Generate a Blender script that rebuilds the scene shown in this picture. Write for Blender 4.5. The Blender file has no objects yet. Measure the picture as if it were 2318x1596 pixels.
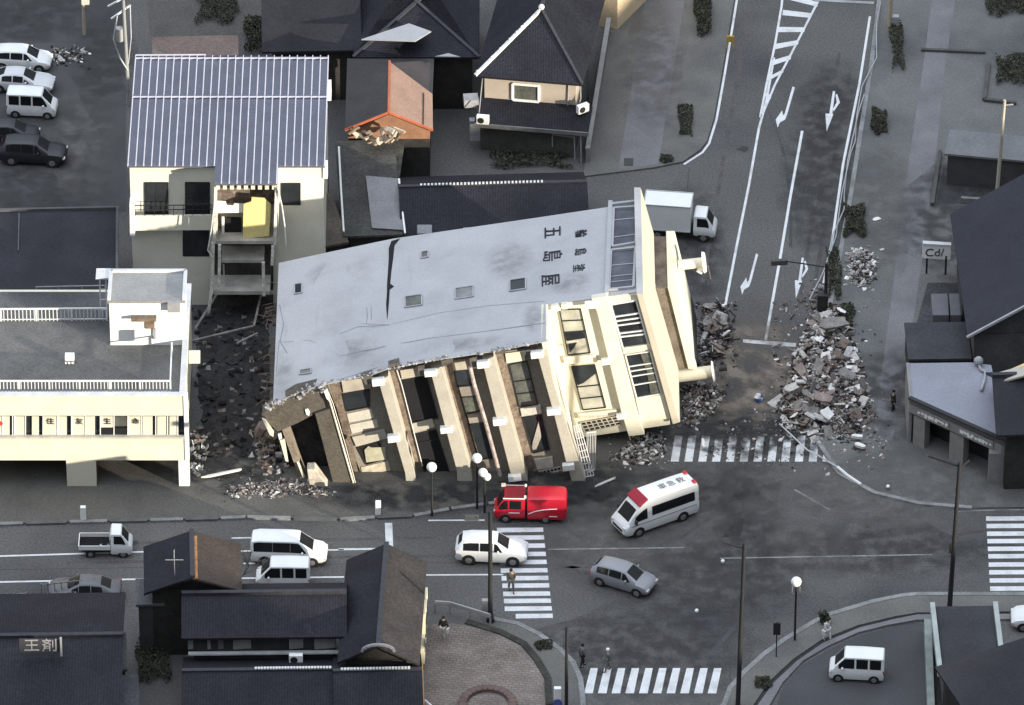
import bpy, bmesh, math, random
from mathutils import Vector, Matrix
R = math.radians
rnd = random.Random(7)
scene = bpy.context.scene
COL = scene.collection

# ------------------------------------------------------------------ camera
DIST, DEPR, FPX = 520.0, R(35.0), 17890.0
CX, CY = 1159.0, 798.0
cd = bpy.data.cameras.new('camera')
cam = bpy.data.objects.new('camera', cd)
COL.objects.link(cam)
cam.location = (0, -DIST*math.cos(DEPR), DIST*math.sin(DEPR))
cam.rotation_euler = (R(90)-DEPR, 0, 0)
cd.sensor_width = 36.0
cd.lens = FPX/2318.0*36.0
cd.clip_start = 5
cd.clip_end = 4000
scene.camera = cam
CAM = Vector(cam.location)
FW = Vector((0, math.cos(DEPR), -math.sin(DEPR)))
UP = Vector((0, math.sin(DEPR), math.cos(DEPR)))

def ray(px, py):
    return FW*FPX + Vector((px-CX, 0, 0)) - UP*(py-CY)
def G(px, py, z=0.0):            # a point seen in the photo, at height z
    d = ray(px, py); t = (z-CAM.z)/d.z
    return CAM + d*t
def V(px, py, y):                # a point seen in the photo, on a wall at depth y
    d = ray(px, py); t = (y-CAM.y)/d.y
    return CAM + d*t

# ------------------------------------------------------------------ light
SUN_EL, SUN_AZ = 7.8, 52.0       # azimuth: degrees to the right of straight behind the camera
SHADE_Z = 0.9
sd = Vector((math.sin(R(SUN_AZ))*math.cos(R(SUN_EL)), -math.cos(R(SUN_AZ))*math.cos(R(SUN_EL)), math.sin(R(SUN_EL))))
sl = bpy.data.lights.new('sun', 'SUN'); so = bpy.data.objects.new('sun', sl); COL.objects.link(so)
sl.energy = 1.8; sl.angle = R(0.5); sl.color = (1.0, 0.91, 0.75)
so.rotation_euler = sd.to_track_quat('Z', 'Y').to_euler()
w = bpy.data.worlds.new("World"); scene.world = w; w.use_nodes = True
nt = w.node_tree
sky = nt.nodes.new('ShaderNodeTexSky'); sky.sky_type = 'NISHITA'; sky.sun_disc = False
sky.sun_elevation = R(SUN_EL); sky.sun_rotation = math.atan2(sd.x, sd.y)
sky.air_density = 1.0; sky.dust_density = 0.2; sky.ozone_density = 1.0
bg = nt.nodes['Background']; bg.inputs[1].default_value = 0.15
hs = nt.nodes.new('ShaderNodeHueSaturation'); hs.inputs['Saturation'].default_value = 0.34
nt.links.new(sky.outputs[0], hs.inputs['Color']); nt.links.new(hs.outputs[0], bg.inputs[0])
# sky strength cut towards the horizon so that shaded walls stay dark
tcw = nt.nodes.new('ShaderNodeTexCoord'); sx = nt.nodes.new('ShaderNodeSeparateXYZ'); mrw = nt.nodes.new('ShaderNodeMapRange')
mrw.inputs[1].default_value = 0.0; mrw.inputs[2].default_value = 1.0; mrw.inputs[3].default_value = 0.004; mrw.inputs[4].default_value = 0.70
pwr = nt.nodes.new('ShaderNodeMath'); pwr.operation = 'POWER'; pwr.use_clamp = True; pwr.inputs[1].default_value = 3.0
nt.links.new(tcw.outputs['Generated'], sx.inputs[0]); nt.links.new(sx.outputs['Z'], pwr.inputs[0]); nt.links.new(pwr.outputs[0], mrw.inputs[0])
# added dimming of the sky glow round the low sun, no cloud there
dt = nt.nodes.new('ShaderNodeVectorMath'); dt.operation = 'DOT_PRODUCT'; dt.inputs[1].default_value = tuple(sd); nt.links.new(tcw.outputs['Generated'], dt.inputs[0])
mg = nt.nodes.new('ShaderNodeMapRange'); mg.inputs[1].default_value = 0.1; mg.inputs[2].default_value = 0.95; mg.inputs[3].default_value = 1.0; mg.inputs[4].default_value = 0.25; nt.links.new(dt.outputs['Value'], mg.inputs[0])
mm = nt.nodes.new('ShaderNodeMath'); mm.operation = 'MULTIPLY'; nt.links.new(mrw.outputs[0], mm.inputs[0]); nt.links.new(mg.outputs[0], mm.inputs[1]); nt.links.new(mm.outputs[0], bg.inputs[1])
vs = scene.view_settings
vs.view_transform = 'Standard'; vs.look = 'None'; vs.exposure = 2.2; vs.gamma = 1.0; vs.use_curve_mapping = False

# ------------------------------------------------------------------ materials
MATS = {}
def M(name, col, rough=0.8, var=0.18, scale=1.2, fine=0.12, fscale=14, metal=0.0, spec=0.3, bump=0.0, bscale=8, stain=None, stain_amt=0.0, stain_scale=0.5, stretch=None):
    if name in MATS: return MATS[name]
    m = bpy.data.materials.new(name); m.use_nodes = True
    t = m.node_tree; N = t.nodes; L = t.links
    b = N['Principled BSDF']
    b.inputs['Roughness'].default_value = rough
    b.inputs['Metallic'].default_value = metal
    b.inputs['Specular IOR Level'].default_value = spec
    tc = N.new('ShaderNodeTexCoord'); src = tc.outputs['Object']
    if stretch:
        mp = N.new('ShaderNodeMapping'); mp.inputs['Scale'].default_value = stretch
        L.new(src, mp.inputs[0]); src = mp.outputs[0]
    def noise(s, det=4):
        n = N.new('ShaderNodeTexNoise'); n.inputs['Scale'].default_value = s; n.inputs['Detail'].default_value = det
        L.new(src, n.inputs['Vector']); return n.outputs[0]
    def rng(o, lo, hi):
        r = N.new('ShaderNodeMapRange'); r.inputs[1].default_value = 0.3; r.inputs[2].default_value = 0.7
        r.inputs[3].default_value = lo; r.inputs[4].default_value = hi; L.new(o, r.inputs[0]); return r.outputs[0]
    a = rng(noise(scale), 1-var, 1+var); f = rng(noise(fscale, 2), 1-fine, 1+fine)
    mu = N.new('ShaderNodeMath'); mu.operation = 'MULTIPLY'; L.new(a, mu.inputs[0]); L.new(f, mu.inputs[1])
    base = None
    rgb = N.new('ShaderNodeRGB'); rgb.outputs[0].default_value = (*col, 1); base = rgb.outputs[0]
    if stain:
        mx = N.new('ShaderNodeMix'); mx.data_type = 'RGBA'
        r = N.new('ShaderNodeMapRange'); r.inputs[1].default_value = 0.5; r.inputs[2].default_value = 0.68; r.inputs[4].default_value = stain_amt
        L.new(noise(stain_scale, 6), r.inputs[0]); L.new(r.outputs[0], mx.inputs[0])
        L.new(base, mx.inputs[6]); mx.inputs[7].default_value = (*stain, 1); base = mx.outputs[2]
    sc = N.new('ShaderNodeVectorMath'); sc.operation = 'SCALE'
    L.new(base, sc.inputs[0]); L.new(mu.outputs[0], sc.inputs['Scale'])
    L.new(sc.outputs[0], b.inputs['Base Color'])
    if bump:
        bp = N.new('ShaderNodeBump'); bp.inputs['Strength'].default_value = bump; bp.inputs['Distance'].default_value = 0.05
        L.new(noise(bscale, 5), bp.inputs['Height']); L.new(bp.outputs[0], b.inputs['Normal'])
    MATS[name] = m
    return m

# ------------------------------------------------------------------ mesh helpers
def off_of(o):
    v = Vector((0, 0, 0))
    while o: v = v + o.location; o = o.parent
    return v
class MB:
    def __init__(s): s.v = []; s.f = []; s.m = []
    def poly(s, pts, m=0):
        i = len(s.v); s.v += [Vector(p) for p in pts]; s.f.append(list(range(i, i+len(pts)))); s.m.append(m); return s
    def prism(s, pts, vec, m=0, mtop=None, mside=None):
        n = len(pts); i = len(s.v); vec = Vector(vec)
        s.v += [Vector(p) for p in pts]; s.v += [Vector(p)+vec for p in pts]
        s.f.append(list(range(i, i+n))); s.m.append(m if mtop is None else mtop)
        s.f.append(list(range(i+2*n-1, i+n-1, -1))); s.m.append(m)
        for k in range(n):
            j = (k+1) % n
            s.f.append([i+k, i+n+k, i+n+j, i+j]); s.m.append(m if mside is None else mside)
        return s
    def box(s, c, size, rz=0.0, m=0, rot=None):
        hx, hy, hz = size[0]/2, size[1]/2, size[2]/2
        M3 = rot if rot is not None else Matrix.Rotation(rz, 3, 'Z')
        pts = [Vector(c)+M3 @ Vector((x, y, -hz)) for x, y in ((-hx, -hy), (hx, -hy), (hx, hy), (-hx, hy))]
        return s.prism(pts, M3 @ Vector((0, 0, 2*hz)), m)
    def bar(s, a, b, wd, ht=None, m=0):
        a = Vector(a); b = Vector(b); ht = ht or wd
        d = (b-a); ln = d.length
        if ln < 1e-6: return s
        q = d.to_track_quat('X', 'Z').to_matrix()
        return s.box((a+b)/2, (ln, wd, ht), rot=q, m=m)
    def tube(s, a, b, r0, r1=None, n=8, m=0):
        a = Vector(a); b = Vector(b); r1 = r0 if r1 is None else r1
        q = (b-a).to_track_quat('Z', 'Y').to_matrix(); i = len(s.v)
        for c, r in ((a, r0), (b, r1)):
            for k in range(n):
                t = 2*math.pi*k/n; s.v.append(c+q @ Vector((r*math.cos(t), r*math.sin(t), 0)))
        s.f.append([i+k for k in range(n)][::-1]); s.m.append(m)
        s.f.append([i+n+k for k in range(n)]); s.m.append(m)
        for k in range(n):
            j = (k+1) % n; s.f.append([i+k, i+j, i+n+j, i+n+k]); s.m.append(m)
        return s
    def path(s, pts, r, n=6, m=0):
        for a, b in zip(pts[:-1], pts[1:]): s.tube(a, b, r, r, n, m)
        return s
    def ball(s, c, r, seg=14, rings=9, m=0, sq=(1, 1, 1)):
        i = len(s.v); c = Vector(c)
        s.v.append(c+Vector((0, 0, -r*sq[2])))
        for a in range(1, rings):
            ph = -math.pi/2+math.pi*a/rings
            for k in range(seg):
                t = 2*math.pi*k/seg
                s.v.append(c+Vector((r*sq[0]*math.cos(ph)*math.cos(t), r*sq[1]*math.cos(ph)*math.sin(t), r*sq[2]*math.sin(ph))))
        s.v.append(c+Vector((0, 0, r*sq[2])))
        top = len(s.v)-1
        for k in range(seg):
            j = (k+1) % seg
            s.f.append([i, i+1+j, i+1+k]); s.m.append(m)
            for a in range(rings-2):
                b0 = i+1+a*seg; s.f.append([b0+k, b0+j, b0+seg+j, b0+seg+k]); s.m.append(m)
            b0 = i+1+(rings-2)*seg; s.f.append([b0+k, b0+j, top]); s.m.append(m)
        return s
    def chunk(s, c, size, rg, m=0):
        """irregular broken block"""
        q = Matrix.Rotation(rg.uniform(0, 6.3), 3, 'Z') @ Matrix.Rotation(rg.gauss(0, .5), 3, 'X') @ Matrix.Rotation(rg.gauss(0, .5), 3, 'Y')
        i = len(s.v)
        for z in (-1, 1):
            for x, y in ((-1, -1), (1, -1), (1, 1), (-1, 1)):
                p = Vector((x*size[0]/2*rg.uniform(.6, 1.1), y*size[1]/2*rg.uniform(.6, 1.1), z*size[2]/2*rg.uniform(.7, 1.1)))
                s.v.append(Vector(c)+q @ p)
        for f in ((3, 2, 1, 0), (4, 5, 6, 7), (0, 1, 5, 4), (1, 2, 6, 5), (2, 3, 7, 6), (3, 0, 4, 7)):
            s.f.append([i+k for k in f]); s.m.append(m)
        return s
    def build(s, name, mats, parent=None, smooth=None, recalc=True, bevel=0.0):
        if not isinstance(mats, (list, tuple)): mats = [mats]
        off = off_of(parent) if parent else Vector((0, 0, 0))
        me = bpy.data.meshes.new(name)
        me.from_pydata([tuple(v-off) for v in s.v], [], s.f)
        for mt in mats: me.materials.append(mt)
        me.polygons.foreach_set('material_index', s.m)
        if recalc:
            bm = bmesh.new(); bm.from_mesh(me)
            bmesh.ops.recalc_face_normals(bm, faces=bm.faces); bm.to_mesh(me); bm.free()
        if smooth is not None:
            me.polygons.foreach_set('use_smooth', [True]*len(me.polygons))
            me.set_sharp_from_angle(angle=R(smooth))
        me.update()
        o = bpy.data.objects.new(name, me); COL.objects.link(o)
        if parent: o.parent = parent
        if bevel:
            b = o.modifiers.new('bevel', 'BEVEL'); b.width = bevel; b.segments = 2; b.limit_method = 'ANGLE'; b.angle_limit = R(35)
        return o

def tag(o, label, cat, group=None):
    o['label'] = label; o['category'] = cat
    if group: o['group'] = group
    return o
def thing(name, label, cat, loc=(0, 0, 0), group=None):
    o = bpy.data.objects.new(name, None); o.empty_display_size = 0.3; COL.objects.link(o)
    o.location = loc; return tag(o, label, cat, group)
def struct(o): o['kind'] = 'structure'; return o
def stuff(o, label, cat): o['kind'] = 'stuff'; return tag(o, label, cat)
def copy_tree(o, parent=None):
    c = o.copy(); COL.objects.link(c)
    if parent: c.parent = parent
    for ch in list(o.children): copy_tree(ch, c)
    return c
def text_mesh(name, s, mat, size, mtx, parent=None, depth=0.02, shear=0.0):
    cu = bpy.data.curves.new('txt', 'FONT'); cu.body = s; cu.size = size; cu.extrude = depth
    cu.align_x = 'CENTER'; cu.align_y = 'CENTER'
    to = bpy.data.objects.new('txt', cu); COL.objects.link(to)
    dg = bpy.context.evaluated_depsgraph_get()
    me = bpy.data.meshes.new_from_object(to.evaluated_get(dg))
    bpy.data.objects.remove(to); me.name = name
    off = off_of(parent) if parent else Vector((0, 0, 0))
    me.transform(Matrix.Translation(-off) @ mtx)
    me.materials.clear(); me.materials.append(mat)
    o = bpy.data.objects.new(name, me); COL.objects.link(o)
    if parent: o.parent = parent
    return o
def strip(pts, wd):
    """ribbon polygon round a ground polyline"""
    Lf, Rt = [], []
    n = len(pts)
    for i, p in enumerate(pts):
        a = pts[max(i-1, 0)]; b = pts[min(i+1, n-1)]
        d = (b-a); d.z = 0; d.normalize(); nn = Vector((-d.y, d.x, 0))*wd/2
        Lf.append(p+nn); Rt.append(p-nn)
    return Lf, Rt
def ribbon(mb, pts, wd, m=0, h=0.0):
    Lf, Rt = strip(pts, wd)
    for i in range(len(pts)-1):
        q = [Rt[i], Rt[i+1], Lf[i+1], Lf[i]]
        if h: mb.prism(q, (0, 0, h), m)
        else: mb.poly(q, m)

# palette ------------------------------------------------------------
asphalt = M('asphalt', (.094, .091, .089), .9, .16, .12, .28, 7, bump=.3, bscale=25, stain=(.05, .05, .054), stain_amt=.8, stain_scale=.09)
pave = M('paving', (.126, .122, .114), .9, .14, .25, .15, 7, bump=.3, bscale=20, stain=(.075, .075, .078), stain_amt=.7, stain_scale=.2)
pave_light = M('paving_light', (.15, .147, .155), .9, .14, .4, .14, 7, bump=.3, bscale=20)
lot = M('lot_asphalt', (.058, .058, .06), .9, .25, .2, .15, 9, bump=.3, bscale=22)
kerb = M('kerb_concrete', (.2, .2, .2), .9, .25, .8, .2, 9)
paint = M('road_paint', (.60, .60, .61), .7, .08, .8, .08, 6, stain=(.26, .26, .26), stain_amt=.4, stain_scale=.9)
paint_worn = M('worn_paint', (.24, .24, .24), .8, .3, 1, .3, 9, stain=(.1, .1, .1), stain_amt=.9, stain_scale=1.1)
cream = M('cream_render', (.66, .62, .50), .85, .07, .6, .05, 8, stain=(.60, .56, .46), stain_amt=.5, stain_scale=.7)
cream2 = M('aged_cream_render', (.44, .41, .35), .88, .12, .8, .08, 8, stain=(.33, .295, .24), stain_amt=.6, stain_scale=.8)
browncon = M('brown_concrete', (.24, .20, .16), .9, .25, 1.2, .2, 9, stain=(.14, .11, .09), stain_amt=.7, stain_scale=1)
greycon = M('grey_concrete', (.19, .185, .175), .9, .2, .8, .15, 9)
white = M('white_paint', (.80, .80, .78), .6, .05, 1, .04, 9)
bluewall = M('grey_wall_paint', (.385, .383, .397), .85, .06, .35, .05, 6, stain=(.30, .30, .31), stain_amt=.85, stain_scale=.22, bump=.2, bscale=2)
groove = M('wall_joint', (.2, .2, .22), .9)
black = M('black_void', (.012, .012, .014), .9)
ink = M('black_lettering', (.02, .02, .03), .7)
glass = M('dark_glass', (.022, .026, .03), .12, .3, .8, .1, 5, spec=.6)
glass2 = M('murky_glass', (.10, .105, .09), .25, .35, 1.2, .2, 6, spec=.5)
M('ridge_tile', (.035, .035, .042), .6, .2, 3)
M('plaster_white', (.62, .62, .6), .8, .2, 3)
rooft = M('dark_roof_tile', (.016, .016, .021), .72, .2, .5, .25, 6, spec=.35, bump=.5, bscale=9)
roofb = M('sunlit_brown_tile', (.045, .034, .029), .75, .2, .5, .25, 6, bump=.5, bscale=9)
greyroof = M('grey_roof_sheet', (.19, .19, .205), .7, .12, .6, .12, 6)
whitem = M('white_metal', (.68, .68, .68), .5, .05, 1, .05, 9)
darkm = M('dark_metal', (.02, .02, .022), .6, .15, 2, .1, 9, spec=.4)
greym = M('grey_metal', (.3, .3, .31), .5, .12, 2, .1, 9)
wood = M('weathered_wood', (.19, .14, .10), .9, .3, 2, .2, 9)

def soft(name, col, amt=.8, nscale=.8):
    m = M(name, col, .9, .2, .6, .2, 7)
    if m.node_tree.nodes.get('soft'): return m
    t = m.node_tree; N = t.nodes; L = t.links; out = N['Material Output']; b = N['Principled BSDF']
    tc = N.new('ShaderNodeTexCoord'); vm = N.new('ShaderNodeVectorMath'); vm.operation = 'SUBTRACT'; vm.inputs[1].default_value = (.5, .5, 0); L.new(tc.outputs['Generated'], vm.inputs[0])
    ml = N.new('ShaderNodeVectorMath'); ml.operation = 'MULTIPLY'; ml.inputs[1].default_value = (1, 1, 0); L.new(vm.outputs[0], ml.inputs[0])
    ln = N.new('ShaderNodeVectorMath'); ln.operation = 'LENGTH'; L.new(ml.outputs[0], ln.inputs[0])
    nz = N.new('ShaderNodeTexNoise'); nz.inputs['Scale'].default_value = nscale; nz.inputs['Detail'].default_value = 5; L.new(tc.outputs['Object'], nz.inputs[0])
    r1 = N.new('ShaderNodeMapRange'); r1.interpolation_type = 'SMOOTHSTEP'; r1.inputs[1].default_value = .5; r1.inputs[2].default_value = .12; r1.inputs[3].default_value = 0; r1.inputs[4].default_value = 1; L.new(ln.outputs['Value'], r1.inputs[0])
    r2 = N.new('ShaderNodeMapRange'); r2.inputs[1].default_value = .38; r2.inputs[2].default_value = .62; r2.inputs[3].default_value = .1; r2.inputs[4].default_value = amt; L.new(nz.outputs[0], r2.inputs[0])
    mu = N.new('ShaderNodeMath'); mu.name = 'soft'; mu.operation = 'MULTIPLY'; L.new(r1.outputs[0], mu.inputs[0]); L.new(r2.outputs[0], mu.inputs[1])
    tr = N.new('ShaderNodeBsdfTransparent'); mx = N.new('ShaderNodeMixShader'); L.new(mu.outputs[0], mx.inputs[0]); L.new(tr.outputs[0], mx.inputs[1]); L.new(b.outputs[0], mx.inputs[2]); L.new(mx.outputs[0], out.inputs[0])
    return m
# ------------------------------------------------------------------ ground, roads, pavements, markings
def crop(ox, oy, k=2.6953):      # survey crop -> photo pixel
    return lambda x, y: ((x/k+ox)*.90547, (y/k+oy)*.90547)
A1, A2, A3, A4 = crop(0, 0), crop(850, 0), crop(1700, 0), crop(0, 590)
B1, B2, B3, B4, B5 = crop(850, 590), crop(1700, 590), crop(0, 1173), crop(850, 1173), crop(1700, 1173)
def GP(c, pts, z=0.0): return [G(*c(x, y), z) for x, y in pts]
def gp(pts, z=0.0): return [G(x, y, z) for x, y in pts]

mb = MB(); mb.poly([(-500, -320, 0), (500, -320, 0), (500, 600, 0), (-500, 600, 0)])
struct(mb.build('ground', asphalt))
# added unseen ridge, crest shaped to keep sun off streets and front roofs
RL = 230.0
base = V(1190, 1090, G(1190, 1090).y)
sh = Vector((sd.x, sd.y, 0)).normalized(); perp = Vector((-sh.y, sh.x, 0))
mb = MB(); n = 220; ring = []
for i in range(n+1):
    t = -260+520*i/n
    c = base+sh*RL+perp*t
    zt = SHADE_Z+RL*math.tan(R(SUN_EL))+.35*math.sin(t*.11)+.25*math.sin(t*.37+1)
    def sst(a, b, x): x = min(max((x-a)/(b-a), 0), 1); return x*x*(3-2*x)
    zt += 7.0*sst(-22.5, -27, t)+5.4*sst(14, 21, t)
    ring.append([Vector((c.x, c.y, 0))-sh*60+Vector((0, 0, -1)), c-sh*25+Vector((0, 0, zt*.6-c.z)), Vector((c.x, c.y, zt)), c+sh*30+Vector((0, 0, zt*.55-c.z)), Vector((c.x, c.y, 0))+sh*70+Vector((0, 0, -1))])
for a, b in zip(ring[:-1], ring[1:]):
    for k in range(4): mb.poly([a[k], b[k], b[k+1], a[k+1]])
struct(mb.build('shade_ridge', M('shade_ridge_scrub', (.05, .055, .035), .95, .3, .05, .3, 1)))

def pavement(name, px, mat, h=.12, z=0):
    mb = MB(); mb.prism(gp(px, 0), (0, 0, h)); 
    o = mb.build(name, mat)
    return struct(o)
outer = [B5(x, y) for x, y in ((230, 1680), (300, 1590), (340, 1480), (430, 1380), (560, 1260), (700, 1160), (900, 1040), (1000, 990), (1300, 900), (1500, 860), (1600, 850), (2500, 850))]
mid = [B5(x, y) for x, y in ((440, 1680), (500, 1590), (600, 1440), (760, 1290), (950, 1160), (1200, 1060), (1450, 1000), (1600, 975), (2500, 965))]
mid2 = [B5(x, y) for x, y in ((470, 1680), (530, 1590), (628, 1452), (785, 1305), (970, 1178), (1215, 1077), (1460, 1018), (1600, 990), (2500, 985))]
inner = [B5(x, y) for x, y in ((560, 1680), (610, 1590), (690, 1450), (830, 1300), (1000, 1200), (1200, 1110), (1400, 1060), (1600, 1025), (2500, 1020))]
pavement('pavement', outer+mid[::-1], pave)
pavement('gutter', mid+mid2[::-1], M('gutter_drain', (.03, .03, .032), .9), .03)
pavement('kerb_strip', mid2+inner[::-1], pave_light, .14)
mb = MB(); ribbon(mb, [p+Vector((0, 0, 0)) for p in gp(outer)], .34, 0, .15); struct(mb.build('kerb', kerb))
# plaza corner bottom centre
plz = [B4(x, y) for x, y in ((545, 1060), (760, 1050), (960, 1085), (1130, 1150), (1230, 1215), (1330, 1330), (1400, 1450), (1420, 1680), (560, 1680))]
def brickmat():
    m = M('brick_paving', (.215, .185, .168), .9, .2, .5, .18, 7, stain=(.13, .115, .105), stain_amt=.7, stain_scale=.35)
    t = m.node_tree; N = t.nodes; L = t.links; b = N['Principled BSDF']
    src = b.inputs['Base Color'].links[0].from_socket
    tc = N.new('ShaderNodeTexCoord'); mp = N.new('ShaderNodeMapping'); mp.inputs['Rotation'].default_value = (0, 0, R(8)); L.new(tc.outputs['Object'], mp.inputs[0])
    br = N.new('ShaderNodeTexBrick'); br.inputs['Scale'].default_value = 1.0
    br.inputs['Color1'].default_value = (1, 1, 1, 1); br.inputs['Color2'].default_value = (.80, .78, .78, 1); br.inputs['Mortar'].default_value = (.62, .58, .56, 1)
    br.inputs['Brick Width'].default_value = .42; br.inputs['Row Height'].default_value = .24; br.inputs['Mortar Size'].default_value = .03
    L.new(mp.outputs[0], br.inputs['Vector'])
    mx = N.new('ShaderNodeMix'); mx.data_type = 'RGBA'; mx.blend_type = 'MULTIPLY'; mx.inputs[0].default_value = 1
    L.new(src, mx.inputs[6]); L.new(br.outputs[0], mx.inputs[7]); L.new(mx.outputs[2], b.inputs['Base Color'])
    return m
pavement('brick_plaza', plz, brickmat(), .13)
outp = [B4(x, y) for x, y in ((560, 1000), (840, 985), (1000, 1010), (1200, 1050), (1340, 1120), (1480, 1220), (1570, 1310), (1620, 1420), (1650, 1680))]
pavement('pavement', outp+plz[7::-1], pave)
mb = MB(); ribbon(mb, gp(outp[2:]), .34, 0, .15); struct(mb.build('kerb', kerb))
# planting strip edge between brick and pavement
mb = MB(); ribbon(mb, [p+Vector((0, 0, .1)) for p in gp([B4(x, y) for x, y in ((850, 1040), (1080, 1110), (1240, 1190), (1330, 1300), (1400, 1420), (1410, 1600))])], .45, 0, .12); struct(mb.build('verge', M('dark_soil', (.04, .04, .034), .95, .3, 1, .3, 6)))
# pavement in front of the buildings on the left
k1 = [(-40, 1190), (158, 1184), (340, 1180), (500, 1176), (560, 1173), (770, 1178), (938, 1170), (1022, 1154), (1106, 1143), (1250, 1125), (1300, 1095)]
k0 = [(1300, 1040), (900, 1040), (430, 1040), (-40, 1040)]
pavement('pavement', k1+k0, M('pavement_brown', (.105, .10, .092), .9, .2, .3, .2, 7, stain=(.07, .065, .06), stain_amt=.7, stain_scale=.3), .12)
mb = MB()
kp = gp(k1[:-1])
for a, b in zip(kp[:-1], kp[1:]):
    L_ = (b-a).length; nseg = max(1, int(L_/2.0)); 
    for i in range(nseg):
        p = a.lerp(b, i/nseg); q = a.lerp(b, (i+.93)/nseg)
        ribbon(mb, [p, q], .3, i % 2, .15)
struct(mb.build('kerb', [kerb, M('kerb_dark', (.10, .10, .10), .9, .2)]))
# upper road, left plaza
lp = [(1395, -60), (1680, -60), (1662, 0), (1634, 170), (1616, 270), (1600, 322), (1586, 341), (1545, 369), (1480, 382), (1400, 392), (1320, 402), (1330, 330)]
pavement('pavement', lp, pave, .12)
pavement('pavement_strip', [(1470, -60), (1560, -60), (1490, 375), (1400, 388)], pave_light, .126)
# upper road, right pavement
rp = [(1998, -60), (1972, 150), (1950, 290), (1925, 450), (1890, 640), (1860, 780), (1840, 900), (1850, 1000), (1900, 1075), (1980, 1118), (2080, 1142), (2200, 1152), (2420, 1150), (2420, -60)]
pavement('pavement', rp, M('pavement_right', (.122, .122, .12), .9, .16, .18, .16, 7, stain=(.07, .072, .074), stain_amt=.8, stain_scale=.15), .12)
pavement('pavement_strip', [(2118, -60), (2172, -60), (2140, 150), (2118, 360), (2072, 700), (2020, 1000), (1975, 1000), (2015, 700), (2058, 360), (2090, 150)], pave_light, .126)
mb = MB(); ribbon(mb, gp(rp[:12]), .3, 0, .15); struct(mb.build('kerb', kerb))
# asphalt lots, darker ground patches (sheets)
mb = MB(); mb.poly(gp([(-60, -60), (285, -60), (285, 480), (-60, 480)], .006)); struct(mb.build('parking_lot', lot))
mb = MB(); mb.poly(gp([B5(x, y) for x, y in ((620, 1680), (700, 1460), (840, 1310), (1010, 1210), (1210, 1120), (1400, 1075), (1630, 1035), (1680, 1680))], .006)); struct(mb.build('parking_lot', M('lot_dark', (.06, .06, .064), .9, .15, .2, .15, 9)))
dirt = soft('dirt_dust', (.15, .128, .108), 1.0, .6)
mb = MB(); mb.poly(gp([(1500, 1040), (1540, 860), (1620, 740), (1700, 650), (1860, 650), (1880, 790), (1860, 900), (1800, 1040)], .0235)); struct(mb.build('dust_patch', dirt))

# markings: thin sheets 9 mm above the asphalt
def mark(name, polys, mat=paint, z=.009):
    mb = MB()
    for p in polys: mb.poly(gp(p, z))
    return struct(mb.build(name, mat))
def line(name, px, wd, mat=paint, z=.009, hz=0.0):
    mb = MB(); ribbon(mb, gp(px, z+hz), wd); return struct(mb.build(name, mat))
mark('crosswalk', [[B2(30+93*i, 1520), B2(84+93*i, 1520), B2(110+92*i, 1345), B2(58+92*i, 1345)] for i in range(-1, 11)])
mark('crosswalk', [[B4(1645+92.5*i, 1510), B4(1703+92.5*i, 1510), B4(1738+92.5*i, 1340), B4(1688+92.5*i, 1340)] for i in range(10)])
ys = (395, 447, 502, 558, 612, 668, 720, 770, 825, 873, 925, 975)
mark('crosswalk', [[B4(1057+5.2*i+(70 if i == 11 else 0), y), B4(1368+5.8*i, y-2), B4(1371+5.8*i, y+27), B4(1058+5.2*i+(70 if i == 11 else 0), y+31)] for i, y in enumerate(ys)])
ys = (318, 368, 420, 470, 522, 572, 628, 680, 735, 790)
mark('crosswalk', [[B5(2062+3*i, y), B5(2500, y-2), B5(2500, y+27), B5(2063+3*i, y+30)] for i, y in enumerate(ys)])
mark('stop_line', [[B4(302, 362), B4(352, 362), B4(362, 612), B4(312, 610)]])
mark('stop_line', [[B2(425, 695), B2(782, 722), B2(780, 748), B2(425, 718)]], paint)
line('edge_line', [(1680, -60), (1668, 0), (1640, 170), (1622, 270), (1605, 325), (1590, 345), (1548, 372)], .16)
line('lane_line', [(1752, 130), (1735, 228), (1718, 290), (1695, 420), (1668, 555), (1642, 690)], .17)
line('lane_line', [(1816, 296), (1790, 440), (1765, 590), (1733, 770)], .18)
line('edge_line', [A3(1280, 110), A3(1210, 560), A3(1100, 1100), A3(1030, 1590), B2(940, 460)], .17, hz=0)
mb = MB()
ribbon(mb, gp([A3(700, -150), A3(685, 40), A3(640, 300), A3(585, 560), A3(540, 790)], .009), .16)
ribbon(mb, gp([A3(1000, -110), A3(935, 0), A3(840, 185), A3(745, 370), A3(640, 570), A3(560, 760)], .013), .16)
bl = [(690, -45), (690, 70), (660, 185), (640, 300), (615, 412), (592, 522), (572, 625)]
br = [(925, 20), (880, 95), (838, 190), (795, 275), (745, 375), (695, 470), (645, 560)]
for (x0, y0), (x1, y1) in zip(bl, br):
    h = 32 if y0 < 520 else 24
    if y0 > 600: x1, y1 = 610, 650
    mb.poly(gp([A3(x0, y0+h), A3(x1, y1+h*.8), A3(x1+6, y1-6), A3(x0+4, y0-4)], .017))
struct(mb.build('hatching', paint))
turnL = [(758, 583), (774, 590), (722, 772), (708, 806), (672, 826), (658, 860), (645, 806), (688, 744), (694, 778), (706, 764)]
mark('lane_arrow', [[A3(x, y) for x, y in turnL]])
mark('lane_arrow', [[B2(512+(x-758)*.93, 118+(y-583)*1.0) for x, y in turnL]])
st = [[(1030, 612), (1046, 616), (1026, 768), (1006, 766)], [(980, 765), (1034, 768), (988, 886)], [(1030, 735), (1056, 690), (1048, 640), (1058, 632), (1078, 690), (1036, 750)]]
mark('lane_arrow', [[A3(x, y) for x, y in p] for p in st])
mark('lane_arrow', [[B2(820+(x-1030)*.93, 145+(y-612)*1.0) for x, y in p] for p in st])
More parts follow.
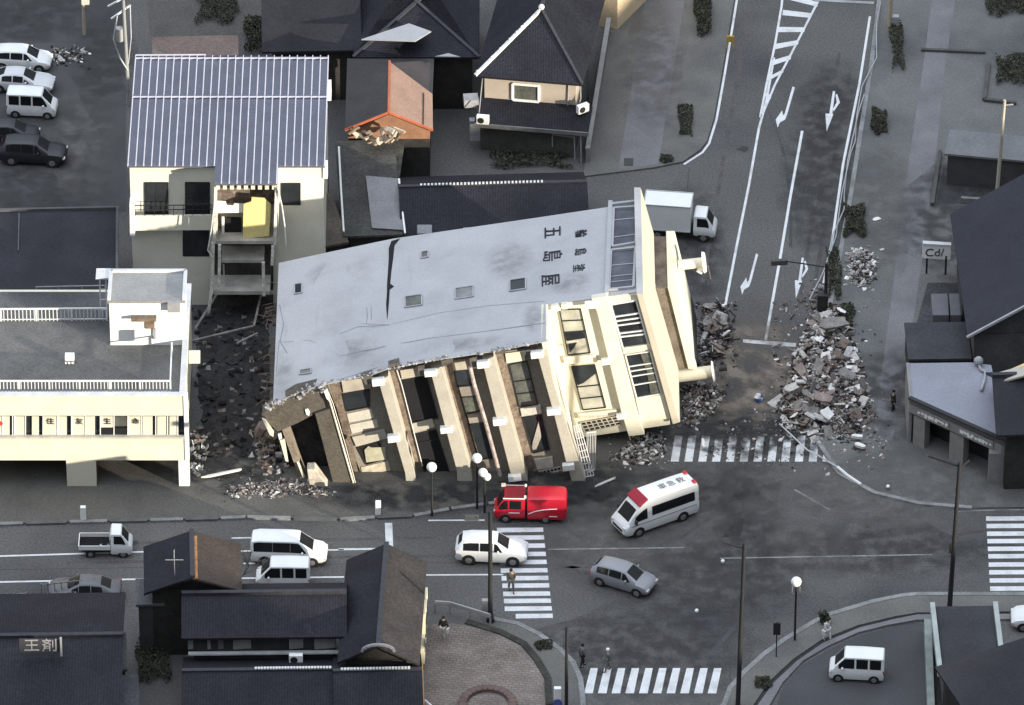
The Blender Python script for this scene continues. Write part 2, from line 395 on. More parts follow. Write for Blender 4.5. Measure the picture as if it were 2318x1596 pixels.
line('lane_line', [B3(-150, 590), B3(1010, 555)], .16)
line('lane_line', [B3(1570, 552), B3(2318, 543)], .15); line('lane_line', [B4(-10, 540), B4(302, 536)], .2)
line('lane_line', [B3(-150, 763), B3(970, 740)], .16); line('lane_line', [B3(1370, 738), B3(2318, 726)], .15)
line('lane_line', [B4(548, 713), B4(1100, 710)], .14)
line('lane_line', [B4(595, 345), B4(975, 343)], .14); line('lane_line', [B3(1560, 464), B3(2090, 455)], .14)
line('lane_line', [B3(1640, 635), B3(1720, 634)], .12)
line('lane_line', [B4(1400, 540), B4(2318, 528)], .10, paint_worn)
line('lane_line', [B5(270, 600), B5(1700, 575)], .10, paint_worn)
line('edge_line', [B5(770, 135), B5(1010, 275)], .14, paint_worn); line('edge_line', [B5(1850, 285), B5(2100, 275), B5(2500, 270)], .12, paint_worn)
# tyre tracks and damp patches on the junction
damp = soft('damp_asphalt', (.048, .047, .048), .7, .9); track = M('tyre_mark', (.066, .065, .067), .9, .2, .6, .25, 7)
def blob(name, c, rx, ry, mat, z=.004, seed=1):
    rg = random.Random(seed); p0 = G(*c); mb = MB(); n = 26; ph = [rg.uniform(0, 6.3) for _ in range(4)]
    mb.poly([(p0.x+rx*(1+.22*math.sin(2*t+ph[0])+.15*math.sin(3*t+ph[1])+.1*math.sin(5*t+ph[2]))*math.cos(t), p0.y+ry*(1+.2*math.sin(2*t+ph[1])+.15*math.sin(4*t+ph[3]))*math.sin(t), z) for t in [2*math.pi*i/n for i in range(n)]])
    return struct(mb.build(name, mat))
blob('damp_shade_patch', (1880, 260), 3.0, 7.5, damp, seed=2); blob('damp_shade_patch', (1855, 430), 2.6, 12, damp, .0045, 3)
line('tyre_track', [(1735, 240), (1760, 300), (1780, 370), (1790, 470), (1790, 560)], .22, track, .0035)
line('tyre_track', [B5(450, 330), B5(420, 500), B5(340, 650), B5(240, 860)], .3, track, .0036)
line('tyre_track', [B5(560, 300), B5(580, 620), B5(500, 880), B5(380, 1050), B5(200, 1250)], .28, track, .0042)
blob('damp_shade_patch', (1690, 1150), 3.2, 6.0, damp, .0048, 5); blob('damp_shade_patch', (1640, 1310), 7.5, 5.0, damp, .0052, 6)
blob('damp_shade_patch', (1380, 1110), 9, 4, damp, .0031, 8); blob('damp_shade_patch', (1720, 975), 4.5, 2.6, damp, .0078, 9)
patch = soft('asphalt_patch', (.122, .117, .112), .7, .8)
blob('worn_asphalt', (1560, 1220), 11, 7, patch, .0025, 11); blob('worn_asphalt', (1340, 1215), 7, 5, patch, .0026, 12)
blob('worn_asphalt', (1640, 1080), 5, 6, patch, .0021, 15); blob('damp_shade_patch', (1950, 1240), 9, 4, damp, .0022, 16); blob('damp_shade_patch', (1480, 1480), 9, 5, damp, .0023, 17); blob('worn_asphalt', (2050, 1120), 9, 4, patch, .123, 18)
blob('damp_shade_patch', (1560, 560), 4, 8, damp, .0024, 19); blob('worn_asphalt', (1480, 150), 3, 9, patch, .128, 20); blob('damp_shade_patch', (2230, 500), 6, 9, damp, .127, 21); blob('damp_shade_patch', (2000, 900), 4, 8, damp, .1285, 22); blob('worn_asphalt', (1990, 480), 3, 9, patch, .1275, 23)
blob('damp_shade_patch', (120, 420), 7, 7, damp, .0081, 24); blob('worn_asphalt', (190, 310), 3, 8, patch, .0082, 25); blob('damp_shade_patch', (60, 40), 6, 5, damp, .0083, 26); blob('damp_shade_patch', (240, 150), 3, 6, damp, .0084, 27)
seam = M('asphalt_seam', (.05, .05, .052), .9, .3)
line('asphalt_seam', [(1300, 1300), (1700, 1290), (2220, 1280)], .05, seam, .003); line('asphalt_seam', [(1690, 1050), (1665, 1300), (1650, 1590)], .05, seam, .003); line('asphalt_seam', [(0, 1290), (1100, 1272)], .05, seam, .003); line('asphalt_seam', [(1560, 380), (1545, 560), (1640, 760)], .05, seam, .003)
for px, py in ((1423, 367),): mark('drain_cover', [[(px-11, py+9), (px+10, py+9), (px+11, py-9), (px-10, py-9)]], M('drain_iron', (.05, .05, .045), .8), .131)
blob('manhole_cover', (1500, 1290), .32, .32, M('cast_iron', (.03, .03, .03), .6), .0056, 30); blob('manhole_cover', (300, 1230), .32, .32, MATS['cast_iron'], .0057, 31)
blob('manhole_cover', (1683, 337), .35, .35, M('cast_iron', (.03, .03, .03), .6), .0055, 14)

for pts in ([(1900, 120), (1862, 330), (1835, 520), (1810, 690)], [(1925, 160), (1892, 330), (1866, 520), (1838, 680)], [(1690, 60), (1655, 260), (1610, 520), (1590, 640)], [(150, 1275), (700, 1262), (1130, 1258), (1400, 1300)], [(150, 1232), (700, 1222), (1080, 1216)], [(1700, 1010), (1640, 1150), (1480, 1260), (1250, 1290)]):
    line('tyre_track', pts, .28, M('faint_tyre_mark', (.076, .073, .072), .9, .25, .7, .3, 7), .0029)
blob('damp_shade_patch', (960, 1125), 9, 2.6, soft('grit_and_shade', (.03, .03, .032), .95, .9), .1245, 41); blob('damp_shade_patch', (1290, 1100), 6, 3, MATS['grit_and_shade'], .1246, 42); blob('damp_shade_patch', (520, 1040), 5, 4, MATS['grit_and_shade'], .1247, 43); blob('damp_shade_patch', (1700, 985), 7, 3, MATS['grit_and_shade'], .0242, 44)  # dark asphalt and the debris shadow painted into these patches
# ------------------------------------------------------------------ the toppled seven-storey building
yf = G(1190, 1092).y             # plane of the fallen front
yb = yf+15.4                     # back of the building
fe = [V(x, y, yf) for x, y in ((618, 914), (675, 889), (735, 870), (842, 848), (880, 834), (998, 813), (1118, 795), (1238, 772))]
be = [V(x, y, yb) for x, y in ((610, 600), (700, 580), (885, 541), (1000, 524), (1200, 495), (1380, 468))]
def lin(cv, X):
    for a, b in zip(cv[:-1], cv[1:]):
        if X <= b.x: break
    return a.z+(b.z-a.z)*(X-a.x)/(b.x-a.x)
lastf, lastb = fe[-1], be[-1]
fe2 = fe+[fe[-1]+(Vector((10, 0, 10*math.tan(R(10.2)))))]
def surf(X, Y):
    t = (Y-yf)/(yb-yf); return lin(fe2, X)*(1-t)+lin(be, X)*t
def W(px, py, lift=0.0):         # a point seen on the upturned side wall
    lo, hi = yf-3, yb+3
    for _ in range(40):
        m = (lo+hi)/2; p = V(px, py, m)
        if p.z-surf(p.x, m) < 0: hi = m
        else: lo = m
    p = V(px, py, lo); p.z += lift; return p
ysb = W(1340, 676).y             # plane of the set-back upper storeys
tb = thing('toppled_building', 'toppled cream building lying on its side at the junction, cracked grey side wall facing up', 'building', (fe[4].x, yf+7, 0))
Xa, Xs, Xe = fe[0].x, fe[-1].x, W(1452, 560).x
al = R(10.2)
u3 = Vector((math.cos(al), 0, math.sin(al))); w3 = Vector((math.sin(al), 0, -math.cos(al))); n3 = -w3
mb = MB()
def cols(x0, x1, n): return [x0+(x1-x0)*i/n for i in range(n+1)]
def strip_wall(xs, y0, dep=.05):
    for a, b in zip(xs[:-1], xs[1:]):
        for k in range(3):
            ya, yb_ = y0+(yb-y0)*k/3, y0+(yb-y0)*(k+1)/3
            mb.poly([(a, ya, surf(a, ya)), (b, ya, surf(b, ya)), (b, yb_, surf(b, yb_)), (a, yb_, surf(a, yb_))])
        mb.poly([(a, y0, surf(a, y0)), (b, y0, surf(b, y0)), (b, y0, surf(b, y0)-dep), (a, y0, surf(a, y0)-dep)])
        mb.poly([(a, yb, surf(a, yb)), (b, yb, surf(b, yb)), (b, yb, surf(b, yb)-9), (a, yb, surf(a, yb)-9)])
strip_wall([p.x for p in fe], yf)
strip_wall(cols(Xs, Xe, 3), ysb)
# left end edge
ys_ = [yf+(yb-yf)*k/6 for k in range(7)]
for a, b in zip(ys_[:-1], ys_[1:]):
    mb.poly([(Xa, a, surf(Xa, a)), (Xa, b, surf(Xa, b)), (Xa+.1, b, surf(Xa, b)-.5), (Xa+.1, a, surf(Xa, a)-.5)])
sw = mb.build('side_wall', bluewall, tb, recalc=False)
def wquad(c, wx, hy, sk=.15):     # window on the side wall around a photo point
    x, y = c
    return [(x-wx/2, y+hy/2+sk*wx/2), (x+wx/2, y+hy/2-sk*wx/2), (x+wx/2, y-hy/2-sk*wx/2), (x-wx/2, y-hy/2+sk*wx/2)]
# joints, cracks
mb = MB()
def wline(pts, wd, m=0, lift=.012):
    ps = []
    for (x0, y0), (x1, y1) in zip(pts[:-1], pts[1:]):
        k = max(1, int(abs(x1-x0)/40)); ps += [W(x0+(x1-x0)*i/k, y0+(y1-y0)*i/k, lift) for i in range(k)]
    ps.append(W(*pts[-1], lift)); ribbon(mb, ps, wd, m)
wline([B1(0, 810), B1(300, 745), B1(600, 690), B1(1000, 640), B1(1390, 585)], .05)
wline([B1(150, 590), B1(330, 600), B1(660, 520), B1(1000, 470), B1(1380, 440)], .03)
wline([B1(0, 660), B1(120, 612), B1(330, 598)], .04)
wline([(640, 775), (700, 770), (770, 806)], .03)
wline([B1(180, 480), B1(185, 540), B1(178, 590)], .04); wline([B1(210, 480), B1(212, 570)], .03)
wline([B4(0, 0)] if 0 else [(633, 690), (642, 735), (634, 772), (650, 800)], .04)
wline([(625, 845), (632, 770)], .03)
wline([(730, 870), (800, 850), (850, 833), (905, 820)], .05)
mb.build('wall_joint', groove, sw)
mb = MB()
ck = [(A_, B_) for A_, B_ in (((868, 560), (906, 543)), ((879, 562), (897, 548)), ((879, 580), (892, 556)), ((878, 610), (889, 580)), ((876, 645), (884, 612)), ((876, 652), (889, 648)), ((874, 668), (880, 660)), ((874, 700), (879, 690)), ((876, 722), (877, 720)))]
L1 = [(886, 546), (880, 562), (880, 585), (878, 615), (876, 645), (876, 660), (874, 690), (876, 722)]
R1 = [(906, 540), (893, 556), (890, 585), (886, 615), (883, 645), (882, 660), (880, 690), (877, 722)]
for i in range(len(L1)-1): mb.poly([W(*p, .02) for p in (L1[i], L1[i+1], R1[i+1], R1[i])])
mb.poly([W(*p, .021) for p in ((880, 640), (892, 649), (884, 655), (876, 655))])
mb.build('crack', black, sw)
stn = soft('wall_stain', (.24, .23, .22), .32, 1.3)
for i, (x, y, wx, hy) in enumerate(((680, 720, 90, 170), (780, 800, 190, 60), (1000, 730, 260, 70), (1150, 590, 130, 110), (900, 620, 70, 190), (1290, 640, 120, 60), (740, 620, 120, 60), (640, 850, 60, 90), (1050, 780, 220, 36), (1210, 720, 70, 90))):
    q = [W(px_, py_, .006+.0006*i) for px_, py_ in wquad((x, y), wx, hy)]; mb = MB(); mb.poly(q); mb.build('wall_stain', stn, sw)
for c, wx, hy, gm in (((675, 654), 17, 22, glass), ((961, 577), 16, 14, glass2), ((936, 682), 38, 24, glass2), ((1051, 663), 40, 24, M('dusty_glass', (.2, .2, .205), .5, .2)), ((1172, 645), 36, 25, glass), ((691, 842), 26, 10, M('stained_patch', (.2, .19, .18), .9, .2))):
    q = [W(*p, .015) for p in wquad(c, wx, hy)]
    f = MB()
    for a, b in zip(q, q[1:]+q[:1]): f.bar(a+n3*.03, b+n3*.03, .09, .07)
    fo = f.build('window_frame', M('window_frame_grey', (.33, .33, .35), .7), sw)
    p = MB(); p.prism(q, (0, 0, .012)); p.build('pane', gm, fo)
def wtext(s, c, size):
    p = W(*c, .05)
    X = Vector((0, -1, 0)); 
    du = Vector((1, 0, (surf(p.x+.5, p.y)-surf(p.x-.5, p.y)))).normalized(); nn = X.cross(du)
    m = Matrix((X, du, nn)).transposed().to_4x4(); m.translation = p
    text_mesh('lettering', s, ink, size, m, sw, .02)
for s, c in (('五', (1248, 527)), ('島', (1247, 580)), ('屋', (1243, 635))): wtext(s, c, 1.38)
for s, c in (('輪', (1313, 530)), ('島', (1312, 571)), ('塗', (1308, 608))): wtext(s, c, .86)

gfm_ = M('chip_grey', (.22, .21, .2), .95, .25, 2)
# ---- recessed window wall and floor bands of the fallen front
BD = 1.05
yw = yf+BD
mb = MB()
xs = cols(V(735, 900, yw).x, Xs-.05, 8)
for a, b in zip(xs[:-1], xs[1:]):
    mb.poly([(a, yw, surf(a, yw)-.05), (b, yw, surf(b, yw)-.05), (b+2.6, yw, -1.2), (a+2.6, yw, -1.2)])
ww = mb.build('window_wall', M('recessed_wall', (.25, .225, .19), .9, .15, 1, .12, 7, stain=(.18, .15, .12), stain_amt=.7, stain_scale=1), tb, recalc=False)  # wall colour darkened for the deep shade in the bays
KA = lambda x, y: (x*.2156+706.3, y*.2156+796.8)
KB = lambda x, y: (x*.2269+996.1, y*.2269+760.6)
KS = lambda x, y: (x*.227+1249.6, y*.227+652)
KC = lambda x, y: (x*.1702+1340.2, y*.1702+416.5)
KL = lambda x, y: (x*.2043+543.3, y*.2043+815)
def vp(c, pts, y): return [V(*c(*p), y) for p in pts]
def solid(name, c, pts, y, dep, mats, parent, **k):
    mb = MB(); mb.prism(vp(c, pts, y), (0, dep, 0)); return mb.build(name, mats, parent, **k)
I = lambda x, y: (x, y)
bands = [(KA, [(700, 320), (800, 250), (1075, 1250), (1120, 1480), (1000, 1480), (975, 1270)]),
         (KA, [(1245, 215), (1360, 150), (1670, 1255), (1700, 1450), (1535, 1460), (1520, 1250)]),
         (KB, [(420, 255), (535, 205), (885, 1480), (850, 1560), (760, 1560), (720, 1440)]),
         (KB, [(965, 170), (1070, 130), (1130, 450), (1290, 960), (1460, 1480), (1330, 1500), (1250, 1230), (1130, 760)])]
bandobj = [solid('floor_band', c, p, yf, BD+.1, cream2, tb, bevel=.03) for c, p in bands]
# bands end in a grey painted cap flush with the side wall
blocks = [(KA, (630, 292, 755, 368), 0), (KA, (795, 882, 917, 960), 0), (KA, (1180, 204, 1305, 268), 1), (KA, (1347, 797, 1470, 864), 1),
          (KB, (368, 262, 482, 332), 2), (KB, (528, 832, 652, 902), 2), (KB, (682, 1398, 806, 1462), 2), (KB, (905, 165, 1025, 233), 3), (KB, (1066, 732, 1196, 800), 3), (KB, (1222, 1288, 1336, 1354), 3)]
for c, (x0, y0, x1, y1), bi in blocks:
    k = (y1-y0)*.16
    solid('beam_end', c, [(x0+4, y1), (x1+8, y1-k*1.3), (x1, y0-k*.2), (x0-4, y0+k)], yf-.28, .4, white, bandobj[bi], bevel=.03)
def panel(name, c, pts, mat, parent=None, lift=.02, th=.03, y=None):
    return solid(name, c, pts, (yw if y is None else y)-lift, th, mat, parent or ww)
def sash(c, pts, mat=glass, y=None, bars=(), fr=None, wd=.07, lift=.05):
    """a window: frame with its pane, traced as a quad on the wall"""
    yy = yw if y is None else y
    q = vp(c, pts, yy-lift); f = MB()
    for a, b in zip(q, q[1:]+q[:1]): f.bar(a, b, wd, wd)
    for t in bars:
        f.bar(q[0].lerp(q[3], t), q[1].lerp(q[2], t), wd*.8, wd)
    fo = f.build('window', fr or darkm, ww if y is None else upper)
    p = MB(); p.prism([v+Vector((0, .04, 0)) for v in q], (0, .02, 0)); p.build('pane', mat, fo)
brick = M('spalled_brown_wall', (.19, .15, .12), .95, .3, 1.6, .25, 7, stain=(.10, .075, .06), stain_amt=.8, stain_scale=2)
curt = M('pale_blind', (.50, .47, .41), .9, .12, 1, .1, 6)
greyb = M('grey_blind', (.17, .17, .16), .8, .2, 1, .1, 6)
# bay 1
panel('wall_strip', KA, [(190, 330), (310, 320), (500, 1350), (470, 1380)], brick)
panel('lintel', KA, [(310, 310), (620, 260), (620, 380), (330, 430)], M('pale_concrete', (.42, .38, .32), .9, .2), lift=.12, th=.14)
sash(KA, [(325, 440), (600, 395), (600, 575), (365, 620)], glass)
panel('blind', KA, [(365, 650), (620, 595), (655, 690), (390, 742)], curt, lift=.06)
panel('blind', KA, [(393, 765), (680, 705), (695, 790), (420, 860)], curt, lift=.06)
panel('ledge', KA, [(420, 895), (760, 820), (795, 905), (465, 995)], cream2, lift=.14, th=.16)
sash(KA, [(478, 1002), (700, 930), (770, 1125), (570, 1180)], black)
panel('curtain', KA, [(550, 1030), (590, 990), (620, 1005), (770, 1000), (775, 1130), (570, 1160)], M('dusty_curtain', (.40, .38, .28), .9, .2), lift=.1)
panel('blind', KA, [(512, 1212), (800, 1145), (825, 1240), (535, 1300)], M('torn_blind', (.5, .44, .34), .9, .35, 2.5), lift=.06)
panel('blind', KA, [(540, 1315), (830, 1250), (855, 1345), (555, 1412)], greyb, lift=.06)
# bay 2
panel('wall_strip', KA, [(800, 200), (905, 180), (1190, 1330), (1085, 1420)], brick)
panel('lintel', KA, [(925, 195), (1180, 150), (1185, 245), (945, 285)], M('pale_concrete', ()) if 0 else MATS['pale_concrete'], lift=.12, th=.14)
sash(KA, [(935, 300), (1200, 255), (1320, 690), (1050, 740)], black)
panel('ledge', KA, [(1045, 755), (1260, 705), (1290, 785), (1075, 852)], cream2, lift=.14, th=.16)
sash(KA, [(1080, 865), (1300, 815), (1450, 1290), (1200, 1340)], black, bars=(.2,))
f = MB(); f.path(vp(KA, [(890, 190), (940, 340), (1160, 1200)], yw-.12), .035); f.build('pipe', whitem, ww)
# bay 3
panel('wall_strip', KB, [(10, 250), (110, 250), (400, 1230), (320, 1330)], brick)
panel('lintel', KB, [(110, 250), (365, 215), (370, 325), (135, 345)], MATS['pale_concrete'], lift=.12, th=.14)
sash(KB, [(140, 345), (310, 325), (345, 490), (172, 505)], glass)
panel('wall_panel', KB, [(180, 512), (350, 500), (370, 592), (202, 606)], M('taupe_panel', (.25, .22, .19), .9, .15))
sash(KB, [(205, 612), (380, 600), (412, 745), (250, 778)], glass2)
panel('wall_panel', KB, [(250, 782), (430, 770), (452, 855), (280, 876)], MATS['taupe_panel'])
sash(KB, [(280, 882), (460, 860), (560, 1210), (385, 1235)], glass)
panel('wall_panel', KB, [(395, 1240), (570, 1220), (610, 1400), (440, 1440)], MATS['taupe_panel'])
f = MB(); f.path(vp(KB, [(300, 310), (340, 480), (460, 880), (600, 1395)], yf-.05), .13, 8); f.build('drain_pipe', M('rusty_white_pipe', (.36, .30, .28), .7, .35, 1.5, .2, 6), tb)
# bay 4
panel('wall_strip', KB, [(545, 160), (650, 150), (660, 260), (945, 1310), (880, 1420), (830, 1180)], brick)
panel('lintel', KB, [(650, 175), (840, 150), (850, 245), (665, 272)], cream, lift=.12, th=.14)
sash(KB, [(690, 285), (865, 250), (975, 690), (790, 705)], glass2, bars=(.41, .7))
panel('ledge', KB, [(800, 725), (1000, 690), (1015, 770), (818, 805)], curt, lift=.14, th=.16)
sash(KB, [(825, 812), (1010, 790), (1090, 1130), (930, 1168)], glass)
panel('curtain', KB, [(985, 850), (1010, 1010), (960, 1130), (915, 1140), (925, 1060)], M('torn_curtain', (.33, .30, .27), .9, .3), lift=.08)
panel('ledge', KB, [(940, 1235), (1120, 1210), (1135, 1310), (970, 1335)], curt, lift=.14, th=.16)
def lattice(c, q, nx, ny, y, parent):
    Q = vp(c, q, y-.02); b = MB(); b.prism(Q, (0, .02, 0)); o = b.build('vent_panel', black, parent)
    g = MB()
    for i in range(nx+1):
        t = i/nx; g.bar(Q[0].lerp(Q[1], t)+Vector((0, -.05, 0)), Q[3].lerp(Q[2], t)+Vector((0, -.05, 0)), .09, .06)
    for j in range(ny+1):
        t = j/ny; g.bar(Q[0].lerp(Q[3], t)+Vector((0, -.055, 0)), Q[1].lerp(Q[2], t)+Vector((0, -.055, 0)), .09, .06)
    g.build('lattice', cream2, o)
lattice(KB, [(985, 1345), (1200, 1300), (1235, 1400), (1030, 1445)], 6, 3, yw, ww)

for c, q in ((KA, [(510, 262), (632, 232), (634, 330), (560, 345)]), (KA, [(800, 140), (915, 108), (925, 180), (805, 205)]), (KA, [(1110, 150), (1178, 138), (1182, 240), (1120, 250)]), (KA, [(1355, 95), (1480, 65), (1480, 105), (1365, 160)]), (KB, [(290, 225), (365, 210), (372, 318), (310, 330)]), (KB, [(545, 155), (650, 145), (655, 170), (550, 185)]), (KB, [(770, 155), (900, 135), (900, 180), (845, 190), (840, 165)])):
    mb = MB(); mb.prism(vp(c, q, yf-.02), (0, .5, 0)); mb.build('bay_head_shade', M('bay_head_shade_grey', (.10, .092, .082), .95, .3, 2, .25, 7), ww)  # shaded lintel ends and notches painted as dark blocks
rg = random.Random(77); mb = MB()
for i in range(170):
    c_ = rg.choice(fe); d_ = rg.choice(fe); p = c_.lerp(d_, rg.random()); p = Vector((p.x, yf+rg.gauss(.05, .12), surf(p.x, yf)+.03)); s_ = rg.uniform(.05, .16); mb.chunk(p, (s_*1.6, s_, s_*.5), rg, rg.choice((0, 0, 1)))
for i in range(70):
    p = V(rg.uniform(600, 735), rg.uniform(860, 960), yf); p = Vector((p.x, yf+rg.uniform(-.1, .5), surf(max(p.x, Xa), yf)+rg.uniform(-.5, .05))); s_ = rg.uniform(.06, .3); mb.chunk(p, (s_*1.5, s_, s_*.4), rg, rg.choice((0, 1)))
o = mb.build('spalled_edge', [bluewall, gfm_], sw); o['kind'] = 'stuff'
# rebar standing out of the torn left end
for i in range(26):
    y_ = yf+rg.uniform(.3, 15); z_ = surf(Xa, y_)-rg.uniform(.1, 2.5); a_ = Vector((Xa+.1, y_, z_)); mb = MB(); m_ = a_+Vector((-rg.uniform(.3, .9), rg.uniform(-.3, .3), rg.uniform(-.3, .2))); mb.path([a_, m_, m_+Vector((-rg.uniform(.1, .6), rg.uniform(-.5, .5), -rg.uniform(.1, .7)))], .025, 5); mb.build('rebar', M('rusty_rebar', (.13, .09, .07), .9, .3), sw)
# ---- set-back upper storeys
mb = MB()
yu = ysb
xs = cols(Xs-.1, Xe, 6)
for a, b in zip(xs[:-1], xs[1:]):
    mb.prism([Vector((a, yu, surf(a, yu)-.04)), Vector((b, yu, surf(b, yu)-.04)), Vector((b, yu, surf(b, yu)-.04))+w3*10.6, Vector((a, yu, surf(a, yu)-.04))+w3*10.6], (0, .3, 0))
upper = mb.build('upper_storey_wall', cream, tb, recalc=False)
# terrace return wall between the two fronts
mb = MB(); p0 = Vector((Xs, yf+.02, surf(Xs, yf)-.02)); p1 = Vector((Xs, ysb+.2, surf(Xs, ysb)-.02))
mb.prism([p0, p1, p1+w3*12.5, p0+w3*12.5], -u3*.35); mb.build('terrace_wall', cream, tb)
mb = MB(); p0 = Vector((Xs+.02, yf+.3, surf(Xs, yf)+.02)); p1 = Vector((Xs+.02, ysb, surf(Xs, ysb)+.02))
mb.bar(p0, p1, .16, .12); mb.build('terrace_coping', cream, tb)
# terrace details: small ducts at the top
solid('duct', KS, [(-10, 190), (60, 170), (90, 225), (10, 240)], yu-.3, .3, cream, upper)
solid('duct', KS, [(90, 170), (150, 160), (160, 210), (100, 215)], yu-.3, .3, cream, upper)
panel('window_surround', KS, [(60, 205), (290, 205), (395, 655), (155, 672)], cream, upper, lift=.05, th=.06, y=yu)
sash(KS, [(75, 215), (285, 210), (380, 645), (160, 668)], M('pale_window_glass', (.40, .39, .33), .4, .25, 1.2), y=yu, bars=(.25, .5), lift=.1)  # pale, slightly rough panes
panel('dark_pane', KS, [(130, 450), (310, 430), (330, 500), (150, 530)], glass, upper, lift=.13, y=yu)
panel('dark_pane', KS, [(160, 560), (250, 545), (180, 650)], glass, upper, lift=.13, y=yu)
panel('window_surround', KS, [(175, 770), (435, 752), (550, 1200), (290, 1232)], cream, upper, lift=.05, th=.06, y=yu)
sash(KS, [(195, 785), (425, 765), (535, 1190), (308, 1215)], MATS['pale_window_glass'], y=yu, bars=(.47, .74), lift=.1)
panel('dark_pane', KS, [(200, 790), (420, 770), (440, 850), (310, 950), (255, 970)], glass, upper, lift=.13, y=yu)
panel('ledge', KS, [(110, 690), (430, 665), (450, 740), (130, 760)], cream, upper, lift=.2, th=.22, y=yu)
panel('ledge', KS, [(250, 1255), (640, 1215), (660, 1265), (270, 1310)], cream, upper, lift=.2, th=.22, y=yu)
lattice(KS, [(280, 1335), (640, 1275), (690, 1355), (330, 1432)], 7, 3, yu, upper)
yA = yu-.45
big = solid('floor_band', KS, [(392, 110), (552, 85), (600, 280), (862, 1290), (925, 1462), (765, 1482), (690, 1240), (450, 250)], yA, .5, cream, tb, bevel=.04)
for (x0, y0, x1, y1) in ((330, 150, 462, 214), (495, 716, 582, 776), (645, 1268, 732, 1322)):
    solid('beam_end', KS, [(x0+5, y1), (x1, y1-12), (x1-5, y0-8), (x0-5, y0+6)], yA-.2, .3, white, big, bevel=.03)
mb = MB()
for t in (0, 1): 
    pass
# top floor bay with many-barred windows
panel('window_bay', KS, [(556, 100), (845, 60), (1110, 1060), (848, 1105)], cream, upper, lift=.06, th=.07, y=yu)
sash(KS, [(588, 165), (838, 122), (965, 575), (708, 600)], glass, y=yu, bars=(.28, .38, .48, .66, .74), lift=.12, fr=whitem, wd=.1)
sash(KS, [(732, 668), (978, 632), (1088, 1052), (845, 1098)], glass, y=yu, bars=(.27, .38, .5, .7), lift=.12, fr=whitem, wd=.08)
panel('grey_pane', KS, [(880, 655), (975, 640), (1080, 1045), (985, 1060), (945, 840)], glass2, upper, lift=.15, y=yu)
panel('mullion', KS, [(700, 600), (985, 560), (1000, 605), (715, 660)], cream, upper, lift=.2, th=.22, y=yu)
panel('end_panel', KS, [(835, 1105), (1115, 1065), (1180, 1300), (885, 1345)], cream, upper, lift=.18, th=.2, y=yu)
# ---- loggia on the upturned side near the roof
LG = [(KC, [(290, 340), (612, 318), (582, 800), (270, 852)]), (KC, [(255, 900), (578, 868), (552, 1390), (230, 1422)])]
lgm = M('loggia_dark', (.09, .09, .11), .7, .3, .7, .1, 6)
for i, (c, q) in enumerate(LG):
    Q = [W(*c(*p), .012) for p in q]; b = MB(); b.prism(Q, (0, 0, .012)); lo = b.build('loggia', lgm, sw)
    f = MB()
    for a, bb in zip(Q, Q[1:]+Q[:1]): f.bar(a+n3*.08, bb+n3*.08, .16, .18)
    for t in ((.3, .75) if i == 0 else (.38, .66, .8)): f.bar(Q[0].lerp(Q[3], t)+n3*.05, Q[1].lerp(Q[2], t)+n3*.05, .06, .06)
    f.build('loggia_frame', bluewall, lo)
mb = MB(); mb.bar(W(*KC(245, 262), .12), W(*KC(195, 1480), .12), .28, .3); mb.bar(W(*KC(260, 300), .12), W(*KC(640, 255), .12), .22, .28); mb.build('loggia_kerb', bluewall, sw)
# ---- parapet, penthouse and its roof slab
mb = MB(); q = vp(KS, [(840, 58), (912, 58), (1278, 1340), (1202, 1362)], yA)
ext = 90
mb.prism(q, (0, yb+.6-yA, 0))
par = mb.build('parapet', [M('parapet_cream', (.50, .455, .37), .85, .06, .6, .05, 8)], tb, bevel=.05)
# its upturned side carries the grey wall paint
mb = MB(); a, b = q[0], q[1]
mb.prism([a+n3*.02+u3*.02, b+n3*.02-u3*.02, b+n3*.02-u3*.02+Vector((0, yb+.6-yA, 0)), a+n3*.02+u3*.02+Vector((0, yb+.6-yA, 0))], (0, 0, .03)); mb.build('parapet_side', bluewall, par)
yc = yA+5.9
ph = solid('penthouse', I, [(1480, 653), (1512, 653), (1560, 838), (1534, 855)], yc, 6.0, M('penthouse_shade_brown', (.15, .125, .10), .9, .3, 1.2, .2, 8, stain=(.08, .065, .055), stain_amt=.7, stain_scale=1), tb)  # wall's shade under the overhanging slab painted as dark brown
sb = solid('penthouse_roof', I, [(1511, 650), (1531, 650), (1578, 838), (1558, 836)], yc-.2, 6.5, cream, tb, bevel=.04)
q = vp(I, [(1531, 650), (1578, 838)], yc-.2)
mb = MB(); e0 = q[0]+Vector((.02, .0, 0)); mb.prism([q[1]+Vector((.03, .6, 0)), q[1]+Vector((.03, 5.9, 0)), q[1].lerp(q[0], .25)+Vector((.03, 6.2, 0)), q[1].lerp(q[0], .12)+Vector((.03, .3, 0))], (.05, 0, 0)); mb.build('slab_edge', darkm, sb)
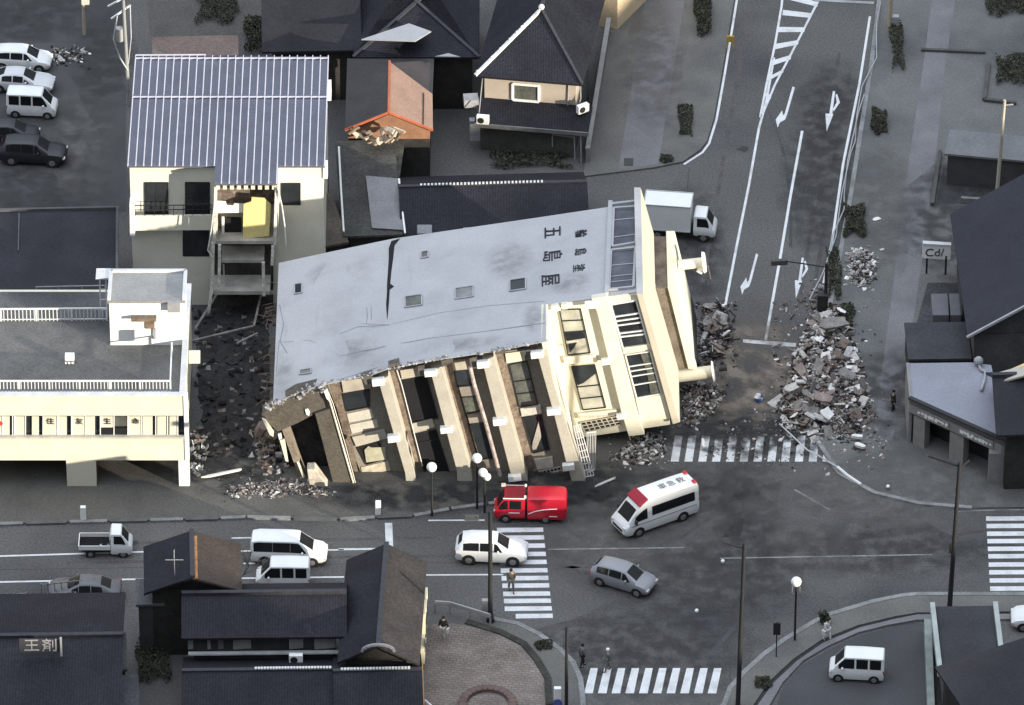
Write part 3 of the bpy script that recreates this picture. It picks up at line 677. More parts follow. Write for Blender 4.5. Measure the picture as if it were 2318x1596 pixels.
# vents on the roof
def vent(label, axis0, axis1, r, rf, th):
    t = thing('roof_vent', label, 'roof vent', tuple(axis0)); d = (axis1-axis0).normalized()
    m1 = MB(); m1.tube(axis0-d*.6, axis1, r, r, 14); m1.build('duct', cream, t, smooth=40)
    m2 = MB(); m2.tube(axis1, axis1+d*th, rf, rf*.9, 18); m2.build('flange', white, t, smooth=40)
    return t, d
t1, d = vent('white vent with a round cap on the toppled roof, nearest the box truck', V(1556, 598, yc+3.2), V(1591, 594, yc+3.2), .34, .72, .18)
m1 = MB(); m1.tube(V(1588, 606, yc+3.2), V(1582, 618, yc+3.0), .2, .2, 10); m1.build('drain', white, t1, smooth=40)
m1 = MB(); m1.tube(V(1602, 600, yc+3.2), V(1609, 632, yc+3.0), .03, .03, 6); m1.build('stay_rod', wood, t1)
t2, d = vent('pale cylindrical vent with a thin flange at the lower end of the fallen roof', V(1545, 850, yc-.1), V(1613, 841, yc-.1), .42, .72, .1)
m1 = MB(); m1.tube(V(1627, 834, yc-.1), V(1645, 832, yc-.1), .22, .22, 12); m1.build('motor', darkm, t2, smooth=40)
# ---- torn ground floor at the left
gfm = M('torn_concrete', (.098, .086, .072), .9, .25, 1, .25, 7, stain=(.06, .05, .042), stain_amt=.6, stain_scale=1)  # concrete darkened to carry the shade on the torn floor
gf = solid('ground_floor_beam', KL, [(245, 590), (400, 480), (620, 350), (930, 275), (1000, 440), (1000, 530), (830, 600), (640, 700), (550, 740), (420, 800), (300, 690)], yf+.05, .9, gfm, tb, bevel=.04)
solid('ground_floor_column', KL, [(830, 598), (1000, 535), (1290, 1470), (1150, 1500), (1060, 1480)], yf-.15, .9, gfm, tb, bevel=.04)
mb = MB(); q = vp(KL, [(420, 690), (1000, 480), (1250, 1560), (600, 1560)], yf+1.6); mb.prism(q, (0, .2, 0)); mb.build('ground_floor_void', M('dark_interior', (.028, .028, .03), .95, .4, .8, .3, 4), tb)
f = MB(); f.path(vp(KL, [(945, 350), (1000, 470), (1140, 960), (1290, 1480)], yf-.2), .06, 8); f.path(vp(KL, [(975, 350), (1030, 480), (1170, 950), (1310, 1480)], yf-.2), .03, 6); f.build('pipe', M('ivory_pipe', (.66, .62, .52), .6, .1), tb)
f = MB(); f.prism(vp(KL, [(930, 350), (965, 330), (1000, 470), (960, 430)], yf-.25), (0, .2, 0)); f.build('pipe_bracket', white, tb)
solid('torn_panel', KL, [(243, 650), (285, 670), (375, 800), (370, 852), (330, 830)], yf-.2, .12, cream, tb)
solid('torn_panel', KL, [(440, 890), (495, 880), (535, 1130), (505, 1120)], yf-.2, .12, cream, tb)
solid('torn_panel', KL, [(628, 1132), (650, 1130), (716, 1290), (700, 1310)], yf-.3, .1, cream, tb)
solid('torn_panel', KL, [(420, 825), (455, 815), (465, 870), (435, 885)], yf-.2, .12, white, tb)
solid('torn_foundation', KL, [(742, 1215), (830, 1210), (1000, 1440), (780, 1480)], yf-.6, .8, M('dusty_concrete', (.47, .42, .35), .95, .25, 1.2, .2, 7), tb, bevel=.05)
solid('lamp_globe', KL, [(720, 550), (750, 540), (775, 580), (765, 620), (735, 605)], yf-.05, .08, white, gf)
# foundation and hidden sides close the box
mb = MB(); p0 = Vector((Xa, yf+.4, surf(Xa, yf)-.45)); p1 = Vector((Xa, yb-.2, surf(Xa, yb)-.45))
mb.prism([p0, p1, p1+Vector((2.5, 0, -9)), p0+Vector((2.5, 0, -9))], (.4, 0, 0)); mb.build('foundation', browncon, tb)
# railing of the terrace, twisted down to the road
f = MB()
Q = vp(KB, [(1335, 900), (1395, 880), (1535, 1390), (1450, 1405)], yf-.1)
for i in range(4): f.bar(Q[0].lerp(Q[1], i/3), Q[3].lerp(Q[2], i/3), .05)
for i in range(9): f.bar(Q[0].lerp(Q[3], i/8), Q[1].lerp(Q[2], i/8), .04)
Q = vp(KB, [(1465, 965), (1555, 955), (1545, 1330), (1480, 1360)], yf+1.0)
for i in range(6): f.bar(Q[0].lerp(Q[1], i/5), Q[3].lerp(Q[2], i/5), .035)
f.bar(Q[0], Q[1], .06); f.bar(Q[3], Q[2], .06)
tag(f.build('railing', whitem), 'twisted white terrace railing hanging down the front of the toppled building', 'railing')
# ------------------------------------------------------------------ standing buildings
def tiles(name, col, freq=3.4, axis='X', var=.25):
    m = M(name, col, .7, var, .45, .3, 5, spec=.2, bump=.3, bscale=7)
    t = m.node_tree; N = t.nodes; L = t.links; b = N['Principled BSDF']
    if 'wv' in N: return m
    src = b.inputs['Base Color'].links[0].from_socket
    tc = N.new('ShaderNodeTexCoord'); wv = N.new('ShaderNodeTexWave'); wv.name = 'wv'
    wv.bands_direction = axis; wv.inputs['Scale'].default_value = freq/3.1416*.5*3.14; wv.inputs['Distortion'].default_value = 1.6; wv.inputs['Detail'].default_value = 1
    L.new(tc.outputs['Object'], wv.inputs['Vector'])
    r = N.new('ShaderNodeMapRange'); r.inputs[3].default_value = .8; r.inputs[4].default_value = 1.25; L.new(wv.outputs['Fac'], r.inputs[0])
    sc = N.new('ShaderNodeVectorMath'); sc.operation = 'SCALE'; L.new(src, sc.inputs[0]); L.new(r.outputs[0], sc.inputs['Scale']); L.new(sc.outputs[0], b.inputs['Base Color'])
    return m
tileX = tiles('roof_tile_columns', (.0145, .0145, .020)); tileY = tiles('roof_tile_rows', (.014, .014, .0195), axis='Y')
bwall = M('dark_timber_wall', (.035, .032, .03), .9, .25, 1.5, .2, 8)
gwall = M('grey_house_wall', (.06, .06, .062), .9, .15, 1, .1, 8)

def house(name, label, FL, FR, depth, ze, rise, kind, wallm, roofm, over=.5, cat='house', roofm2=None, ridge=True, hipin=None, base=0.0):
    """FL, FR: photo points of the front eave ends at height ze"""
    a = G(*FL, ze); b = G(*FR, ze); e1 = (b-a); wd = e1.length; e1.normalize(); e2 = Vector((-e1.y, e1.x, 0))
    t = thing(name, label, cat, tuple((a+b)/2+e2*depth/2-Vector((0, 0, ze-base))))
    P = lambda x, y, z: a+e1*x+e2*y+Vector((0, 0, z-ze))
    o = over
    mb = MB(); mb.prism([P(o, o, base-.2), P(wd-o, o, base-.2), P(wd-o, depth-o, base-.2), P(o, depth-o, base-.2)], (0, 0, ze-base+.15)); 
    if kind == 'gable_y': 
        for y in (o, depth-o-.05): mb.prism([P(o, y, ze), P(wd-o, y, ze), P(wd/2, y, ze+rise*(1-2*o/wd)*.98)], e2*.05)
    if kind == 'gable_x':
        for x in (o, wd-o-.05): mb.prism([P(x, o, ze), P(x, depth-o, ze), P(x, depth/2, ze+rise*(1-2*o/depth)*.98)], e1*.05)
    wall = mb.build('wall', wallm, t)
    th = Vector((0, 0, .16)); mb = MB(); z1 = ze+rise; r0 = r1 = None
    if kind == 'gable_y':
        r0, r1 = P(wd/2, -.2, z1), P(wd/2, depth+.2, z1)
        mb.prism([P(0, -.2, ze), r0, r1, P(0, depth+.2, ze)], th, 0); mb.prism([r0, P(wd, -.2, ze), P(wd, depth+.2, ze), r1], th, 1)
    elif kind == 'gable_x':
        r0, r1 = P(-.2, depth/2, z1), P(wd+.2, depth/2, z1)
        mb.prism([P(-.2, 0, ze), P(wd+.2, 0, ze), r1, r0], th, 0); mb.prism([r0, r1, P(wd+.2, depth, ze), P(-.2, depth, ze)], th, 1)
    elif kind == 'hip_x':
        h = hipin or depth/2; r0, r1 = P(h, depth/2, z1), P(wd-h, depth/2, z1)
        mb.prism([P(0, 0, ze), P(wd, 0, ze), r1, r0], th, 0); mb.prism([r0, r1, P(wd, depth, ze), P(0, depth, ze)], th, 0)
        mb.prism([P(0, 0, ze), r0, P(0, depth, ze)], th, 1); mb.prism([P(wd, 0, ze), P(wd, depth, ze), r1], th, 1)
    elif kind == 'hip_y':
        h = hipin or wd/2; r0, r1 = P(wd/2, h, z1), P(wd/2, depth-h, z1)
        mb.prism([P(0, 0, ze), r0, r1, P(0, depth, ze)], th, 0); mb.prism([P(wd, 0, ze), P(wd, depth, ze), r1, r0], th, 1)
        mb.prism([P(0, 0, ze), P(wd, 0, ze), r0], th, 0); mb.prism([P(0, depth, ze), r1, P(wd, depth, ze)], th, 0)
    elif kind == 'mono':
        mb.prism([P(0, 0, ze), P(wd, 0, ze), P(wd, depth, z1), P(0, depth, z1)], th, 0)
    elif kind == 'flat':
        mb.prism([P(0, 0, ze), P(wd, 0, ze), P(wd, depth, ze), P(0, depth, ze)], th, 0)
    roof = mb.build('roof', [roofm, roofm2 or roofm], t)
    if r0 is not None and ridge:
        mb = MB(); mb.bar(r0+th*1.3, r1+th*1.3, .3, .22)
        if kind == 'hip_x':
            for p, q in ((P(0, 0, ze), r0), (P(0, depth, ze), r0), (P(wd, 0, ze), r1), (P(wd, depth, ze), r1)): mb.bar(p+th, q+th*1.2, .24, .18)
        if kind == 'hip_y':
            for p, q in ((P(0, 0, ze), r0), (P(wd, 0, ze), r0), (P(0, depth, ze), r1), (P(wd, depth, ze), r1)): mb.bar(p+th, q+th*1.2, .24, .18)
        mb.build('ridge_tiles', ridge if not isinstance(ridge, bool) else M('ridge_tile', (.055, .055, .065), .6, .2, 3), roof)
    t['_P'] = 0; del t['_P']
    return t, wall, roof, P, wd
def addwin(parent, pts, frame_m=whitem, glass_m=glass, wd=.08, bars=(), pane_off=None):
    """a window from four wall points: frame > pane"""
    mb = MB()
    for a, b in zip(pts, pts[1:]+pts[:1]): mb.bar(a, b, wd, wd)
    for tt in bars: mb.bar(pts[0].lerp(pts[1], tt), pts[3].lerp(pts[2], tt), wd*.7, wd*.7)
    f = mb.build('window', frame_m, parent)
    nrm = (pts[1]-pts[0]).cross(pts[2]-pts[1]).normalized()
    p = MB(); p.prism([q-nrm*.02 for q in pts], nrm*.03); p.build('pane', glass_m, f)
    return f
def boxq(x0, y0, x1, y1): return [(x0, y1), (x1, y1), (x1, y0), (x0, y0)]

# ---------------------------------------------------------------- left office block
yL = G(415, 1104).y
zt = V(300, 896, yL).z
lo = thing('office_building', 'low cream office block with railed flat roof and a white stair hut on top', 'building', tuple(G(180, 1104)))
roofL = M('mottled_flat_roof', (.12, .117, .112), .85, .22, .35, .18, 6, stain=(.055, .055, .06), stain_amt=.95, stain_scale=.13)  # flat roof colour with large darker blotches
zr = zt-.35
xl, xr = V(-90, 1000, yL).x, V(420, 1000, yL).x
mb = MB()
za, zb_, zc, zd = V(200, 941, yL).z, V(200, 990, yL).z, V(200, 1042, yL).z, 0
dL = 12.5
def wallbox(mb, z0, z1, y0=yL, y1=yL+.3, x0=xl, x1=xr): mb.prism([(x0, y0, z0), (x1, y0, z0), (x1, y1, z0), (x0, y1, z0)], (0, 0, z1-z0))
wallbox(mb, za, zt); wallbox(mb, zc, zb_)
mb.prism([(xr-.3, yL+.31, zc), (xr, yL+.31, zc), (xr, yL+dL, zc), (xr-.3, yL+dL, zc)], (0, 0, zt-zc))
wallbox(mb, 0, zr-.05, yL+dL-.3, yL+dL); 
lw = mb.build('wall', cream, lo)
mb = MB(); mb.prism([(xl, yL+.31, zr-.3), (xr-.31, yL+.31, zr-.3), (xr-.31, yL+dL-.31, zr-.3), (xl, yL+dL-.31, zr-.3)], (0, 0, .3)); rl = mb.build('roof', roofL, lo)
mb = MB(); wallbox(mb, zt, zt+.08, yL-.04, yL+.34); mb.prism([(xr-.32, yL+.34, zt), (xr+.05, yL+.34, zt), (xr+.05, yL+dL, zt), (xr-.32, yL+dL, zt)], (0, 0, .1))
mb.build('parapet_coping', M('coping_white', (.55, .55, .57), .7, .1), lw)
mb = MB(); wallbox(mb, zc-.02, zc+.12, yL+.3, yL+4.5); wallbox(mb, 0, zc-.03, yL+3.2, yL+3.5, xl, xr-.4); mb.build('ground_floor_wall', M('shop_interior', (.13, .115, .10), .9, .35, .5, .2, 5), lo)
mb = MB(); mb.prism([(xr-.3, yL+3, 0), (xr-.05, yL+3, 0), (xr-.05, yL+dL, 0), (xr-.3, yL+dL, 0)], (0, 0, zc)); mb.build('side_wall', greycon, lo)
for (x0, x1, mt) in ((150, 217, cream), (404, 428, white), (-60, -25, cream)):
    a = V(x0, 1050, yL).x; b = V(x1, 1050, yL).x; mb = MB(); wallbox(mb, -.1, zc-.025, yL+.02, yL+.7, a, b); mb.build('pillar', mt, lo)
mb = MB(); a = V(185, 1050, yL).x; wallbox(mb, 0, 1.0, yL-.1, yL+.02, a-.98, a+.4); 
# corner trim
mb = MB(); mb.prism([(xr-.05, yL-.06, zc), (xr+.22, yL-.06, zc), (xr+.22, yL+.3, zc), (xr-.05, yL+.3, zc)], (0, 0, zt-zc+.05)); mb.build('corner_trim', white, lw)
mb = MB(); wallbox(mb, zb_-.05, za+.05, yL+.28, yL+.34); band = mb.build('window_band', glass, lo)
pan = M('window_shutter', (.62, .59, .48), .8, .08, 1.5)
def lpan(x0, x1, y0, y1, mat=pan, sk=0, nm='window_panel', lift=.12):
    q = [A4(x0, y1), A4(x1, y1), A4(x1+sk, y0), A4(x0+sk, y0)]
    mb = MB(); mb.prism([V(*p, yL+.28-lift) for p in q], (0, .04, 0)); return mb.build(nm, mat, band)
for x0, x1 in ((-60, 15), (20, 65), (100, 165), (215, 262), (295, 385), (390, 450), (485, 572), (582, 640), (865, 950), (962, 1028), (1060, 1120), (1142, 1190), (-150, -70)): lpan(x0, x1, 1215, 1352)
lpan(680, 765, 1215, 1290); lpan(770, 860, 1215, 1282, glass2); lpan(680, 860, 1292, 1350, black)
lpan(100, 165, 1290, 1350, black, 70, 'curtain_gap', .14) if 0 else None
for x in (-65, 18, 85, 97, 172, 290, 388, 482, 577, 676, 768, 862, 955, 1050, 1130, 1198): lpan(x-3, x+3, 1212, 1356, white, 0, 'mullion', .16)
for ch, x in (('住', 340), ('友', 535), ('生', 725), ('命', 915)):
    p = V(*A4(x, 1252), yL+.1); m = Matrix.Rotation(R(90), 4, 'X'); m.translation = p; text_mesh('lettering', ch, ink, .5, m, band, .015)
mb = MB(); p = V(*A4(3, 1262), yL+.1); mb.tube(p, p+Vector((0, -.03, 0)), .16, .16, 10); mb.build('emblem', M('red_emblem', (.6, .06, .04), .6), band)
mb = MB(); wallbox(mb, zb_-.02, zb_+.1, yL-.12, yL+.15); mb.build('sill', M('sill_grey', (.45, .43, .38), .8, .15), lw)
# wall stain run and wires
# railings on the roof
def railing(pts, h, gap, parent, mat=whitem, post=1.9):
    mb = MB()
    for a, b in zip(pts[:-1], pts[1:]):
        L_ = (b-a).length; n = max(1, int(L_/gap))
        mb.bar(a+Vector((0, 0, h)), b+Vector((0, 0, h)), .09); mb.bar(a+Vector((0, 0, .12)), b+Vector((0, 0, .12)), .05)
        for i in range(n+1): mb.bar(a.lerp(b, i/n), a.lerp(b, i/n)+Vector((0, 0, h)), .05)
        n = max(1, int(L_/post))
        for i in range(n+1): mb.bar(a.lerp(b, i/n), a.lerp(b, i/n)+Vector((0, 0, h)), .1)
    return mb.build('railing', mat, parent)
ra = Vector((xl, yL+.8, zr)); rb_ = Vector((xr-.9, yL+.8, zr)); rc = Vector((xr-.95, yL+5.0, zr))
railing([ra, rb_], .95, .22, rl)
mb = MB(); mb.bar(rb_+Vector((0, 0, .95)), rc+Vector((0, 0, .95)), .09); mb.bar(rc, rc+Vector((0, 0, 1)), .09); mb.build('rail', whitem, rl)
bk = G(*A4(0, 575), zr).y
railing([Vector((xl, bk, zr)), Vector((G(*A4(720, 565), zr).x, bk+.1, zr))], .95, .24, rl)
# stair hut
hb = G(*A4(745, 735), zr); hw = G(*A4(1255, 700), zr).x-hb.x-.05; yh = hb.y; zh = V(*A4(900, 432), yh).z
hd = G(*A4(900, 240), zh).y-yh
hut = MB(); hut.prism([(hb.x, yh, zr), (hb.x+hw, yh, zr), (hb.x+hw, yh+hd, zr), (hb.x, yh+hd, zr)], (0, 0, zh-zr-.2)); ho = hut.build('stair_hut', white, lo)
mb = MB(); mb.prism([(hb.x-.1, yh-.1, zh-.19), (hb.x+hw+.1, yh-.1, zh-.19), (hb.x+hw+.1, yh+hd+.1, zh-.19), (hb.x-.1, yh+hd+.1, zh-.19)], (0, 0, .16)); mb.build('hut_roof', M('hut_roof_grey', (.27, .265, .26), .8, .12, .6, .1, 6), ho)
mb = MB()
for a, b in (((0, 0), (0, hd)), ((hw, 0), (hw, hd)), ((0, hd), (hw, hd))): mb.bar((hb.x+a[0], yh+a[1], zh+.05), (hb.x+b[0], yh+b[1], zh+.05), .22, .22)
mb.build('hut_rim', MATS['coping_white'], ho)
def hq(x0, y0, x1, y1, dep, mat, nm):
    mb = MB(); mb.prism([V(*A4(*p), yh-.01) for p in boxq(x0, y0, x1, y1)], (0, -dep, 0)); mb.build(nm, mat, ho)
hq(1130, 440, 1215, 495, .35, greym, 'vent_box'); hq(885, 532, 1055, 548, .5, wood, 'awning'); hq(980, 578, 1042, 622, .06, wood, 'shutter'); hq(1030, 622, 1050, 690, .1, greym, 'pipe')
mb = MB(); 
for dx in (-.75, -.35): mb.bar((hb.x+dx, yh+hd-.1, zr-2), (hb.x+dx, yh+hd-.1, zh+.1), .09)
for i in range(7): mb.bar((hb.x-.75, yh+hd-.1, zr-1+i*.8), (hb.x-.35, yh+hd-.1, zr-1+i*.8), .05)
mb.prism([(hb.x-.95, yh+hd-.9, zh), (hb.x, yh+hd-.9, zh), (hb.x, yh+hd+.2, zh), (hb.x-.95, yh+hd+.2, zh)], (0, 0, .12)); mb.build('ladder', MATS['coping_white'], ho)
p = G(*A4(470, 850), zr); mb = MB(); mb.box((p.x, p.y, zr+.3), (.6, .5, .6)); mb.build('vent_cap', white, rl, bevel=.04)
mb = MB(); mb.prism([V(*q, yL+2.5) for q in boxq(427, 798, 453, 823)], (0, .25, 0)); mb.build('projecting_sign', M('sign_cream', (.66, .63, .52), .7, .05), lw)

# ---------------------------------------------------------------- ribbed metal roof house
yU = G(400, 690).y
KU = lambda x, y: (x*.19294+271.6, y*.19294+398.4)
mh = thing('house', 'three storey cream house with ribbed metal roof and torn open centre bay', 'house', tuple(G(400, 690)))
ze = V(400, 371, yU).z
xL, xR = V(293, 371, yU).x, V(731, 371, yU).x
yBk = G(300, 128, ze).y
mb = MB(); mb.prism([(xL, yU, 0), (xR, yU, 0), (xR, yBk-.3, 0), (xL, yBk-.3, 0)], (0, 0, ze-.15)); mw = mb.build('wall', M('cream_house_wall', (.66, .64, .55), .85, .06, .6, .06, 8), mh)
ribm = M('sunlit_rib_metal', (.52, .52, .60), .45, .08, 1, .05, 8); panm = M('blue_grey_roof_metal', (.10, .102, .135), .5, .14, .5, .12, 5, spec=.5)  # rib metal lightened to paint in the sun on the ribs
yBay = yU-2.3
xb0, xb1 = V(485, 415, yBay).x, V(628, 415, yBay).x
mb = MB(); mb.prism([(xL-.15, yU-.25, ze-.14), (xR+.15, yU-.25, ze-.14), (xR+.1, yBk, ze-.14), (xL-.1, yBk, ze-.14)], (0, 0, .14))
mb.prism([(xb0, yBay, ze-.14), (xb1, yBay, ze-.14), (xb1, yU-.26, ze-.14), (xb0, yU-.26, ze-.14)], (0, 0, .139)); mr = mb.build('roof', panm, mh)
mb = MB(); nr = 26
for i in range(nr):
    x = xL-.1+(xR-xL+.2)*i/(nr-1); y0 = yBay if xb0 < x < xb1 else yU-.25
    mb.prism([(x-.045, y0-.03, ze+.004), (x+.045, y0-.03, ze+.004), (x+.02, y0-.03, ze+.11), (x-.02, y0-.03, ze+.11)], (0, yBk-y0+.05, 0))
mb.build('roof_ribs', ribm, mr)
ymid = G(500, 222, ze).y; mb = MB(); mb.bar((xL-.1, ymid, ze+.1), (xR+.1, ymid, ze+.1), .1, .06)
mb.bar((xL-.1, yBk-.35, ze+.09), (xR+.1, yBk-.35, ze+.09), .09, .08); mb.bar((xL-.1, yBk, ze+.12), (xL+4.6, yBk+.05, ze+.12), .08, .06)
mb.build('roof_clip_rail', ribm, mr)
def uq(pts, y, dep, mat, nm, par, c=A1): 
    mb = MB(); mb.prism([V(*c(*p), y) for p in pts], (0, dep, 0)); return mb.build(nm, mat, par)
for x0, y0, x1, y1 in ((975, 1230, 1132, 1452), (1250, 1230, 1412, 1450), (1895, 1235, 2022, 1378)):
    addwin(mw, [V(*A1(*p), yU-.02) for p in boxq(x0, y0, x1, y1)], darkm, glass, .07, (.5,))
addwin(mw, [V(*KU(*p), yU-.02) for p in boxq(742, 640, 1040, 935)], darkm, glass, .07, (.5,))
uq([(905, 1555), (1435, 1550), (1435, 1450), (905, 1455)], yU-.75, .12, MATS['cream_house_wall'], 'balcony_parapet', mw)
mb = MB(); zf = V(*A1(1200, 1555), yU-.75).z; mb.prism([(xL, yU-.62, zf), (xb0, yU-.62, zf), (xb0, yU-.01, zf), (xL, yU-.01, zf)], (0, 0, .15)); mb.build('balcony_floor', greycon, mw)
mb = MB(); 
for y in (1385, 1415): mb.bar(V(*A1(905, y), yU-.72), V(*A1(1430, y-4), yU-.72), .05)
for x in range(910, 1440, 65): mb.bar(V(*A1(x, 1385), yU-.72), V(*A1(x, 1452), yU-.72), .04)
mb.build('balcony_rail', darkm, mw)
uq([(118, 705), (178, 700), (170, 330), (112, 330)], yU-.8, .82, white, 'pilaster', mw, KU)
mb = MB(); mb.prism([(xR+.01, yU-.1, ze-1.1), (xR+.3, yU-.1, ze-1.1), (xR+.3, yU+.6, ze-1.1), (xR+.01, yU+.6, ze-1.1)], (0, 0, 1.0)); mb.build('window_hood', white, mh)
for k in (3.2, 6.0, 9.4): mb = MB(); mb.prism([(xR+.01, yU+k, ze-1.2), (xR+.35, yU+k, ze-1.2), (xR+.35, yU+k+1.2, ze-1.2), (xR+.01, yU+k+1.2, ze-1.2)], (0, 0, .9))
mb.build('window_hood', white, mw)
# torn bay
bay = uq([(1150, 745), (1800, 760), (1830, 120), (1120, 110)], yBay+1.7, .1, M('bay_inner_wall', (.55, .52, .44), .9, .1), 'bay_inner_wall', mh, KU)
for xx in (xb0, xb1-.12):
    mb = MB(); zz = V(*KU(1100, 790), yBay).z; mb.prism([(xx, yBay+.15, zz), (xx+.12, yBay+.15, zz), (xx+.12, yU-.02, zz), (xx, yU-.02, zz)], (0, 0, ze-.2-zz)); mb.build('bay_side_wall', MATS['bay_inner_wall'], mh)
def bq(pts, y, dep, mat, nm): return uq(pts, y, dep, mat, nm, bay, KU)
bq([(1140, 310), (1840, 330), (1840, 145), (1130, 140)], yBay+1.2, .1, M('torn_plaster', (.15, .12, .10), .95, .4, 2, .3, 6, stain=(.3, .25, .2), stain_amt=.7, stain_scale=2), 'torn_ceiling')
bq([(1130, 435), (1445, 430), (1445, 330), (1340, 325), (1330, 350), (1250, 345), (1240, 300), (1130, 295)], yBay+.6, .08, white, 'partition')
bq([(1440, 735), (1750, 705), (1770, 330), (1690, 260), (1545, 250), (1540, 300), (1450, 330)], yBay+.35, .08, M('yellow_board', (.66, .56, .25), .8, .05), 'yellow_board')
bq([(1225, 745), (1422, 745), (1422, 495), (1225, 490)], yBay+1.0, .1, black, 'doorway'); bq([(1195, 765), (1225, 765), (1225, 480), (1195, 480)], yBay+.9, .08, white, 'door_post')
mb = MB()
for i in range(9):
    x = xb0+(xb1-xb0)*(i+.5)/9; mb.prism([(x-.13, yBay-.05, ze-.45), (x+.13, yBay-.05, ze-.45), (x+.13, yBay-.05, ze-.16), (x-.13, yBay-.05, ze-.16)], (0, .5, 0))
mb.build('eave_scallops', M('eave_cream', (.6, .56, .46), .8), mr)
def col(p, q, wd=.2, y=yBay):
    mb = MB(); mb.bar(V(*KU(*p), y), V(*KU(*q), y), wd); mb.build('steel_column', M('column_white', (.58, .56, .52), .7, .25, 1.5, .2, 6), mh)
for p, q in (((1125, 130), (1105, 780)), ((1838, 130), (1815, 800)), ((1095, 780), (1075, 1360)), ((1170, 800), (1162, 1310)), ((1795, 815), (1785, 1040)), ((1070, 1360), (1040, 1596)), ((1680, 1010), (1690, 1400))): col(p, q)
col((1215, 1040), (1225, 1340), .1, yBay+.6)
for a in ((1095, 762, 1815, 798, 0), (1190, 985, 1690, 1018, .2), (1080, 1352, 1760, 1392, 0)):
    uq([(a[0], a[3]), (a[2], a[3]), (a[2], a[1]), (a[0], a[1])], yBay+a[4], 2.2, M('slab_edge_conc', (.36, .34, .31), .9, .2), 'floor_slab', mh, KU)
uq([(1110, 1330), (1800, 1340), (1800, 800), (1110, 790)], yBay+1.9, .1, M('bay_dark', (.05, .047, .045), .95, .4, 1, .3, 6), 'bay_dark_wall', mh, KU)
uq([(1050, 1700), (1800, 1700), (1800, 1400), (1050, 1390)], yBay+1.9, .1, MATS['bay_dark'], 'bay_dark_wall', mh, KU)
mb = MB(); mb.path([V(*KU(*p), yBay-.2) for p in ((1850, 140), (1900, 350), (1935, 600), (1950, 820))], .05); mb.build('hanging_cable', whitem, mh); mb = MB(); mb.path([V(*KU(*p), yBay-.2) for p in ((1105, 330), (1070, 640), (1030, 870), (1085, 950))], .04)
mb.build('hanging_cable', whitem, mh)
# low leaning lean-to at its right foot
lt = house('lean_to', 'low brown lean-to roof against the right foot of the ribbed roof house', (630, 580), (790, 552), 4.2, 2.6, 1.3, 'mono', bwall, M('rusty_brown_roof', (.09, .075, .062), .85, .3, .8, .25, 6), cat='shed')

# ---------------------------------------------------------------- brown roof house
zeB = 4.5; yB = G(980, 297, zeB).y
ap = V(880, 258, yB); er = V(980, 298, yB); el = Vector((2*ap.x-er.x, yB, er.z))
bh = thing('house', 'small house with an orange brown gable and sunlit right roof slope', 'house', (ap.x, yB+3, 0))
rbk = G(882, 143, ap.z); ebk = G(979, 216, er.z); lbk = Vector((el.x, ebk.y, el.z)); top = Vector((ap.x, rbk.y+2.6, er.z))
mb = MB(); mb.prism([Vector((el.x+.22, yB+.13, 0)), Vector((er.x-.22, yB+.13, 0)), Vector((er.x-.22, yB+5.6, 0)), Vector((el.x+.22, yB+5.6, 0))], (0, 0, 3.95)); mb.build('lower_wall', bwall, bh)  # shaded foot of the orange wall, its shade painted as dark timber
mb = MB(); q = [Vector((el.x+.2, yB+.12, 3.8)), Vector((er.x-.2, yB+.12, 3.8)), er+Vector((-.2, .12, -.1)), ap+Vector((0, .12, -.12)), el+Vector((.2, .12, -.1))]
mb.prism(q, (0, 5.6, 0)); mb.build('wall', M('orange_brown_wall', (.27, .14, .085), .85, .15, 1, .1, 7), bh)
mb = MB(); th = Vector((0, 0, .12))
mb.prism([ap, er, ebk, rbk], th, 1); mb.prism([el, ap, rbk, lbk], th, 0); mb.prism([rbk, ebk, Vector((er.x, top.y, er.z)), top], th, 0); mb.prism([lbk, rbk, top, Vector((el.x, top.y, el.z))], th, 0)  # back hip in the dark sheet stands for a cast shadow's edge
ro = mb.build('roof', [M('shaded_brown_sheet', (.045, .04, .042), .7, .15, .6, .15, 6), M('sunlit_brown_sheet', (.26, .17, .13), .8, .1, .8, .12, 7)], bh)  # sun and shade on the slopes painted as two sheet colours
mb = MB(); mb.bar(ap+th*1.4, rbk+th*1.4, .16, .14); mb.bar(ap+th, er+th, .12, .14); mb.bar(ap+th, el+th, .12, .14); mb.build('ridge_cap', M('red_ridge', (.42, .12, .06), .6), ro)
mb = MB(); a = ap.lerp(er, .78)+th*1.3; b = Vector((a.x, ebk.y-.4, a.z)); mb.bar(a, b, .07, .05); mb.build('roof_seam', darkm, ro)
wr = MB()
rg = random.Random(5)
for i in range(26):
    p = V(rg.uniform(785, 905), rg.uniform(294, 325), yB-1.2); wr.chunk(p, (rg.uniform(.2, 1.2), rg.uniform(.15, .5), .12), rg, rg.choice((0, 0, 1)))
tag(wr.build('broken_boards', [wood, M('pale_board', (.5, .42, .33), .9, .2)]), 'splintered pale boards torn loose below the orange brown gable', 'debris')
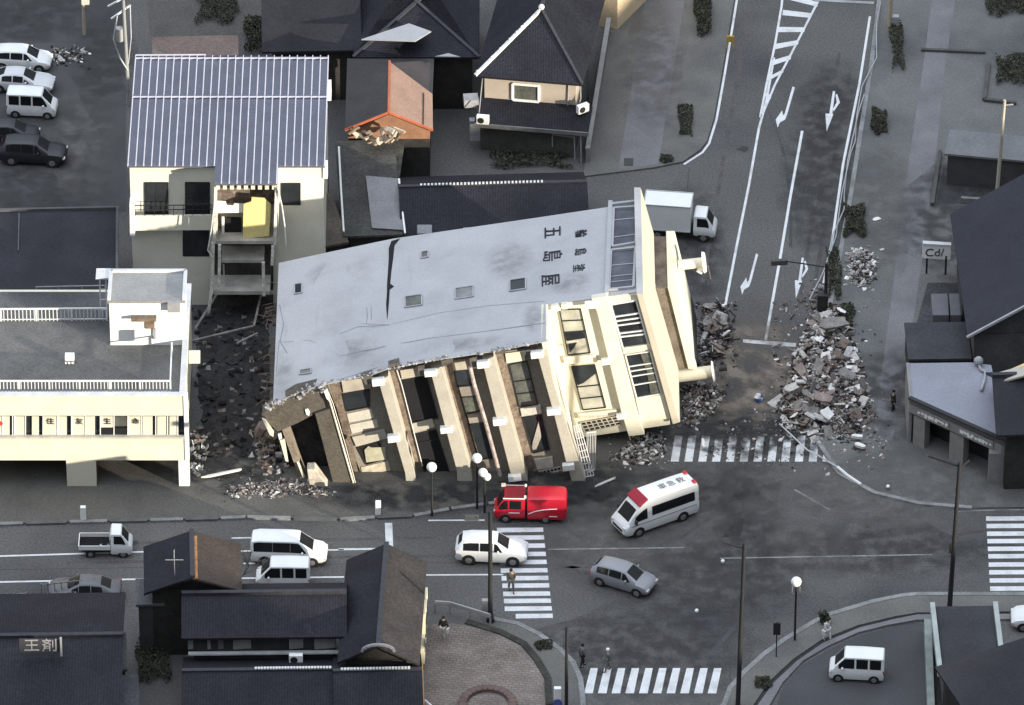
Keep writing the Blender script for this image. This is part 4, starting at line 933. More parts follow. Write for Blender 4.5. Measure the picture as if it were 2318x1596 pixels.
# sheds below it with grey roof sheets and tall gutters
t, wll, rf, P, wd = house('shed', 'narrow dark shed with a pale grey roof sheet below the orange brown house', (775, 540), (912, 535), 10.0, 2.8, 1.0, 'mono', bwall, M('shed_roof', (.055, .055, .052), .85, .35, .4, .3, 5), cat='shed')
q = [G(x, y, 2.85+.1*(528-y)/19.7) for x, y in ((842, 523), (916, 528), (906, 412), (828, 405))]
mb = MB(); mb.prism([p+Vector((0, 0, .22)) for p in q], (0, 0, .05)); mb.build('pale_roof_patch', greyroof, rf)
for pts in (((767, 333), (772, 430), (778, 524)), ((903, 405), (910, 470), (917, 528))): mb = MB(); mb.path([G(x, y, 3.1+.1*(528-y)/19.7+.1) for x, y in pts], .07); mb.build('gutter', white, rf)
house('shed', 'dark mossy lean-to roof just under the orange brown gable', (790, 400), (905, 405), 4.2, 3.0, .6, 'mono', bwall, M('moss_roof', (.062, .062, .052), .9, .4, .7, .3, 5), cat='shed')

# ---------------------------------------------------------------- tiled hip roof house with beige upper wall
zb2, zt2 = 3.25, 5.35
fl, fr = G(1097, 226, zb2), G(1302, 243, zb2); e1 = (fr-fl); jw = e1.length; e1.normalize(); e2 = Vector((-e1.y, e1.x, 0)); Z = Vector((0, 0, 1))
jh = thing('house', 'tiled hip roof house with a beige upper wall and one white framed window', 'house', tuple(fl.lerp(fr, .5)+e2*5-Z*zb2))
J = lambda x, y, z: fl+e1*x+e2*y+Z*(z-zb2)
mb = MB(); mb.prism([J(0, 0, zb2-.5), J(jw, 0, zb2-.5), J(jw, 9, zb2-.5), J(0, 9, zb2-.5)], Z*(zt2-zb2+.5)); jwl = mb.build('upper_wall', M('beige_wall', (.42, .36, .30), .85, .05, .6, .05, 8), jh)
mb = MB(); mb.prism([J(-.1, -1.3, -.2), J(jw+.1, -1.3, -.2), J(jw+.1, 6, -.2), J(-.1, 6, -.2)], Z*2.7); jl = mb.build('lower_wall', M('dim_plaster', (.075, .075, .068), .9, .2, .8, .2, 7), jh)
mb = MB(); apx = J(jw/2+.1, 4.6, zt2+2.4); o = .55
mb.prism([J(-o, -o, zt2), J(jw+o, -o, zt2), apx], Z*.15, 0); mb.prism([J(-o, -o, zt2), apx, apx+e2*9, J(-o, 13, zt2)], Z*.15, 1); mb.prism([J(jw+o, -o, zt2), J(jw+o, 13, zt2), apx+e2*9, apx], Z*.15, 1)
jr = mb.build('roof', [tileX, tileY], jh)
mb = MB(); mb.bar(J(-o, -o, zt2)+Z*.2, apx+Z*.25, .2, .18, 1); mb.bar(J(jw+o, -o, zt2)+Z*.2, apx+Z*.25, .2, .18, 0); mb.bar(apx+Z*.3, apx+e2*9+Z*.3, .24, .26, 0)
rg = random.Random(3)
for i in range(16): mb.ball(J(-o, -o, zt2).lerp(apx, rg.uniform(.02, .98))+Z*.32, rg.uniform(.06, .14), 6, 4, 1)
mb.ball(apx+Z*.4, .22, 8, 6, 1)
mb.build('ridge_tiles', [MATS['ridge_tile'], M('plaster_white', (.62, .62, .6), .8, .2, 3)], jr)
mb = MB(); mb.prism([J(-.4, -2.0, 2.55), J(jw+1.2, -2.0, 2.55), J(jw+1.2, .0, zb2+.05), J(-.4, .0, zb2+.05)], Z*.14); mb.build('lower_roof', tileX, jh)
mb = MB(); mb.bar(J(-.4, -2.05, 2.5), J(jw+1.2, -2.05, 2.5), .12, .3); mb.build('eave_board', M('grey_board', (.16, .16, .155), .8, .2), jh)
z0, z1 = zb2+.25, zt2-.55
addwin(jwl, [J(1.95, -.03, z0), J(3.75, -.03, z0), J(3.75, -.03, z1), J(1.95, -.03, z1)], white, glass2, .17)
def ac(label, c, rz, parent=None):
    t = thing('air_conditioner', label, 'air conditioner', tuple(c)); m1 = MB(); m1.box(Vector(c)+Z*.32, (.85, .35, .64), rz); b = m1.build('casing', white, t, bevel=.03)
    n = Matrix.Rotation(rz, 3, 'Z') @ Vector((0, -1, 0)); p = Vector(c)+Z*.32+n*.175+Matrix.Rotation(rz, 3, 'Z') @ Vector((-.12, 0, 0))
    m2 = MB(); m2.tube(p, p+n*.02, .23, .23, 14); m2.build('fan_grille', darkm, t); return t
ac('white air conditioner unit at the left end of the hip roof house lean-to', J(.2, -2.1, 2.72), math.atan2(e1.y, e1.x))
t = ac('white air conditioner unit on the right corner of the beige upper wall', J(jw+.6, -.6, 3.3), math.atan2(e1.y, e1.x)+.7)
mb = MB(); mb.path([J(jw+.35, -.05, zt2-.2), J(jw+.4, -.2, 4.2), J(jw+.1, -.6, 2.4)], .05); mb.build('downpipe', M('pipe_grey', (.3, .3, .3), .6), jh); mb = MB(); mb.path([J(jw-.45, -.06, zt2-.1), J(jw-.5, -.08, zb2), J(jw-.7, -2.1, 2.5)], .04); mb.build('downpipe', MATS['pipe_grey'], jh); mb = MB(); mb.bar(J(-.1, -.06, zt2), J(-.15, -2.06, 2.4), .06); mb.build('downpipe', MATS['pipe_grey'], jh)
mb = MB(); 
for a, b in ((J(4.9, -1.5, 1.9), J(6.4, -1.5, 1.8)), (J(4.9, -1.5, 1.9), J(4.9, -1.5, .9)), (J(6.4, -1.5, 1.8), J(6.45, -1.5, 0)), (J(6.9, -1.9, 2.4), J(6.95, -1.9, 0))): mb.bar(a, b, .08)
mb.build('porch_frame', greym, jh)
mb = MB(); mb.box(J(-.9, -.3, 3.3), (1.0, .9, .6), .1); mb.box(J(-.5, -1.2, 1.6), (.7, .5, 1.6), .1); mb.build('wall_box', greym, jh)

# ---------------------------------------------------------------- crushed dark roof behind the toppled building
t, wll, rf, P, wd = house('house', 'crushed dark tiled roof with a white dotted ridge behind the toppled building', (915, 560), (1330, 548), 8.2, 2.2, 2.0, 'gable_x', bwall, tileX, ridge=False)
mb = MB(); r0, r1 = P(-.2, 4.1, 4.3), P(wd+.2, 4.1, 4.3); mb.bar(r0, r1, .26, .2, 0)
for i in range(34):
    p = r0.lerp(r1, .12+.64*i/33)+Z*.12; mb.box(p, (.13, .2, .1), 0, 1)
mb.build('ridge_tiles', [MATS['ridge_tile'], MATS['plaster_white']], rf)
for (x0, y0, x1, y1), lb in (((944, 508, 978, 528), 'small pale grey box on the crushed dark roof above the crack'), ((1048, 514, 1100, 526), 'flat grey box on the crushed dark roof right of the small one')):
    a = G(x0, y1, 3.4); b = G(x1, y0, 3.4); mb = MB(); mb.prism([(a.x, a.y, 2.2), (b.x, a.y, 2.2), (b.x, b.y, 2.2), (a.x, b.y, 2.2)], (0, 0, 1.2)); tag(mb.build('rooftop_box', greyroof, bevel=.04), lb, 'rooftop box')

# ---------------------------------------------------------------- dark roofs along the top edge
house('house', 'wide dark house roof filling the top edge left of the hip roof house', (800, 134), (1085, 134), 11, 4.4, 2.2, 'hip_x', bwall, tileY, roofm2=tileX)
house('house', 'dark house roof at the top edge behind the ribbed metal roof', (600, 122), (812, 118), 11, 4.2, 2.0, 'gable_x', bwall, M('soot_roof', (.015, .015, .019), .8, .25, .5, .25, 5))
q = [G(x, y, 5.9) for x, y in ((818, 91), (940, 95), (976, 73), (926, 55))]
mb = MB(); mb.prism(q, (0, 0, .08)); tag(mb.build('pale_roof_patch', M('sunlit_roof_grey', (.33, .33, .35), .6, .06)), 'light grey sunlit patch painted on the wide dark roof', 'roof patch')  # sunlit roof area painted as a light grey piece
q = [G(x, y, 4.9) for x, y in ((985, 129), (1042, 130), (1015, 122))]
mb = MB(); mb.prism(q, (0, 0, .06)); tag(mb.build('pale_roof_patch', MATS['sunlit_roof_grey']), 'small sunlit patch painted on the front edge of the wide dark roof', 'roof patch')
house('shed', 'low shed with a flat rust red roof behind the ribbed metal roof', (345, 134), (540, 130), 2.6, 3.0, 0, 'flat', bwall, M('rust_roof', (.16, .115, .10), .85, .25, .3, .2, 5, stain=(.11, .10, .095), stain_amt=.9, stain_scale=.35), cat='shed')
mb = MB(); q = gp([(330, -40), (640, -40), (620, 78), (340, 84)], .007); mb.poly(q); struct(mb.build('yard', M('yard_soil', (.085, .08, .074), .95, .3, .3, .25, 6, stain=(.05, .048, .045), stain_amt=.8, stain_scale=.3)))
# wall / fence beside the upper plaza with lit cream panels
fa, fb = G(1392, 60, 0), G(1330, 372, 0)
tw = thing('garden_wall', 'grey garden wall running along the plaza beside the hip roof house', 'wall', tuple(fb)); mb = MB(); mb.bar(fb+Z*.6, G(1378, 75)+Z*.6, .25, 1.2); mb.build('wall_panel', greycon, tw); mb = MB(); mb.bar(fb+Z*1.25, G(1378, 75)+Z*1.25, .32, .12); mb.build('coping', M('coping_grey', (.26, .26, .26), .8, .15), tw)
wr_ = house('house', 'cream house corner with sunlit side walls cut off by the top edge', (1352, -90), (1400, -76), 7, 5.4, .3, 'flat', M('sunlit_tan_wall', (.74, .58, .38), .85, .12, 1), M('light_roof_edge', (.3, .29, .27), .8), over=.1)  # walls brightened so that the sun on them sits in the colour

# ---------------------------------------------------------------- dark warehouse roof at the left
t, wll, rf, P, wd = house('warehouse', 'dark flat roofed warehouse left of the ribbed roof house', (-60, 705), (268, 698), 11.5, 4.6, 0, 'flat', bwall, M('charcoal_roof', (.021, .021, .028), .8, .25, .3, .2, 5, stain=(.034, .034, .038), stain_amt=.6, stain_scale=.2), cat='warehouse')
mb = MB(); mb.bar(P(0, 11.4, 4.85), P(wd-.2, 11.4, 4.85), .18, .2); mb.bar(P(wd-.1, 0, 4.85), P(wd-.1, 11.5, 4.85), .18, .2); mb.bar(P(wd*.3, 6.6, 4.8), P(wd*.3, 11, 4.8), .08, .1); mb.build('roof_rim', M('rim_grey', (.085, .085, .09), .8, .2), rf)
mb = MB(); a, b = P(4.1, 1.0, 4.75), P(8.6, 1.0, 4.75)
mb.bar(a+Z, b+Z, .05); [mb.bar(a.lerp(b, i/3), a.lerp(b, i/3)+Z, .05) for i in range(4)]; mb.build('roof_rail', greym, rf)

# ---------------------------------------------------------------- right side: flat roofed shop
KR = lambda x, y: (x*.2156+2028.3, y*.2156+778.7)
zs = 3.5
sp = [G(*KR(x, y), zs) for x, y in ((140, 582), (1105, 1015), (1360, 1040), (1360, 960), (1085, 960), (1075, 600), (1000, 215), (790, 187), (105, 195))]
sh_ = thing('shop', 'corner shop with a pale flat roof and angled front right of the rubble', 'shop', (sp[1].x, sp[1].y, 0))
mb = MB(); mb.prism([p-Z*.35 for p in sp], Z*.3); mb.build('roof', M('pale_grey_roof', (.235, .24, .285), .8, .08, .4, .10, 7), sh_)
shw = M('shop_wall_grey', (.22, .215, .21), .85, .1, 1)
mb = MB(); fr_ = [sp[0], sp[1], sp[2]]
for a, b in zip(fr_[:-1], fr_[1:]):
    d = (b-a).normalized(); nn = Vector((d.y, -d.x, 0)); mb.prism([a-Z*1.0, b-Z*1.0, b+Z*.12, a+Z*.12], -nn*.25)
mb.prism([sp[0]-Z*3.5, sp[8]-Z*3.5, sp[8], sp[0]], (.2, 0, 0)); fs = mb.build('fascia', shw, sh_)
mb = MB()
for a, b in zip(fr_[:-1], fr_[1:]): mb.bar(a+Z*.16, b+Z*.16, .3, .1)
mb.build('roof_edge', darkm, fs)
d = (sp[1]-sp[0]).normalized(); nn = Vector((d.y, -d.x, 0)); mb = MB()
mb.prism([sp[0]-nn*1.6-Z*3.5, sp[1]-nn*1.6-Z*3.5, sp[1]-nn*1.6-Z*1.0, sp[0]-nn*1.6-Z*1.0], -nn*.2); mb.build('shop_window', M('shop_dark_glass', (.035, .037, .04), .3, .4, .6), sh_)
mb = MB(); mb.prism([sp[0]-Z*1.05, sp[1]-Z*1.05, sp[1]-nn*1.6-Z*1.05, sp[0]-nn*1.6-Z*1.05], Z*.05); mb.build('soffit', bwall, sh_)
for tt, wdt in ((.11, .9), (.52, 1.1), (1.0, 1.9)):
    p = sp[0].lerp(sp[1], tt)-nn*.35; mb = MB(); mb.box((p.x, p.y, 1.25), (wdt, .6, 2.5), math.atan2(d.y, d.x) if tt < 1 else 0); mb.build('pillar', M('pillar_grey', (.22, .21, .205), .85, .12), sh_)
for t0, t1 in ((.1, .44), (.56, .92)):
    a = sp[0].lerp(sp[1], t0)+nn*.06-Z*.65; b = sp[0].lerp(sp[1], t1)+nn*.06-Z*.65
    mb = MB(); rg = random.Random(int(t0*100)); n = 9
    for i in range(n):
        p, q = a.lerp(b, i/n), a.lerp(b, (i+rg.uniform(.45, .95))/n); mb.bar(p+Z*rg.uniform(-.08, .08), q+Z*rg.uniform(-.08, .08), .04, rg.uniform(.12, .34))
    so_ = MB(); so_.prism([a-Z*.3+nn*.0, b-Z*.3, b+Z*.3, a+Z*.3], -nn*.04); s_ = so_.build('sign_board', shw, sh_); mb.build('sign_letters', whitem, s_)
mb = MB(); p = [G(*KR(x, y), 3.6) for x, y in ((865, 205), (890, 270), (940, 290), (930, 370), (895, 490))]
mb.path(p, .1); mb.ball(p[0]+Z*.2, .32, 9, 6); tag(mb.build('fallen_antenna', M('antenna_grey', (.3, .3, .32), .6, .2)), 'bent pale antenna fallen across the flat shop roof', 'antenna')
# dark house above the shop
t, wll, rf, P, wd = house('house', 'large dark slate blue roof with a pale verge line above the corner shop', (2190, 765), (2620, 757), 14.0, 4.4, 4.0, 'gable_y', M('slate_house_wall', (.075, .075, .08), .9, .2, .8, .15, 6), M('slate_blue_roof', (.026, .027, .037), .75, .14, .35, .16, 6))
mb = MB(); mb.bar(P(-.05, -.25, 4.62), P(wd/2, -.25, 8.62), .16, .16); mb.build('verge', M('verge_white', (.34, .34, .36), .7), rf)
house('shed', 'low dark flat roofed annex behind the pale roofed corner shop', (2056, 818), (2200, 816), 4.2, 2.2, 0, 'flat', bwall, M('charcoal_sheet', (.04, .041, .047), .8, .2, .5, .2, 5), over=.1, cat='shed')
mb = MB(); mb.bar(G(2100, 793, 2.5), G(2188, 787, 2.5), .1, .12); mb.bar(G(2205, 790, 2.45), G(2205, 835, 2.45), .1, .1); tag(mb.build('gutter', greym), 'thin pale gutter on the low annex behind the corner shop', 'gutter') if 0 else None
house('house', 'dark roof with a small sunlit orange dormer at the right edge', (2262, 990), (2440, 985), 7, 4.6, 2.2, 'gable_x', bwall, rooft)
mb = MB(); pts = [G(*KR(x, y), 6.2) for x, y in ((1130, 575), (1300, 530), (1420, 500), (1420, 330), (1290, 350), (1130, 385))]
a = V(2276, 902, G(2276, 902, 5.0).y); b = V(2330, 890, a.y-.3); mb.prism([a-Z*.4, b-Z*.4, b+Z*1.9, a+Z*1.5], (0, .9, 0)); dm = mb.build('dormer', M('sunlit_orange_wall', (.75, .50, .24), .85, .1), rf)  # dormer lies in shade, its sun is painted as stronger orange
mb = MB(); mb.prism([a+Vector((-.6, -.5, 1.45)), b+Vector((.6, -.5, 1.95)), b+Vector((.6, .6, 1.95)), a+Vector((-.6, .6, 1.45))], Z*.14); mb.build('dormer_roof', cream2, dm)
mb = MB(); c = a.lerp(b, .72)+Vector((0, -.03, .45)); mb.prism([c, c+Vector((.7, 0, 0)), c+Vector((.7, 0, .8)), c+Vector((0, 0, .8))], (0, -.05, 0)); mb.build('dormer_window', glass, dm)
# sheds and flat roofs on the upper right
house('shed', 'long low shed with a pale flat roof at the right edge', (2138, 352), (2400, 376), 3.0, 2.6, 0, 'flat', gwall, M('pale_slate_roof', (.15, .15, .158), .85, .12, .5, .12, 6), over=.2, cat='shed')
for x0, x1, lb in ((2111, 2145, 'grey storage box, the wider of two beside the dark house'), (2152, 2172, 'grey storage box, the narrower of two beside the dark house')):
    a, b = G(x0, 713, 1.8), G(x1, 664, 1.8); mb = MB(); mb.prism([(a.x, a.y, 0), (b.x, a.y, 0), (b.x, b.y, 0), (a.x, b.y, 0)], (0, 0, 1.8)); tag(mb.build('storage_box', M('box_grey', (.115, .115, .13), .7, .1), bevel=.05), lb, 'storage box')
# carport / dark flat roof bottom right
t, wll, rf, P, wd = house('building', 'dark flat roofed building with pale green side parapets at the bottom right', (2133, 1530), (2266, 1528), 6.9, 3.0, 0, 'flat', M('dim_grey_wall', (.10, .10, .105), .9, .1), M('bitumen_roof', (.036, .036, .041), .8, .2, .4, .2, 6), over=.1)
mb = MB(); mb.bar(P(-.15, -.1, 3.25), P(-.15, 6.9, 3.25), .3, .5, 0); mb.bar(P(wd+.15, -.1, 3.25), P(wd+.15, 6.9, 3.25), .3, .5, 0)
mb.build('parapet', M('green_white_parapet', (.34, .37, .36), .7, .15), rf)
mb = MB(); a, b = G(2100, 1405, .9), G(2108, 1610, .9); mb.bar(a-Z*.4, b-Z*.4, .45, 1.0); tag(mb.build('boundary_wall', M('pale_green_wall', (.22, .25, .235), .85, .2)), 'pale green boundary wall left of the dark flat roof at the bottom right', 'wall')
house('house', 'dark sloping roof corner cut off by the bottom right corner of the photo', (2200, 1640), (2440, 1560), 4.5, 4.5, 1.2, 'mono', bwall, rooft)

for lb, pts, h in (('low dark wall across the upper right lot', [(2085, 118), (2230, 124)], .3), ('low dark wall beside the upper right tree', [(2238, 150), (2228, 232), (2300, 240)], .35), ('thin pale edge wall below the upper right flat shed', [(2175, 460), (2318, 470)], .5), ('dark low wall left of the upper right flat shed', [(2128, 350), (2110, 470)], .4), ('pale low gutter wall by the annex of the corner shop', [(2105, 793), (2190, 787)], 1.0)):
    mb = MB()
    for a, b in zip(pts[:-1], pts[1:]): mb.bar(G(*a)+Z*h/2, G(*b)+Z*h/2, .25, h)
    tag(mb.build('low_wall', M('low_wall_grey', (.075, .073, .07), .9, .2) if 'dark' in lb else M('low_wall_pale', (.16, .16, .165), .9, .2)), lb, 'wall')
mb = MB(); mb.poly(gp([(2135, 380), (2420, 400), (2420, 470), (2120, 460)], .1235)); struct(mb.build('yard', M('dark_yard', (.055, .055, .06), .9, .3, .4, .3, 6)))
mb = MB(); mb.poly(gp([(2100, 640), (2420, 640), (2420, 830), (2050, 820)], .1236)); struct(mb.build('yard', M('dark_yard2', (.05, .05, .054), .9, .3, .4, .3, 6)))
# ------------------------------------------------------------------ vehicles
def carpaint(name, col, rough=.35): return M(name, col, rough, .04, .8, .03, 10, spec=.5)
pw = carpaint('white_car_paint', (.72, .72, .72)); psil = carpaint('silver_paint', (.24, .24, .26)); pblk = carpaint('black_car_paint', (.022, .022, .028), .4); pred = carpaint('red_paint', (.52, .012, .03))
tyre = M('tyre_rubber', (.018, .018, .018), .9); rim = M('wheel_rim', (.17, .17, .17), .5, .1)
lampw = M('headlamp', (.55, .55, .55), .15, .05); lampr = M('tail_lamp', (.45, .02, .02), .3, .05)
cglass = M('car_glass', (.012, .013, .015), .3, .2, .8, .1, 5, spec=.22)
class Loft:
    """a car skin lofted over stations (x, z bottom, z belt, z top, half width low, half width mid, half width top)"""
    def __init__(s, st): s.st = st
    def at(s, x):
        st = s.st
        for a, b in zip(st[:-1], st[1:]):
            if x <= b[0]: break
        t = (x-a[0])/(b[0]-a[0]); t = min(max(t, 0), 1); return [p+(q-p)*t for p, q in zip(a, b)]
    def ring(s, r):
        x, zb, zl, zt, wb, wm, wt = r
        h = [(wb, zb), (wm, zb+.3*(zl-zb)), (wm, zb+.8*(zl-zb)), (wm-.035, zl), (wt, zt-.05), (wt-.09, zt), (wt*.45, zt+.025)]
        return [Vector((x, y, z)) for y, z in h]+[Vector((x, -y, z)) for y, z in h[::-1]]
    def body(s, name, mat, par):
        mb = MB(); R_ = [s.ring(r) for r in s.st]; n = len(R_[0])
        for r in R_: mb.v += r
        for i in range(len(R_)-1):
            for k in range(n):
                j = (k+1) % n; mb.f.append([i*n+k, (i+1)*n+k, (i+1)*n+j, i*n+j]); mb.m.append(0)
        mb.f.append(list(range(n))); mb.m.append(0); mb.f.append([(len(R_)-1)*n+k for k in range(n)]); mb.m.append(0)
        return mb.build(name, mat, par, smooth=38)
    def xs(s, x0, x1): return [x0]+[r[0] for r in s.st if x0 < r[0] < x1]+[x1]
    def side(s, x0, x1, v0, v1, sgn, lift=.014):
        mb = MB(); pr = None
        for x in s.xs(x0, x1):
            r = s.ring(s.at(x)); a, b = r[3], r[4]
            q = [a+(b-a)*v0, a+(b-a)*v1]
            q = [Vector((p.x, sgn*(p.y+lift), p.z+.004)) for p in q]
            if pr: mb.poly([pr[0], q[0], q[1], pr[1]] if sgn > 0 else [q[0], pr[0], pr[1], q[1]])
            pr = q
        return mb
    def top(s, x0, x1, f0, f1, lift=.016):
        mb = MB(); pr = None
        for x in s.xs(x0, x1):
            r = s.ring(s.at(x)); t = (x-x0)/(x1-x0); f = f0+(f1-f0)*t
            w_ = r[5].y; pts = [Vector((x, w_*f, r[5].z)), Vector((x, w_*.45*f, r[6].z)), Vector((x, -w_*.45*f, r[6].z)), Vector((x, -w_*f, r[5].z))]
            if pr:
                for k in range(3): mb.poly([pr[k]+Vector((0, 0, lift)), q_[k]+Vector((0, 0, lift)), q_[k+1]+Vector((0, 0, lift)), pr[k+1]+Vector((0, 0, lift))]) if 0 else mb.poly([pr[k]+Vector((lift*.5, 0, lift)), pts[k]+Vector((lift*.5, 0, lift)), pts[k+1]+Vector((lift*.5, 0, lift)), pr[k+1]+Vector((lift*.5, 0, lift))])
            pr = pts
        return mb
def wheels(t, xs, hw, r, wdt=.2):
    for x in xs:
        for sg in (1, -1):
            a = MB(); a.tube((x, sg*(hw-wdt+.015), r), (x, sg*(hw+.015), r), r, r, 18)
            wo = a.build('wheel', tyre, t, smooth=40)
            b = MB(); b.tube((x, sg*(hw+.012), r), (x, sg*(hw+.03), r), r*.62, r*.55, 14); b.build('rim', rim, wo)
            c = MB(); c.tube((x, sg*(hw-.08), r*1.02), (x, sg*(hw+.006), r*1.02), r*1.22, r*1.22, 18); c.build('wheel_arch', M('arch_black', (.02, .02, .02), .9), t)
def make_car(name, label, cat, st, side_w, wscreen, rscreen, wx, paintm, wr=.31, hl=None, group=None, vlo=.08, vhi=.9, tl=True):
    t = thing(name, label, cat, (0, 0, 0), group); L_ = Loft(st)
    L_.body('body', paintm, t)
    for x0, x1 in side_w:
        for sg in (1, -1): L_.side(x0, x1, vlo, vhi, sg).build('side_window', cglass, t, recalc=False)
    if wscreen: L_.top(wscreen[0], wscreen[1], .93, .93).build('windscreen', cglass, t, recalc=True)
    if rscreen: L_.top(rscreen[0], rscreen[1], .9, .9).build('rear_window', cglass, t)
    hw = max(r[5] for r in st); wheels(t, wx, hw, wr)
    xf, xr_ = st[-1][0], st[0][0]
    f = L_.at(xf-.14); b = L_.at(xr_+.06)
    for sg in (1, -1):
        m1 = MB(); m1.box((xf-.13, sg*(f[5]-.14), f[1]+.72*(f[2]-f[1])), (.24, .30, .15)); m1.build('headlight', lampw, t, bevel=.04)
        m2 = MB(); m2.box((xr_+.06, sg*(b[5]-.08), b[1]+.75*(b[2]-b[1])), (.14, .14, .3)); m2.build('tail_light', lampr, t, bevel=.02)
        m3 = MB(); ms = side_w[-1][1]-.25; rr = L_.at(ms); m3.box((ms, sg*(rr[5]+.08), rr[2]+.1), (.12, .2, .15)); m3.build('wing_mirror', paintm, t, bevel=.03)
    m1 = MB(); m1.box((xf-.02, 0, f[1]+.12), (.06, f[5]*1.1, .14)); m1.build('grille', darkm, t)
    return t
def put(t, px, py, ang, z=0.0):
    p = G(px, py, z); t.location = p; t.rotation_euler = (0, 0, R(ang)); return t

KV = [(-1.70, .35, 1.0, 1.78, .64, .69, .60), (-1.63, .24, 1.0, 1.87, .68, .735, .63), (-.4, .22, 1.0, 1.90, .68, .735, .64), (.72, .22, 1.0, 1.88, .68, .735, .63), (1.38, .22, .98, 1.08, .68, .73, .63), (1.62, .24, .86, .93, .66, .71, .57), (1.70, .35, .74, .80, .6, .66, .5)]
kvw = [(-1.52, -.82), (-.70, .02), (.14, 1.12)]
mk_van = lambda lb, g=None: make_car('kei_van', lb, 'van', KV, kvw, (.80, 1.36), None, (-1.1, 1.12), pw, .27, group=g)
v = mk_van('small white van with three side windows on the dark lot at the bottom right'); put(v, 1939, 1530, 175)
v = mk_van('small white van parked in front of the two white cars, top left lot'); put(v, 74, 256, -5)
v = mk_van('small white van behind the tiled roofs, below the white minivan'); put(v, 641, 1324, 179)
SUV = [(-2.28, .5, .95, 1.02, .72, .80, .66), (-2.2, .34, 1.02, 1.15, .80, .89, .72), (-1.85, .28, 1.05, 1.58, .84, .92, .66), (-1.3, .26, 1.05, 1.68, .84, .92, .66), (-.2, .24, 1.04, 1.71, .84, .92, .67), (.32, .24, 1.03, 1.66, .84, .92, .65), (1.12, .25, 1.0, 1.09, .84, .92, .72), (1.8, .28, .93, .99, .82, .91, .66), (2.16, .34, .80, .86, .74, .82, .58), (2.29, .45, .66, .70, .6, .7, .45)]
v = make_car('suv', 'white suv driving over the left crosswalk', 'car', SUV, [(-1.75, -.75), (-.68, .12), (.2, .72)], (.40, 1.08), (-2.12, -1.86), (-1.4, 1.4), pw, .36); put(v, 1113, 1262, -4)
HAT = [(-2.05, .45, .9, .98, .7, .78, .62), (-1.98, .32, .95, 1.08, .76, .84, .68), (-1.62, .26, .97, 1.42, .78, .85, .60), (-1.0, .24, .97, 1.50, .78, .85, .60), (-.1, .22, .96, 1.53, .78, .85, .61), (.35, .22, .95, 1.48, .78, .85, .60), (1.18, .23, .92, 1.0, .78, .85, .66), (1.7, .27, .83, .89, .75, .83, .6), (1.98, .34, .68, .73, .66, .74, .5), (2.06, .42, .58, .62, .55, .62, .4)]
hw_ = [(-1.55, -.75), (-.68, .15), (.22, .8)]
hat = lambda lb, p, g=None: make_car('hatchback', lb, 'car', HAT, hw_, (.42, 1.14), (-1.92, -1.62), (-1.3, 1.3), p, .31, group=g)
v = hat('grey hatchback crossing the middle of the junction', psil); put(v, 1412, 1324, -27)
v = hat('white hatchback with its sunlit bonnet, farthest of the white cars top left', pw); put(v, 51, 149, -6)
SED = [(-2.3, .45, .86, .92, .7, .78, .62), (-2.2, .32, .93, 1.0, .76, .85, .68), (-1.75, .26, .95, 1.06, .8, .88, .66), (-1.05, .24, .95, 1.38, .8, .88, .6), (-.3, .22, .94, 1.46, .8, .88, .6), (.2, .22, .93, 1.43, .8, .88, .6), (1.05, .23, .9, .97, .8, .88, .68), (1.8, .27, .82, .87, .76, .86, .6), (2.2, .34, .68, .73, .68, .76, .5), (2.32, .42, .58, .62, .55, .62, .4)]
sed = lambda lb, p: make_car('sedan', lb, 'car', SED, [(-1.2, -.5), (-.42, .28), (.34, .75)], (.28, 1.0), (-1.7, -1.08), (-1.4, 1.45), p, .32)
v = sed('white sedan between the white hatchback and the small white van, top left', carpaint('pearl_paint', (.55, .55, .57))); put(v, 48, 199, -7)
v = sed('silver sedan half hidden by the tiled roofs at the lower left', carpaint('dull_silver', (.10, .10, .105))); put(v, 192, 1352, 178)
v = hat('black hatchback parked below the small white van at the top left', pblk); put(v, 22, 318, -4)
v = make_car('suv', 'black suv nearest the warehouse in the top left lot', 'car', SUV, [(-1.75, -.75), (-.68, .12), (.2, .72)], (.40, 1.08), (-2.12, -1.86), (-1.4, 1.4), pblk, .36); put(v, 76, 361, -5)
v = hat('white hatchback cut off by the right edge beside the pole', pw); put(v, 2362, 1414, 178)
v = hat('pale silver hatchback at the right edge beside the dark flat roof', carpaint('pale_silver', (.42, .42, .46))); put(v, 2332, 1510, 176)
MIN = [(-2.4, .42, .98, 1.5, .7, .78, .6), (-2.32, .28, 1.0, 1.72, .78, .85, .66), (-1.9, .25, 1.0, 1.82, .8, .87, .68), (.2, .23, .99, 1.84, .8, .87, .69), (.62, .23, .98, 1.80, .8, .87, .68), (1.58, .24, .96, 1.07, .8, .87, .7), (2.1, .28, .84, .92, .76, .84, .6), (2.36, .36, .66, .72, .66, .74, .48), (2.42, .45, .56, .6, .56, .6, .4)]
v = make_car('minivan', 'white minivan with a continuous dark window band on the left street', 'van', MIN, [(-2.2, -1.0), (-.98, .12), (.14, 1.15)], (.72, 1.54), None, (-1.5, 1.5), pw, .33); put(v, 655, 1264, -3)

